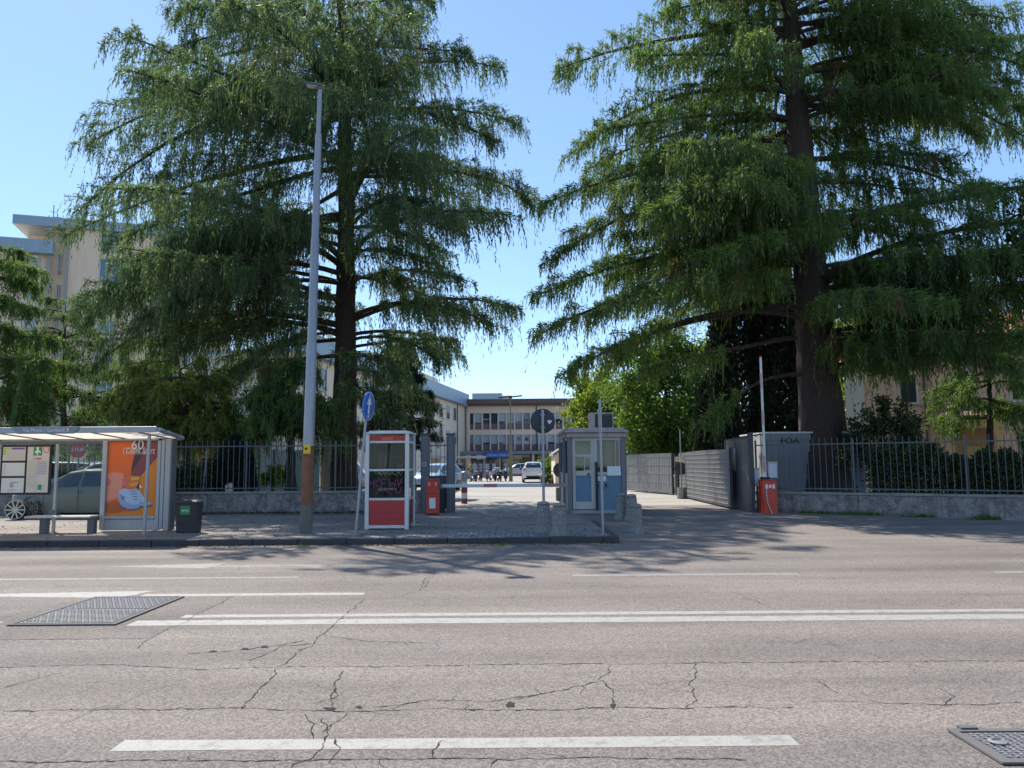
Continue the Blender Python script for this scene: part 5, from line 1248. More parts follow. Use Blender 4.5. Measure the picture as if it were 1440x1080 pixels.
# ---- site container behind the railing
cA = at(1035, 700, 28.5); cB = at(1078, 700, 26.6); cC = at(1150, 700, 26.9)
z_c = at(1078, 608, 26.6).z
def box_hut(name, label, P0, u, wd, dp, z0, h, m_, cat):
    t = thing(name, label, cat, (P0.x, P0.y, z0), rz=math.atan2(u.y, u.x)); return t
t = thing('site_container', 'grey ribbed site container with a pale roof edge behind the railing', 'container', (cB.x, cB.y, SZ), rz=R(-2))
wC_ = 3.4; dC = 3.0; hC = z_c - SZ - .05
M_cont = mat('container_grey', (.20, .205, .215), .6, .1, var=.12, stain=.45, streak=True)
b = MB(); n = 34; vs_ = []
for i in range(n + 1):
    y = .02 if (i // 2) % 2 else 0
    vs_ += [(wC_ * i / n, y, .1), (wC_ * i / n, y, hC - .22)]
b.add(vs_, [(2 * i, 2 * i + 2, 2 * i + 3, 2 * i + 1) for i in range(n)])
b.b2(.0, wC_, .03, dC, .1, hC - .1).b2(0, wC_, -.02, .03, hC - .22, hC - .0).b2(0, wC_, -.02, .03, 0, .1)
b.obj('shell', M_cont, t)
MB().b2(-.06, wC_ + .05, -.06, dC + .05, hC, hC + .06).obj('roof', mat('pale_roof', (.62, .61, .57), .6, var=.1, stain=.4), t, bevel=.015)
b = MB(); n = 16; vs_ = []
for i in range(n + 1):
    vs_ += [(-.02 - (.02 if (i // 2) % 2 else 0), dC * i / n, .1), (-.02 - (.02 if (i // 2) % 2 else 0), dC * i / n, hC - .02)]
b.add(vs_, [(2 * i, 2 * i + 2, 2 * i + 3, 2 * i + 1) for i in range(n)]).obj('side_wall', mat('pale_container_side', (.42, .42, .41), .6, var=.15, stain=.5, streak=True), t, label='paler ribbed side wall')
text('lettering', 'FOA', .26, M_black, t, (at(1110, 620, 26.6).x - cB.x, -.028, at(1110, 620, 26.6).z - SZ), width=.62)

# ------------------------------------------------------------------ hospital buildings
M_plas = mat('cream_plaster', (.72, .575, .45), .85, var=.05, scale=1.5, stain=.25, streak=True, stain_c=(.42, .34, .27), sscale=.4)
M_plasl = mat('pale_cream_plaster', (.76, .64, .49), .85, var=.05, scale=1.5, stain=.2, streak=True, stain_c=(.5, .42, .33), sscale=.4)
M_tower = mat('beige_tower_plaster', (.80, .61, .45), .85, var=.06, scale=1.2, stain=.3, streak=True, stain_c=(.40, .33, .27), sscale=.3)
M_fascia = mat('bluegrey_fascia', (.30, .38, .46), .5, .2, var=.08, stain=.25, streak=True, sscale=.6)
M_brown = mat('brown_fascia', (.12, .085, .07), .6, var=.15, stain=.3)
M_span = mat('plum_spandrel', (.20, .10, .105), .5, var=.12, scale=2, stain=.2)
M_mull = mat('pale_mullion', (.58, .53, .47), .7, var=.05)
M_blind = mat('roller_blind', (.40, .43, .46), .6, var=.08)
M_blindd = mat('half_blind', (.24, .25, .28), .6, var=.1)
M_roofg = mat('roof_grey', (.25, .25, .25), .9)
m, nt, p = new_mat('window_glass'); p.inputs['Base Color'].default_value = (.03, .045, .06, 1); p.inputs['Roughness'].default_value = .06; p.inputs['Specular IOR Level'].default_value = .9; M_wgl = m
m, nt, p = new_mat('pale_window_glass'); p.inputs['Base Color'].default_value = (.09, .15, .21, 1); p.inputs['Roughness'].default_value = .08; p.inputs['Specular IOR Level'].default_value = .9; M_wglb = m

DB = 100.0
def zb(py, px=720): return at(px, py, DB).z
xl = at(650, 600, DB).x
XW = xl + .2
t = thing('hospital_building', 'three storey cream hospital block with two rows of plum-based windows and a blue awning', 'building', (xl, DB, SZ))
def hz(py): return zb(py, 700) - SZ
xr_ = 32.0
z_top, z_f0, z_w1t, z_w1m, z_w1b, z_w2t, z_w2m, z_w2b, z_g = [hz(y) for y in (562.5, 571, 581, 595.5, 604, 611.5, 625, 633.5, 634.5)]
b = MB()
b.b2(0, xr_, 0, 14, z_w1t, z_f0).b2(0, xr_, 0, 14, z_w2t, z_w1b).b2(.0, 1.0, 0, 14, z_w1b, z_w1t).b2(0, 1.0, 0, 14, z_g, z_w2t).b2(1.0, xr_, .35, 14, z_w1b, z_w1t).b2(1.0, xr_, .35, 14, z_w2b - .05, z_w2t)
b.b2(0, xr_, 2.5, 14, -.1, z_g - .3)
b.obj('wall', M_plas, t)
MB().b2(-.1, xr_, -.6, 14, z_f0, z_f0 + .25).b2(-.3, xr_, -.9, 14.3, z_f0 + .25, z_top).obj('roof_edge', M_brown, t)
MB().b2(-.3, xr_, -.95, 14.3, z_top + .003, z_top + .08).obj('roof', M_roofg, t)
bay = 11.35 / 1080 * DB; x_s = at(655.5, 600, DB).x - xl
rr = random.Random(4)
nb = 26
for row, (zt_, zm_, zb_) in enumerate(((z_w1t, z_w1m, z_w1b), (z_w2t, z_w2m, z_w2b))):
    b = MB()
    for k in range(nb + 1): b.b2(x_s + k * bay - .10, x_s + k * bay + .10, -.12, .35, zb_, zt_)
    b.obj('mullions', M_mull, t)
    MB().b2(x_s, x_s + nb * bay, .12, .30, zb_, zm_).obj('spandrel_band', M_span, t)
    for k in range(nb if True else 0):
        xa, xb = x_s + k * bay + .10, x_s + (k + 1) * bay - .10
        dark = (row == 0 and k in (0, 2, 3))
        w_ = MB().b2(xa, xb, .20, .26, zm_ + .003, zt_ - .003).obj('window', M_wgl, t)
        if row == 1 and k in (6, 7):
            MB().b2(xa, xb, .16, .195, zm_ + .003, zt_ - .003).mat(1).b2(xa + .2, xb - .2, .14, .158, zm_ + .45, zt_ - .3).obj('shutter', [M_blind, M_wgl], w_)
        elif not dark:
            f_ = rr.choice([1, 1, .95, .8]) if row else rr.choice([.95, .9, .6, .8])
            MB().b2(xa + .02, xb - .02, .17, .198, zt_ - (zt_ - zm_) * f_ + .01, zt_ - .004).obj('blind', M_blind if rr.random() < .75 else M_blindd, w_)
        elif k == 2: MB().b2(xa + .02, xb - .02, .17, .198, zm_ + .5, zm_ + .62).obj('blind', M_blind, w_)
# ground floor in shade: portico edge, recess, glazing, awning
MB().b2(-.2, xr_, -2.6, 2.4, z_g - .45, z_g - .02).obj('portico_slab', mat('portico_bluegrey', (.20, .23, .27), .6, var=.1), t)
b = MB()
for k in range(8): MB().b2(.6 + k * 4.2, .85 + k * 4.2, -2.4, -2.15, 0, z_g - .46).obj('portico_column', M_plas, t)
x1_ = at(722, 650, DB).x - xl; 
b = MB().mat(0).b2(1.0, xr_, 2.38, 2.46, .1, z_g - .5).mat(1)
for k in range(18): b.b2(x1_ + k * 1.4, x1_ + k * 1.4 + .08, 2.28, 2.37, .1, z_g - .6)
b.b2(x1_, xr_, 2.28, 2.37, 1.9, 2.0).b2(x1_, xr_, 2.28, 2.37, 1.0, 1.1)
b.obj('shop_front', [M_wgl, M_mull], t)
xs = [at(px, 655, DB).x - xl for px in (742, 749, 758)]
MB().b2(x1_ + 1.2, x1_ + 4.8, 2.2, 2.27, 2.05, 2.35).obj('sign_strip', mat('yellow_sign_strip', (.55, .42, .06), .6), t)
xa, xb = at(683, 640, DB - 3).x - xl, at(717, 640, DB - 3).x - xl
za, zb2 = at(700, 637, DB - 3).z - SZ, at(700, 644, DB - 3).z - SZ
M_awn = mat('blue_awning', (.012, .085, .36), .6, var=.08)
aw = MB().add([(xa, -2.62, z_g - .1), (xb, -2.62, z_g - .1), (xb, -4.2, za), (xa, -4.2, za), (xa, -4.2, zb2), (xb, -4.2, zb2), (xb, -4.17, zb2), (xa, -4.17, zb2)], [(0, 1, 2, 3), (3, 2, 5, 4), (4, 5, 6, 7)]).obj('awning', M_awn, t)
for xx in (xa + .05, (xa + xb) / 2, xb - .05): MB().tube([(xx, -4.1, 0), (xx, -4.1, zb2 + .1)], .04, 6).obj('awning_post', M_galv, aw)
text('lettering', 'OSPEDALE S.MARCO', .5, mat('pale_blue_lettering', (.55, .68, .85), .6), aw, ((xa + xb) / 2, -4.215, (za + zb2) / 2 + .02), width=(xb - xa) * .9)
xq = at(674, 641, DB - 3).x - xl
MB().b2(xq - .4, xq + .4, -2.75, -2.62, z_g - 1.05, z_g - .5).obj('small_sign', MATS['pale_blue_lettering'], t)
for xx in (.5, 9.7, 19.5): MB().tube([(xx, -.12, 0.1), (xx, -.12, z_f0)], .07, 6).obj('downpipe', M_slated, t)
# rooftop penthouse
xa, xb = at(664, 560, 108).x - xl, at(706, 560, 108).x - xl
MB().b2(xa, xb, 8, 14, z_top + .09, at(680, 553, 108).z - SZ).obj('roof_plant_room', M_fascia, t)
MB().b2(xb + .01, xb + 1.4, 8.5, 13.5, z_top + .09, at(680, 556, 108).z - SZ).obj('roof_plant_room', M_plasl, t, label='narrow cream end of the plant room')

# canopy roof over the scooter parking
q0, q1 = at(636, 650, 84), at(682, 650, 84)
t = thing('scooter_canopy', 'low flat canopy over parked scooters at the left of the courtyard', 'canopy', (q0.x, 84, SZ))
zc_ = at(660, 644, 84).z - SZ
MB().b2(-3, q1.x - q0.x, 0, 3.5, zc_, zc_ + .18).mat(1).b2(-3, q1.x - q0.x + .1, -.06, -.005, zc_ - .04, zc_ + .22).obj('roof', [M_roofg, M_mull], t)
for k in range(3): MB().b2(k * 1.6 + .2, k * 1.6 + .3, .2, .3, 0, zc_).obj('post', M_mull, t)

# long side wing
A = Vector((XW - .4, 97.0, 0)); uw = Vector((-2.4, -14.4, 0)).normalized()
nw = Vector((-uw.y, uw.x, 0));  # outward to the courtyard?
if nw.x < 0: nw = -nw
t = thing('hospital_wing', 'long pale cream hospital wing with blue-grey roof fascia left of the courtyard', 'building', A, rz=math.atan2(uw.y, uw.x))
# local x runs toward the camera; courtyard side is local +y or -y
sgn = 1 if (Matrix.Rotation(-math.atan2(uw.y, uw.x), 3, 'Z') @ nw).y > 0 else -1
def wy(d): return sgn * d
def zpl(px, py): return on_plane(px, py, A, uw)
z_cor = zpl(640, 568)[1]; z_fas = zpl(640, 549.5)[1]
LW = 48.0
b = MB(); b.b2(-3.6, LW, min(wy(0), wy(-7)), max(wy(0), wy(-7)), 0, z_cor)
b.obj('wall', M_plasl, t)
b = MB(); b.b2(-3.6, LW, min(wy(.5), wy(.2)), max(wy(.5), wy(.2)), z_cor + .005, z_fas)
b.b2(-3.6, LW, min(wy(.2), wy(-7)), max(wy(.2), wy(-7)), z_cor + .005, z_cor + .2)
b.obj('roof_fascia', M_fascia, t)
MB().b2(-.3, LW, min(wy(.50), wy(.53)), max(wy(.50), wy(.53)), z_cor, z_cor + .12).obj('fascia_trim', M_brown, t)
b = MB(); b.b2(-1, 25, min(wy(-3), wy(-7)), max(wy(-3), wy(-7)), z_cor + .21, zpl(640, 541)[1] + 1.1)
b.obj('upper_storey', M_plasl, t)
b = MB()
for k in range(19): b.tube([(k * 1.3, wy(-3.1), zpl(640, 541)[1] + 1.1), (k * 1.3, wy(-3.1), zpl(640, 541)[1] + 2.0)], .03, 4)
b.b2(-1, 25, wy(-3.1) - .03, wy(-3.1) + .03, zpl(640, 541)[1] + 1.9, zpl(640, 541)[1] + 1.96)
b.obj('roof_railing', M_slated, t)
for ss in (1.2, 14, 27, 40): MB().tube([(ss, wy(.1), 0), (ss, wy(.1), z_cor)], .06, 6).obj('downpipe', M_brown, t)
wz = [(zpl(639, 591)[1], zpl(639, 574)[1]), (zpl(632, 624)[1] , zpl(632, 607)[1])]
s_pos = [zpl(px, 580)[0] for px in (639, 631.5, 621, 608.5)]
sp_ = (s_pos[-1] - s_pos[0]) / 3
for r_, (zA, zB) in enumerate(wz):
    for k in range(16):
        s0 = s_pos[0] + k * sp_
        if s0 + 1.4 > LW: break
        fr = MB(); ya_, yb_ = sorted((wy(.02), wy(.10)))
        fr.b2(s0 - .78, s0 - .70, ya_, yb_, zA - .08, zB + .08).b2(s0 + .70, s0 + .78, ya_, yb_, zA - .08, zB + .08).b2(s0 - .7, s0 + .7, ya_, yb_, zA - .08, zA).b2(s0 - .7, s0 + .7, ya_, yb_, zB, zB + .08)
        w_ = fr.obj('window', M_mull, t)
        ya_, yb_ = sorted((wy(.01), wy(.05)))
        MB().b2(s0 - .7, s0 + .7, ya_, yb_, zA, zB).obj('pane', M_wgl, w_)
        ya_, yb_ = sorted((wy(.052), wy(.07)))
        if (k + r_) % 3: MB().b2(s0 - .68, s0 + .68, ya_, yb_, zB - (zB - zA) * (.35 + .3 * ((k * 7) % 3) / 2), zB).obj('blind', M_blind, w_)

# tall ward block on the left
R0 = at(306, 330, 92); R0.z = 0
ut = Vector((-20.1, -6.4, 0)).normalized()
def tp_(px, py): return on_plane(px, py, R0, ut)
t = thing('ward_tower', 'tall beige hospital ward block rising behind the left cedars', 'building', (R0.x, R0.y, 0), rz=math.atan2(ut.y, ut.x))
# local x runs left along the facade; local y positive = toward ... (facade normal faces camera)
nrm = Matrix.Rotation(-math.atan2(ut.y, ut.x), 3, 'Z') @ Vector((0, -1, 0)); so = 1 if nrm.y > 0 else -1
def ty(a, c): a, c = so * a, so * c; return (min(a, c), max(a, c))
zr = tp_(100, 322)[1]; zr1 = tp_(100, 309)[1]
sL = tp_(24, 330)[0]; sS0, sS1 = tp_(90, 400)[0], tp_(70, 400)[0]
b = MB(); y0_, y1_ = ty(0, -16)
b.b2(0, sS0, y0_, y1_, 0, zr).b2(sS1, sS1 + 22, *ty(-.3, -16), 0, tp_(40, 356)[1]).b2(sS0, sS1, *ty(-.9, -16), 0, zr).b2(sS1, sL, *ty(-4, -15), tp_(40, 356)[1] + .02, zr)
b.obj('wall', M_tower, t)
b = MB(); y0_, y1_ = ty(.5, -17)
b.b2(-1, sL + .4, y0_, y1_, zr + .01, zr1)
b.obj('roof_slab', M_fascia, t)
MB().b2(sS1 - .3, sS1 + 22, *ty(.9, .0), tp_(40, 357)[1], tp_(40, 338)[1]).obj('balcony', M_fascia, t)
b = MB(); MB().b2(sS0 - .35, sS0 - .01, *ty(.001, .25), 0, zr).obj('stair_pier', M_conc, t); MB().b2(sS1 + .01, sS1 + .35, *ty(.001, .25), 0, zr).obj('stair_pier', M_conc, t)
M_sidew = mat('warm_end_plaster', (.62, .45, .30), .85, var=.05, scale=1.2, stain=.2)
MB().b2(-1.2, -.01, *ty(-.4, -12), 0, zr - .3).obj('end_bay', M_sidew, t, label='warmer coloured end bay')
def twin(px0, px1, py0, py1, name='window', glass=None, mull=2):
    s1, zA = tp_(px0, py1); s0, zB = tp_(px1, py0)
    return tw(s0, s1, zA, zB, glass, mull)
def tw(s0, s1, zA, zB, glass=None, mull=2, dep=0):
    f_ = .09; fr = MB()
    fr.b2(s0, s0 + f_, *ty(dep + .03, dep + .10), zA, zB).b2(s1 - f_, s1, *ty(dep + .03, dep + .10), zA, zB).b2(s0 + f_, s1 - f_, *ty(dep + .03, dep + .10), zA, zA + f_).b2(s0 + f_, s1 - f_, *ty(dep + .03, dep + .10), zB - f_, zB)
    for k in range(1, mull): fr.b2(s0 + (s1 - s0) * k / mull - .04, s0 + (s1 - s0) * k / mull + .04, *ty(dep + .03, dep + .10), zA + f_, zB - f_)
    w_ = fr.obj('window', M_mull, t)
    MB().b2(s0 + f_, s1 - f_, *ty(dep + .01, dep + .05), zA + f_, zB - f_).obj('pane', glass or M_wglb, w_)
    return w_
st_h = tp_(225, 335)[1] - tp_(225, 377)[1]
zA0 = tp_(225, 388)[1]; hW = tp_(225, 366)[1] - zA0
zbig0, zbig1 = tp_(153, 398)[1], tp_(153, 364)[1]
for k in range(-1, 7):
    dz = k * st_h
    zz_ = zA0 - dz
    if zz_ < .5: break
    for (pa_, pb_) in ((215, 235), (262, 276), (290, 302)):
        s1 = tp_(pa_, 377)[0]; s0 = tp_(pb_, 377)[0]; tw(s0, s1, zz_, zz_ + hW)
    s1 = tp_(140, 380)[0]; s0 = tp_(167, 380)[0]
    if zbig0 - dz > 0: tw(s0, s1, zbig0 - dz, zbig1 - dz, None, 3)
    s1, s0 = tp_(80, 380)[0], tp_(72, 380)[0]
    s0, s1 = sS0 + .5, sS1 - .5
    tw(s0, s1, zz_ + .2, zz_ + hW + .2, M_wgl if k % 2 else M_wglb, 2, -.9)
    MB().b2(s0 + .3, s1 - .3, *ty(-.78, -.3), zz_ - .35, zz_ + .05).obj('stair_balcony', M_conc, t)
    if k >= 0:
        s1 = tp_(36, 380)[0]; s0 = tp_(55, 380)[0]; tw(s0, s1, zz_, zz_ + hW * .8, M_blind, 1, -.3)
b = MB()
for k, (px, hh_) in enumerate(((68, 2.2), (74, 1.2), (62, .9))):
    s_ = tp_(px, 310)[0]; MB().tube([(s_, so * -2, zr1), (s_, so * -2, zr1 + hh_)], .05, 5).b2(s_ - .4, s_ + .4, so * -2 - .02, so * -2 + .02, zr1 + hh_ * .6, zr1 + hh_ * .6 + .05).obj('antenna', M_slated, t)

# cream lodge behind the guard booth
q = at(781, 690, 52); q1 = at(806, 690, 52)
t = thing('gate_lodge', 'small cream lodge wall with a sloping roof edge left of the guard booth', 'building', (q.x, 52, SZ))
zl0, zl1 = at(781, 640, 52).z - SZ, at(800, 625, 52).z - SZ
MB().prism([(0, 0), (4, 0), (4, zl1 + 1.5), (1.0, zl1), (0, zl0)], 0, 5).obj('wall', M_plasl, t)
MB().prism([(-.15, zl0 - .05), (1.0, zl1 + .01), (4, zl1 + 1.51), (4, zl1 + 1.66), (1.0, zl1 + .16), (-.15, zl0 + .09)], -.2, 5.2).obj('roof', M_roofg, t)
q = G(789, 704, SZ)
t = thing('round_sign', 'dark back of a low round sign in a concrete foot left of the guard booth', 'road sign', (q.x, q.y, SZ), group='round signs seen from behind')
r_ = 10.5 / 1080 * q.y; zc_ = at(789, 661, q.y).z - SZ
MB().tube([(.0, 0, .3), (.0, 0, zc_ + .9)], .03, 10).obj('pole', M_galv, t, smooth=True)
MB().lathe([(r_ * .97, .03), (r_, .036), (r_, .044), (r_ * .97, .05)], 32, (0, 0, zc_), 'Y').obj('sign_plate', M_signback, t, smooth=True)
b = MB().b2(-.2, .2, -.18, .18, 0, .52); b.obj('base_block', MATS['mossy_block'], t, bevel=.03)

# boundary things behind the left railing: hoarding, low orange annexe, pale pillar
Yh = 36.0
a_, c_ = at(300, 690, Yh), at(448, 690, Yh)
t = thing('site_hoarding', 'pale teal panel hoarding behind the left railing', 'hoarding', (a_.x, Yh, SZ))
zt_ = at(400, 633, Yh).z - SZ; n = 7; wv = (c_.x - a_.x) / n
M_teal = mat('teal_panel', (.20, .32, .34), .6, var=.08, stain=.3, streak=True); M_teal2 = mat('pale_blue_panel', (.32, .38, .44), .6, var=.08, stain=.3, streak=True)
for k in range(n):
    MB().b2(k * wv + .02, (k + 1) * wv - .02, 0, .05, .1, zt_).obj('panel', M_teal2 if k in (3, 4) else M_teal, t)
    MB().b2(k * wv - .04, k * wv + .02 - .003, -.03, .08, 0, zt_ + .05).obj('post', M_slated, t)
a_, c_ = at(180, 690, 44), at(302, 690, 44)
t = thing('annexe', 'low orange plastered annexe with a grey base behind the clipped evergreen', 'building', (a_.x, 44, SZ))
MB().b2(0, c_.x - a_.x, 0, 6, .8, 3.0).obj('wall', mat('orange_plaster', (.55, .28, .17), .85, var=.08), t)
MB().b2(0, c_.x - a_.x, -.05, 6, 0, .8).obj('plinth', M_conc, t); MB().b2(-.3, c_.x - a_.x + .3, -.4, 6.3, 3.0, 3.2).obj('roof', M_roofg, t)
for k in range(3): w_ = MB().b2(1.0 + k * 1.8, 1.9 + k * 1.8, -.04, .0, 1.3, 2.5).obj('window', M_wgl, t)
q = at(459, 690, 32); wP = 19 / 1080 * 32 / 2
t = thing('stone_pillar', 'pale beige round-topped pillar between the lamp post and the cedar trunk', 'pillar', (q.x, 32, SZ))
zp = at(459, 601, 32).z - SZ
MB().lathe([(wP * 1.15, 0), (wP * 1.12, .3), (wP, .4), (wP, zp - .5), (wP * .92, zp - .25), (wP * .6, zp - .06), (.01, zp)], 24).obj('shaft', mat('beige_render', (.42, .34, .27), .9, var=.12, scale=4, bumps=.3, stain=.4, streak=True), t, smooth=True)
MB().lathe([(wP * 1.03, zp - .62), (wP * 1.08, zp - .58), (wP * 1.03, zp - .54)], 24).obj('moulding', MATS['beige_render'], t)

# ------------------------------------------------------------------ pink house on the right
HA = at(1196, 690, 43); HA.z = 0; HB = at(1500, 690, 37.5); HB.z = 0
uh = (HB - HA).normalized()
def hp(px, py): return on_plane(px, py, HA, uh)
t = thing('pink_house', 'pink plastered house with dark shutters and terracotta roof behind the right cedar', 'house', (HA.x, HA.y, 0), rz=math.atan2(uh.y, uh.x))
M_pink = mat('pink_plaster', (.80, .47, .31), .9, var=.10, scale=2.5, stain=.4, stain_c=(.52, .36, .28), sscale=.7)
M_tile = mat('terracotta_tiles', (.34, .13, .07), .85, var=.35, scale=14, bumps=.6, stain=.3)
M_shut = mat('dark_shutter', (.030, .032, .028), .6); M_yelp = mat('ochre_plaster', (.62, .38, .15), .85, var=.06)
ze = hp(1300, 492)[1]; LH = 18.0
MB().b2(0, LH, 0, 9, 0, ze).obj('wall', M_pink, t)
MB().b2(-.01, .95, -.03, -.001, .3, ze - .05).obj('sunlit_strip', M_plasl, t)  # pale strip paints the sunlit left part of the wall
rf = MB().add([(-.6, -.7, ze), (LH, -.7, ze), (LH, 4.5, ze + 2.3), (2.4, 4.5, ze + 2.3), (-.6, 9.7, ze), (LH, 9.7, ze)], [(0, 1, 2, 3), (0, 3, 4), (4, 3, 2, 5), (0, 4, 5, 1)]).obj('roof', M_tile, t)
MB().b2(-.6, LH, -.78, -.62, ze - .12, ze + .02).obj('gutter', M_brown, rf)
b = MB()
for k in range(40): b.tube([(-.3 + k * .46, -.72, ze + .04), (max(-.3, -.3 + k * .46), 4.4, ze + 2.32)], .06, 5)
b.obj('roof_ribs', M_tile, rf)
def hwin(px0, px1, py0, py1, arched=False):
    s0, zA = hp(px0, py1); s1, zB = hp(px1, py0)
    w_ = MB().b2(s0 - .12, s1 + .12, -.05, -.002, zA - .12, zB + .12).obj('window', M_plasl, t)
    mid = (s0 + s1) / 2
    for k, (xa, xb) in enumerate(((s0, mid - .01), (mid + .01, s1))):
        b = MB().b2(xa, xb, -.085, -.055, zA, zB)
        for j in range(16): b.b2(xa + .05, xb - .05, -.10, -.086, zA + (zB - zA) * (j + .3) / 16, zA + (zB - zA) * (j + .7) / 16)
        b.obj('shutter', M_shut, w_)
    MB().b2(s0 - .18, s1 + .18, -.14, -.055, zA - .2, zA - .12).obj('sill', M_conc, w_)
hwin(1268, 1287, 527, 566); hwin(1345, 1362, 522, 564); hwin(1425, 1443, 520, 562)
hwin(1262, 1280, 618, 665); hwin(1440, 1460, 612, 660)
s_ = hp(1301, 560)[0]
MB().tube([(s_, -.08, .1), (s_, -.08, ze - .1)], .06, 8).obj('downpipe', M_brown, t, smooth=True)
sp0, zp_ = hp(1331, 588); sp1 = hp(1412, 588)[0]
po = MB().b2(sp0, sp1, -1.9, -.01, zp_ - .16, zp_).obj('porch', M_brown, t)
MB().add([(sp0 - .2, -2.1, zp_ + .01), (sp1 + .2, -2.1, zp_ + .01), (sp1 - .2, -.02, zp_ + .9), (sp0 + .3, -.02, zp_ + .9)], [(0, 1, 2, 3)]).obj('porch_roof', mat('old_tiles', (.22, .13, .09), .9, var=.3, scale=10, bumps=.5), po)
MB().b2(sp0 + .1, sp0 + .4, -1.8, -1.5, 0, zp_ - .17).b2(sp1 - .4, sp1 - .1, -1.8, -1.5, 0, zp_ - .17).b2(sp0 + .41, sp1 - .41, -1.72, -1.58, zp_ - .62, zp_ - .17).obj('porch_pillars', M_yelp, po)
MB().b2(sp0 + .3, sp1 - .3, -.03, -.005, .1, zp_ - .2).obj('porch_wall', mat('ochre_wall', (.50, .25, .10), .85), po)
MB().b2(sp0 + .7, sp0 + 1.9, -.08, -.035, .1, 2.3).obj('door', mat('yellow_door', (.60, .42, .12), .6), t)
# ------------------------------------------------------------------ vehicles
def paint_mat(name, c, rough=.28):
    m, nt, p = new_mat(name); p.inputs['Base Color'].default_value = rgba(c); p.inputs['Roughness'].default_value = rough
    p.inputs['Coat Weight'].default_value = .5; p.inputs['Coat Roughness'].default_value = .06; p.inputs['Metallic'].default_value = .25; return m
m, nt, p = new_mat('car_glass'); p.inputs['Base Color'].default_value = (.02, .028, .032, 1); p.inputs['Roughness'].default_value = .04; p.inputs['Specular IOR Level'].default_value = .9; M_cgl = m
m, nt, p = new_mat('alloy'); p.inputs['Base Color'].default_value = (.50, .49, .46, 1); p.inputs['Roughness'].default_value = .3; p.inputs['Metallic'].default_value = .7; M_alloy = m
m, nt, p = new_mat('tail_lens'); p.inputs['Base Color'].default_value = (.35, .012, .012, 1); p.inputs['Roughness'].default_value = .2; M_tail = m
m, nt, p = new_mat('head_lens'); p.inputs['Base Color'].default_value = (.6, .62, .62, 1); p.inputs['Roughness'].default_value = .1; M_head = m
# stations: x, z_sill, z_mid, z_belt, z_top, half widths sill/mid/belt/top
HATCH = [(-2.02, .42, .62, .86, .92, .66, .72, .70, .62), (-1.95, .30, .60, .95, 1.02, .78, .83, .79, .64), (-1.78, .22, .58, .97, 1.34, .82, .87, .83, .62), (-1.55, .20, .56, .97, 1.44, .83, .88, .845, .60),
         (-.9, .19, .55, .96, 1.50, .84, .88, .85, .60), (-.1, .19, .55, .945, 1.505, .84, .88, .85, .60), (.40, .19, .55, .935, 1.43, .84, .88, .85, .60), (.80, .19, .55, .925, 1.20, .84, .88, .845, .64),
         (1.15, .19, .55, .91, .985, .84, .88, .84, .70), (1.55, .20, .55, .86, .92, .83, .87, .82, .70), (1.85, .24, .52, .76, .82, .79, .83, .77, .66), (2.02, .32, .50, .66, .70, .68, .72, .68, .58), (2.08, .40, .50, .58, .60, .58, .60, .58, .50)]
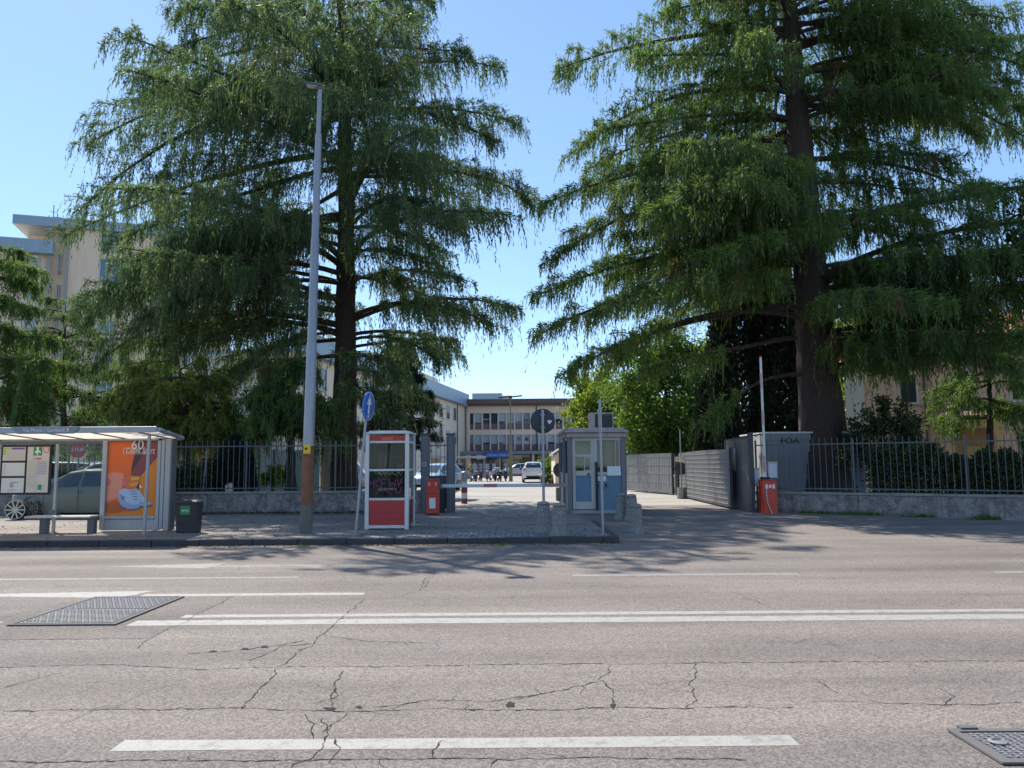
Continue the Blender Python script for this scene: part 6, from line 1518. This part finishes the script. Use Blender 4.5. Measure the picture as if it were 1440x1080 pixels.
def car(name, label, loc, rz, paint, st=HATCH, scale=1.0, group=None, wheel_r=.31, dark_cladding=False):
    t = thing(name, label, 'car', loc, rz=rz, group=group)
    def S(z): return z * scale
    def sec(r_): 
        x, zs_, zm_, zb_, zt_, ws, wm, wb, wt = r_
        h = [(ws * .97, zs_), (ws, zs_ + .06), (wm, zm_), (wm * .985, (zm_ + zb_) / 2 + .03), (wb, zb_), (wb + (wt - wb) * .5, zb_ + (zt_ - zb_) * .52), (wt, zt_ - .03 * min(1, (zt_ - zb_) / .1)), (wt * .8, zt_ + .012), (0, zt_ + .03)]
        return [(x, -y, z) for y, z in h] + [(x, y, z) for y, z in h[-2::-1]]
    # refine stations by linear interpolation
    fine = []
    for a_, c_ in zip(st[:-1], st[1:]):
        n = max(1, int(abs(c_[0] - a_[0]) / .14))
        for i in range(n): fine.append(tuple(a_[k] + (c_[k] - a_[k]) * i / n for k in range(9)))
    fine.append(st[-1])
    xf, xr = 1.28, -1.28
    vs_ = [p for r_ in fine for p in sec(r_)]; m_ = 17
    fs_ = []
    for i in range(len(fine) - 1):
        xm = (fine[i][0] + fine[i + 1][0]) / 2
        for k in range(m_ - 1):
            if k in (0, 1, m_ - 2, m_ - 3) and (abs(xm - xf) < wheel_r * 1.0 or abs(xm - xr) < wheel_r * 1.0): continue    # wheel arches
            fs_.append((i * m_ + k, i * m_ + k + 1, (i + 1) * m_ + k + 1, (i + 1) * m_ + k))
    fs_ += [tuple(range(m_)), tuple((len(fine) - 1) * m_ + k for k in range(m_))[::-1]]
    vs_ = [(x, y, S(z)) for x, y, z in vs_]
    MB().add(vs_, fs_).obj('body', paint, t, smooth=True)
    def interp(x):
        xs = [r_[0] for r_ in st]
        return [float(np.interp(x, xs, [r_[k] for r_ in st])) for k in range(9)]
    def side(x, v_, off=.008):
        r_ = interp(x); wb, wt, zb_, zt_ = r_[7], r_[8], r_[3], r_[4]
        return (wb + (wt - wb) * v_ + off, S(zb_ + (zt_ - zb_) * v_))
    MB().b2(-1.75, 1.8, -.70, .70, S(.24), S(.32)).b2(-1.6, 1.62, -.52, .52, S(.3), S(.84)).obj('underbody', M_dark, t)
    def topz(x): r_ = interp(x); return S(r_[4] + .03)
    for sgn_ in (-1, 1):
        for (xa, xb) in ((-1.62, -1.05), (-.98, -.14), (-.07, .86)):
            n = 10; V = []; F = []
            for i in range(n + 1):
                x = xa + (xb - xa) * i / n
                vt = .86
                if x > .35: vt = max(.10, .86 - (x - .35) / .5 * .10)
                if xa < -1.5 and x < -1.35: vt = .86 - (-1.35 - x) / .27 * .35
                y0_, z0_ = side(x, .07); y1_, z1_ = side(x, .07 + (vt - .07) * .5, .014); y2_, z2_ = side(x, vt)
                V += [(x, sgn_ * y0_, z0_), (x, sgn_ * y1_, z1_), (x, sgn_ * y2_, z2_)]
            for i in range(n): F += [(3 * i, 3 * i + 1, 3 * i + 4, 3 * i + 3), (3 * i + 1, 3 * i + 2, 3 * i + 5, 3 * i + 4)]
            MB().add(V, F).obj('side_window', M_cgl, t, smooth=True)
        MB().box((.80, sgn_ * .99, S(1.0)), (.14, .20, .13)).obj('mirror', paint if not dark_cladding else M_blkp, t, bevel=.03)
        for xh in (-.02, -.98):
            MB().box((xh - .12, sgn_ * .895, S(.84)), (.16, .03, .028)).obj('door_handle', paint, t, bevel=.008)
        MB().tube([(-.10, sgn_ * .886, S(.28)), (-.10, sgn_ * .889, S(.6)), (-.10, sgn_ * .865, S(.93))], .006, 4).tube([(.92, sgn_ * .886, S(.3)), (.92, sgn_ * .889, S(.6)), (.90, sgn_ * .862, S(.9))], .006, 4).tube([(-.95, sgn_ * .888, S(.45)), (-.95, sgn_ * .888, S(.93))], .006, 4).obj('door_seam', M_dark, t)
        MB().box((1.86, sgn_ * .60, S(.70)), (.30, .28, .15), rz=-sgn_ * .5).obj('headlight', M_head, t, bevel=.05)
        MB().box((-1.93, sgn_ * .68, S(.93)), (.14, .20, .24)).obj('tail_light', M_tail, t, bevel=.04)
        for x in (xf, xr):
            w_ = MB().lathe([(wheel_r * .66, -.10), (wheel_r * .96, -.10), (wheel_r, -.05), (wheel_r, .05), (wheel_r * .96, .10), (wheel_r * .66, .10)], 28, (x, sgn_ * .77, wheel_r), 'Y').obj('wheel', M_rubber, t, smooth=True)
            b = MB(); yo = sgn_ * .875
            b.lathe([(wheel_r * .62, -.012), (wheel_r * .68, -.012), (wheel_r * .68, .012), (wheel_r * .62, .012)], 24, (x, yo, wheel_r), 'Y', False)
            b.lathe([(wheel_r * .17, -.02), (wheel_r * .15, .012)], 12, (x, yo, wheel_r), 'Y')
            for k in range(10):
                a = 2 * math.pi * k / 10
                b.box((x + math.cos(a) * wheel_r * .39, yo, wheel_r + math.sin(a) * wheel_r * .39), (wheel_r * .5, .016, wheel_r * .09), ry=-a)
            b.obj('rim', M_alloy, w_)
            b = MB(); pr = []
            for k in range(15):
                a = math.pi * k / 14 * 1.08 - .04 * math.pi; pr.append((x + math.cos(a) * wheel_r * 1.12, wheel_r * .98 + math.sin(a) * wheel_r * 1.12))
            b.tube([(px_, sgn_ * .872, pz_) for px_, pz_ in pr], .028, 5)
            b.obj('wheel_arch', paint if not dark_cladding else M_blkp, t)
    def top_pane(x0_, x1_, nm, vf=.86):
        n = 6; V = []
        for i in range(n + 1):
            x = x0_ + (x1_ - x0_) * i / n; r_ = interp(x); wt = r_[8] * vf
            V += [(x, -wt, S(r_[4] + .024)), (x, -wt * .5, S(r_[4] + .034)), (x, wt * .5, S(r_[4] + .034)), (x, wt, S(r_[4] + .024))]
        F = [(4 * i + k, 4 * i + k + 1, 4 * i + k + 5, 4 * i + k + 4) for i in range(n) for k in range(3)]
        MB().add(V, F).obj(nm, M_cgl, t, smooth=True)
    top_pane(.46, 1.12, 'windscreen'); top_pane(-1.93, -1.60, 'rear_window')
    MB().box((-2.03, 0, S(.46)), (.12, 1.2, .10)).box((2.05, 0, S(.42)), (.10, 1.1, .12)).obj('bumper', M_blkp if dark_cladding else paint, t, bevel=.03)
    MB().box((-2.04, 0, S(.74)), (.03, .52, .11)).box((2.11, 0, S(.46)), (.03, .52, .11)).obj('number_plate', M_paper, t)
    return t
SC = SZ
P_green = paint_mat('sage_grey_paint', (.135, .15, .13)); P_green.node_tree.nodes['Principled BSDF'].inputs['Coat Weight'].default_value = .12; P_green.node_tree.nodes['Principled BSDF'].inputs['Metallic'].default_value = 0; P_green.node_tree.nodes['Principled BSDF'].inputs['Roughness'].default_value = .42; P_dark = paint_mat('black_paint', (.03, .032, .036)); P_white = paint_mat('white_paint', (.62, .63, .64)); P_silver = paint_mat('silver_paint', (.42, .45, .48)); P_navy = paint_mat('navy_paint', (.035, .05, .09)); P_sky = paint_mat('pale_blue_paint', (.32, .42, .52))
q = G(46, 733, SZ)
# green car: nose to the left
Yc = WY - .85 - .95
cg = at(46, 720, Yc)
car('parked_car', 'sage grey hatchback parked side-on behind the bus shelter glass', (cg.x + 1.28 * math.cos(R(4)), Yc + .80, SZ), R(176), P_green, scale=.93)
q = at(23, 719, Yc - .25)
t = thing('car_wheel', 'pale ten-spoke alloy wheel standing by the nose of the sage grey car', 'wheel', (q.x, Yc - .25, SZ), rz=R(12))
MB().lathe([(.21, -.09), (.265, -.09), (.285, -.05), (.285, .05), (.265, .09), (.21, .09)], 28, (0, 0, .285), 'Y').obj('tyre', M_rubber, t, smooth=True)
b = MB().lathe([(.245, -.105), (.262, -.105), (.262, -.08), (.245, -.08)], 26, (0, 0, .285), 'Y', False).lathe([(.06, -.10), (.05, -.06)], 12, (0, 0, .285), 'Y')
for k in range(10):
    a_ = 2 * math.pi * k / 10; b.box((math.cos(a_) * .15, -.095, .285 + math.sin(a_) * .15), (.20, .02, .035), ry=-a_)
b.obj('rim', M_alloy, t)
# cars inside the railing
q = at(150, 690, 29.0)
car('parked_car', 'pale blue car with sky-bright windscreen behind the railing left of the poster', (q.x - .2, 29, SZ), R(215), P_sky, scale=1.12, group='cars parked behind the left railing')
q = at(70, 690, 31)
car('parked_car', 'navy car partly hidden by the timetable case behind the railing', (q.x, 31, SZ), R(200), P_navy, scale=1.12, group='cars parked behind the left railing')
q = at(613, 690, 44)
car('parked_car', 'pale blue car seen through the bars of the narrow gate bay', (q.x, 44, SZ), R(250), P_sky, group='cars parked in the courtyard')
q = G(750, 679, SZ)
car('parked_car', 'white car seen from behind in the sunny courtyard', (q.x + .05, q.y + 1.9, SZ), R(89), P_white, scale=1.06, group='cars parked in the courtyard', dark_cladding=True)
q = at(724, 660, 93)
car('parked_car', 'silver car in the shade under the portico behind the white car', (q.x + .6, 93, SZ), R(178), P_silver, group='cars parked in the courtyard')
# van between the cedar trunk and the phone booth
VAN = [(-2.4, .40, .7, 1.05, 1.95, .80, .88, .88, .78), (-2.35, .30, .7, 1.1, 2.05, .86, .92, .91, .80), (-1.2, .22, .6, 1.1, 2.1, .88, .92, .91, .80), (.6, .22, .6, 1.1, 2.1, .88, .92, .91, .80), (1.1, .22, .6, 1.08, 1.95, .88, .92, .91, .78), (1.55, .22, .6, 1.05, 1.35, .88, .92, .88, .80), (1.7, .24, .6, 1.02, 1.12, .86, .9, .85, .76), (2.15, .3, .55, .88, .94, .80, .84, .78, .66), (2.3, .36, .5, .7, .74, .7, .74, .7, .6)]
q = at(498, 690, 40)
car('parked_van', 'white van glimpsed between the cedar trunk and the phone booth', (q.x - 1.2, 40, SZ), R(8), P_white, st=VAN)

# ------------------------------------------------------------------ scooters
def scooter(name, label, loc, rz, body, seat, screen=True, box=True, first=None):
    t = thing(name, label, 'scooter', loc, rz=rz, group='scooters parked in the courtyard')
    for x in (.62, -.62):
        w_ = MB().lathe([(.17, -.05), (.26, -.05), (.29, 0), (.26, .05), (.17, .05)], 20, (x, 0, .29), 'Y').obj('wheel', M_rubber, t, smooth=True)
        b = MB().lathe([(.05, -.06), (.05, .06)], 10, (x, 0, .29), 'Y')
        for k in range(6): a = k * math.pi / 3; b.box((x + math.cos(a) * .11, 0, .29 + math.sin(a) * .11), (.16, .03, .03), ry=-a)
        b.lathe([(.165, -.052), (.18, -.052), (.18, .052), (.165, .052)], 20, (x, 0, .29), 'Y', False)
        b.obj('rim', M_alloy, w_)
    MB().prism([(-.95, .62), (-.78, .80), (-.15, .76), (-.05, .45), (.22, .30), (.30, .34), (.38, .78), (.30, .98), (.46, 1.0), (.62, .72), (.70, .60), (.42, .58), (.36, .22), (-.05, .20), (-.30, .34), (-.60, .52)], -.16, .16).obj('bodywork', body, t, bevel=.04)
    MB().tube([(.40, 0, .98), (.62, .0, .29)], .035, 8).tube([(-.25, .1, .35), (-.62, .1, .29)], .04, 6).obj('fork', M_alud, t)
    MB().prism([(-.92, .80), (-.80, .86), (-.45, .84), (-.12, .82), (-.14, .77), (-.78, .79)], -.15, .15).obj('seat', seat, t, bevel=.03)
    hb = MB().tube([(.30, -.36, 1.08), (.36, -.15, 1.04), (.36, .15, 1.04), (.30, .36, 1.08)], .02, 6).obj('handlebar', M_blkp, t)
    for s_ in (-1, 1): MB().tube([(.34, s_ * .25, 1.06), (.40, s_ * .34, 1.26)], .008, 4).box((.41, s_ * .36, 1.29), (.03, .13, .08)).obj('mirror', M_blkp, hb)
    MB().box((.56, 0, .90), (.08, .2, .14)).obj('headlight', M_head, t, bevel=.03)
    if screen: MB().add([(.50, -.2, 1.05), (.50, .2, 1.05), (.36, .17, 1.5), (.36, -.17, 1.5)], [(0, 1, 2, 3)]).obj('windscreen', mat('perspex', (.30, .31, .34), .15), t)
    if box: MB().box((-.98, 0, 1.02), (.36, .42, .32)).obj('top_box', mat('topbox_white', (.62, .60, .66), .4) if box == 2 else M_blkp, t, bevel=.06)
    return t
P_mag = paint_mat('plum_paint', (.22, .03, .07)); P_gry = paint_mat('grey_scooter_paint', (.20, .20, .23)); P_blk = paint_mat('black_scooter_paint', (.03, .03, .04)); P_wht = paint_mat('white_scooter_paint', (.55, .55, .58))
for k, (px, col_, scr, bx, lab) in enumerate(((666, P_gry, True, 1, 'grey scooter with a black top box, leftmost under the canopy edge'), (675, P_mag, True, 0, 'plum coloured scooter with a tall screen between two grey ones'), (685, P_gry, True, 1, 'grey scooter in the middle of the row, with a clear screen'),
                              (693, P_wht, True, 0, 'pale scooter with a tall white screen near the blue awning post'), (702, P_blk, False, 2, 'black scooter carrying a white top box'), (711, P_blk, True, 0, 'dark scooter at the right end of the row by the courtyard lamp'))):
    q = G(px, 677.2 - (k % 2) * .6, SZ)
    scooter('scooter', lab, (q.x, q.y, SZ), R(-70 - 9 * (k % 3)), col_, M_blkp, scr, bx)

# ------------------------------------------------------------------ people standing by the scooters
M_skin = mat('skin', (.42, .25, .18), .6, var=.04, stain=0)
def skinned(name, J, E, m_, par, sub=1, root=0):
    me = bpy.data.meshes.new(name); me.from_pydata([j[0] for j in J], E, []); me.update()
    o = bpy.data.objects.new(name, me); col.objects.link(o)
    if par: o.parent = par
    md = o.modifiers.new('skin', 'SKIN'); md.use_smooth_shade = True
    for i, j in enumerate(J):
        r_ = j[1]; r_ = r_ if isinstance(r_, tuple) else (r_, r_)
        me.skin_vertices[0].data[i].radius = r_
    me.skin_vertices[0].data[root].use_root = True
    s_ = o.modifiers.new('sub', 'SUBSURF'); s_.levels = sub; s_.render_levels = sub
    me.materials.append(m_); return o
def person(label, loc, rz, top, legs, hair, step=.10, bend=.0, arm=.15):
    t = thing('person', label, 'person', loc, rz=rz, group='people by the parked scooters')
    # body: pelvis 0
    J = [((0, 0, .93), (.15, .11)), ((0, .01, 1.12), (.14, .10)), ((0, 0, 1.34), (.18, .11)), ((0, 0, 1.46), (.07, .065)), ((0, -.01, 1.53), .055), ((0, -.02, 1.62), (.078, .095)), ((0, -.015, 1.71), (.07, .085)),
         ((-.10, 0, .88), .085), ((-.11, -step * .5, .50), .058), ((-.11, step, .09), .04), ((-.12, step - .16, .035), .035),
         ((.10, 0, .88), .085), ((.11, step * .3, .50), .058), ((.11, -step, .09), .04), ((.12, -step - .16, .035), .035),
         ((-.20, 0, 1.40), .055), ((-.25, .02, 1.12), .042), ((-.22, -arm, .90), .032), ((-.215, -arm - .07, .83), (.036, .018)),
         ((.20, 0, 1.40), .055), ((.26, .0, 1.13), .042), ((.22, -arm * 1.3, .94), .032), ((.21, -arm * 1.3 - .07, .88), (.036, .018))]
    E = [(0, 1), (1, 2), (2, 3), (3, 4), (4, 5), (5, 6), (0, 7), (7, 8), (8, 9), (9, 10), (0, 11), (11, 12), (12, 13), (13, 14), (2, 15), (15, 16), (16, 17), (17, 18), (2, 19), (19, 20), (20, 21), (21, 22)]
    for hnd in (18, 22):
        hp_ = Vector(J[hnd][0]); sg = -1 if hnd == 18 else 1
        for k in range(4):
            J.append(((hp_.x + (k - 1.5) * .018, hp_.y - .035, hp_.z - .035), .0095)); E.append((hnd, len(J) - 1)); J.append(((hp_.x + (k - 1.5) * .018, hp_.y - .045, hp_.z - .07 - .008 * (k in (1, 2))), .008)); E.append((len(J) - 2, len(J) - 1))
        J.append(((hp_.x - sg * .03, hp_.y - .03, hp_.z - .01), .010)); E.append((hnd, len(J) - 1))
    skinned('body', J, E, M_skin, t, 1)
    Jt = [((0, 0, .96), (.165, .125)), ((0, .01, 1.14), (.155, .115)), ((0, 0, 1.35), (.195, .125)), ((0, 0, 1.44), (.09, .08)), ((-.205, 0, 1.39), .07), ((-.255, .02, 1.12), .056), ((-.225, -arm * .9, .93), .045), ((.205, 0, 1.39), .07), ((.265, 0, 1.13), .056), ((.225, -arm * 1.15, .97), .045)]
    skinned('jacket', Jt, [(0, 1), (1, 2), (2, 3), (2, 4), (4, 5), (5, 6), (2, 7), (7, 8), (8, 9)], top, t, 1)
    Jl = [((0, 0, .95), (.16, .12)), ((-.10, 0, .86), .10), ((-.11, -step * .5, .50), .072), ((-.11, step, .10), .055), ((.10, 0, .86), .10), ((.11, step * .3, .50), .072), ((.11, -step, .10), .055)]
    skinned('trousers', Jl, [(0, 1), (1, 2), (2, 3), (0, 4), (4, 5), (5, 6)], legs, t, 1)
    skinned('hair', [((0, .02, 1.66), (.085, .09)), ((0, .01, 1.74), (.08, .085)), ((0, .05, 1.60), (.07, .06))], [(0, 1), (0, 2)], hair, t, 1)
    b = MB()
    for s_ in (-1, 1):
        b.mat(0).lathe([(.012, 0), (.010, .008), (.002, .012)], 10, (s_ * .032, -.118, 1.645), 'Y')
    b.mat(1).add([(-.014, -.105, 1.60), (.014, -.105, 1.60), (0, -.145, 1.602), (0, -.108, 1.655)], [(0, 1, 2), (0, 2, 3), (1, 3, 2), (0, 3, 1)]).mat(2).box((0, -.110, 1.572), (.05, .014, .012))
    b.obj('face', [M_dark, M_skin, M_red], t)
    for s_ in (-1, 1): MB().lathe([(.028, -.01), (.03, 0), (.02, .012)], 10, (s_ * .085, -.01, 1.64), 'X').obj('ear', M_skin, t)
    for xx, yy in ((-.12, step - .08), (.12, -step - .08)): MB().box((xx, yy, .04), (.10, .27, .08)).obj('shoe', M_blkp, t, bevel=.03)
    return t
def cloth(n, c): return mat(n, c, .85, var=.12, scale=10, bumps=.2)
navy, blk, hiv, jean, gray = cloth('navy_cloth', (.03, .04, .08)), cloth('black_cloth', (.02, .02, .024)), cloth('lime_cloth', (.25, .33, .05)), cloth('jean_cloth', (.05, .10, .20)), cloth('grey_cloth', (.12, .12, .14))
hair_d = mat('dark_hair', (.03, .02, .015), .7)
for px, py, tp, lg, rz_, lab in ((649, 676.5, navy, navy, 30, 'person in navy jacket and dark trousers standing nearest the striped bollard'), (662.5, 677, hiv, jean, -60, 'person in lime vest and blue jeans beside the scooters'), (666.5, 676, blk, jean, 100, 'person in black jacket and jeans close to the plum scooter'), (643, 675.5, gray, blk, 170, 'person in grey jacket half hidden by the gate post')):
    q = G(px, py, SZ); person(lab, (q.x, q.y, SZ), R(rz_), tp, lg, hair_d, step=random.uniform(.03, .12))

# ------------------------------------------------------------------ courtyard lamp, stop sign
q = G(718.5, 677, SZ)
zl = at(718.5, 559, q.y).z - SZ
t = thing('street_lamp', 'slim courtyard lamp with a flat twin head before the hospital', 'street lamp', q, group='street lamps')
MB().tube([(0, 0, 0), (0, 0, 3.0), (0, 0, 3.02), (0, 0, zl)], [.16, .14, .07, .05], 12).obj('pole', mat('olive_pole', (.20, .18, .10), .6), t, smooth=True)
MB().box((-.55, 0, zl + .02), (.9, .3, .10), ry=R(-6)).box((.55, 0, zl + .10), (.9, .3, .10), ry=R(-6)).box((0, 0, zl + .03), (.3, .2, .2)).obj('lamp_head', M_slated, t)
q = at(108, 690, 26.2)
t = thing('stop_sign', 'red eight-sided stop sign behind the railing, seen over the parked cars', 'road sign', (q.x, 26.2, SZ))
zs_ = at(108, 632, 26.2).z - SZ; r_ = .30
MB().tube([(0, 0, 0), (0, 0, zs_ + .2)], .03, 10).obj('pole', M_galv, t)
pl = MB().prism([(r_ * math.cos(math.pi / 8 + k * math.pi / 4), zs_ + r_ * math.sin(math.pi / 8 + k * math.pi / 4)) for k in range(8)], -.06, -.045).obj('sign_plate', mat('stop_red', (.42, .02, .025), .45), t)
text('lettering', 'STOP', .22, M_paper, pl, (0, -.063, zs_), width=.44)
# prop pole and small concrete block behind the left railing
q = at(290, 690, WY + .55)
t = thing('leaning_stake', 'thin pale stake leaning behind the railing near the clipped evergreen', 'stake', (q.x - .12, WY + .55, hw_ - .2), ry=R(4))
MB().tube([(0, 0, 0), (0, 0, 1.5)], .018, 8).mat(1).lathe([(.02, 1.5), (.01, 1.53)], 8).obj('shaft', [M_conc, M_conc], t)
q = at(323, 690, WY + .9)
t = thing('stone_block', 'small pale stone block at the foot of the clipped evergreen', 'stone', (q.x, WY + .9, hw_ - .25))
MB().box((0, 0, .22), (.24, .2, .44)).box((0, 0, .47), (.18, .16, .08)).obj('block', M_plasl, t, bevel=.03)
# planted earth banks behind both low walls, flush below the coping
MB().b2(-40, Q.x - .2, WY + .31, 45, -.05, .13).obj('garden_bed', M_soil, **ST)
MB().zprism([(9.2, 24.2), (60, 24.2), (60, 80), (12, 80), (7.9, 44), (7.9, 28)], -.05, .13).obj('garden_bed', M_soil, **ST)

# fallen needles and leaves along the kerb, the pavement and the wall foot
rng = np.random.default_rng(77); g_ = Geo()
def litter(n, xa, xb, ya, yb, z, szz, bias=1.0):
    x = rng.uniform(xa, xb, n); y = ya + (yb - ya) * rng.random(n) ** bias
    pos = np.stack([x, y, np.full(n, z) + rng.uniform(.003, .012, n)], 1)
    d = rng.normal(size=(n, 3)); d[:, 2] *= .12
    g_.leaves(pos, d, szz * rng.uniform(.5, 1.4, n), szz * rng.uniform(.25, .6, n), rng.random(n))
litter(2600, -14, XE, KY - .02, KY - .45, 0, .045, 2.5); litter(1500, -13, XE - .2, KY + .2, WY, SZ, .05); litter(2600, -13, -3, WY - .02, WY - .8, SZ, .05, 2.2)
o = g_.obj('leaf_litter', leaf_mat('dry_leaves', (.07, .045, .025), (.22, .15, .08), .1)); o['label'] = 'fallen brown needles and leaves along kerb and pavement'; o['category'] = 'litter'; o['kind'] = 'stuff'
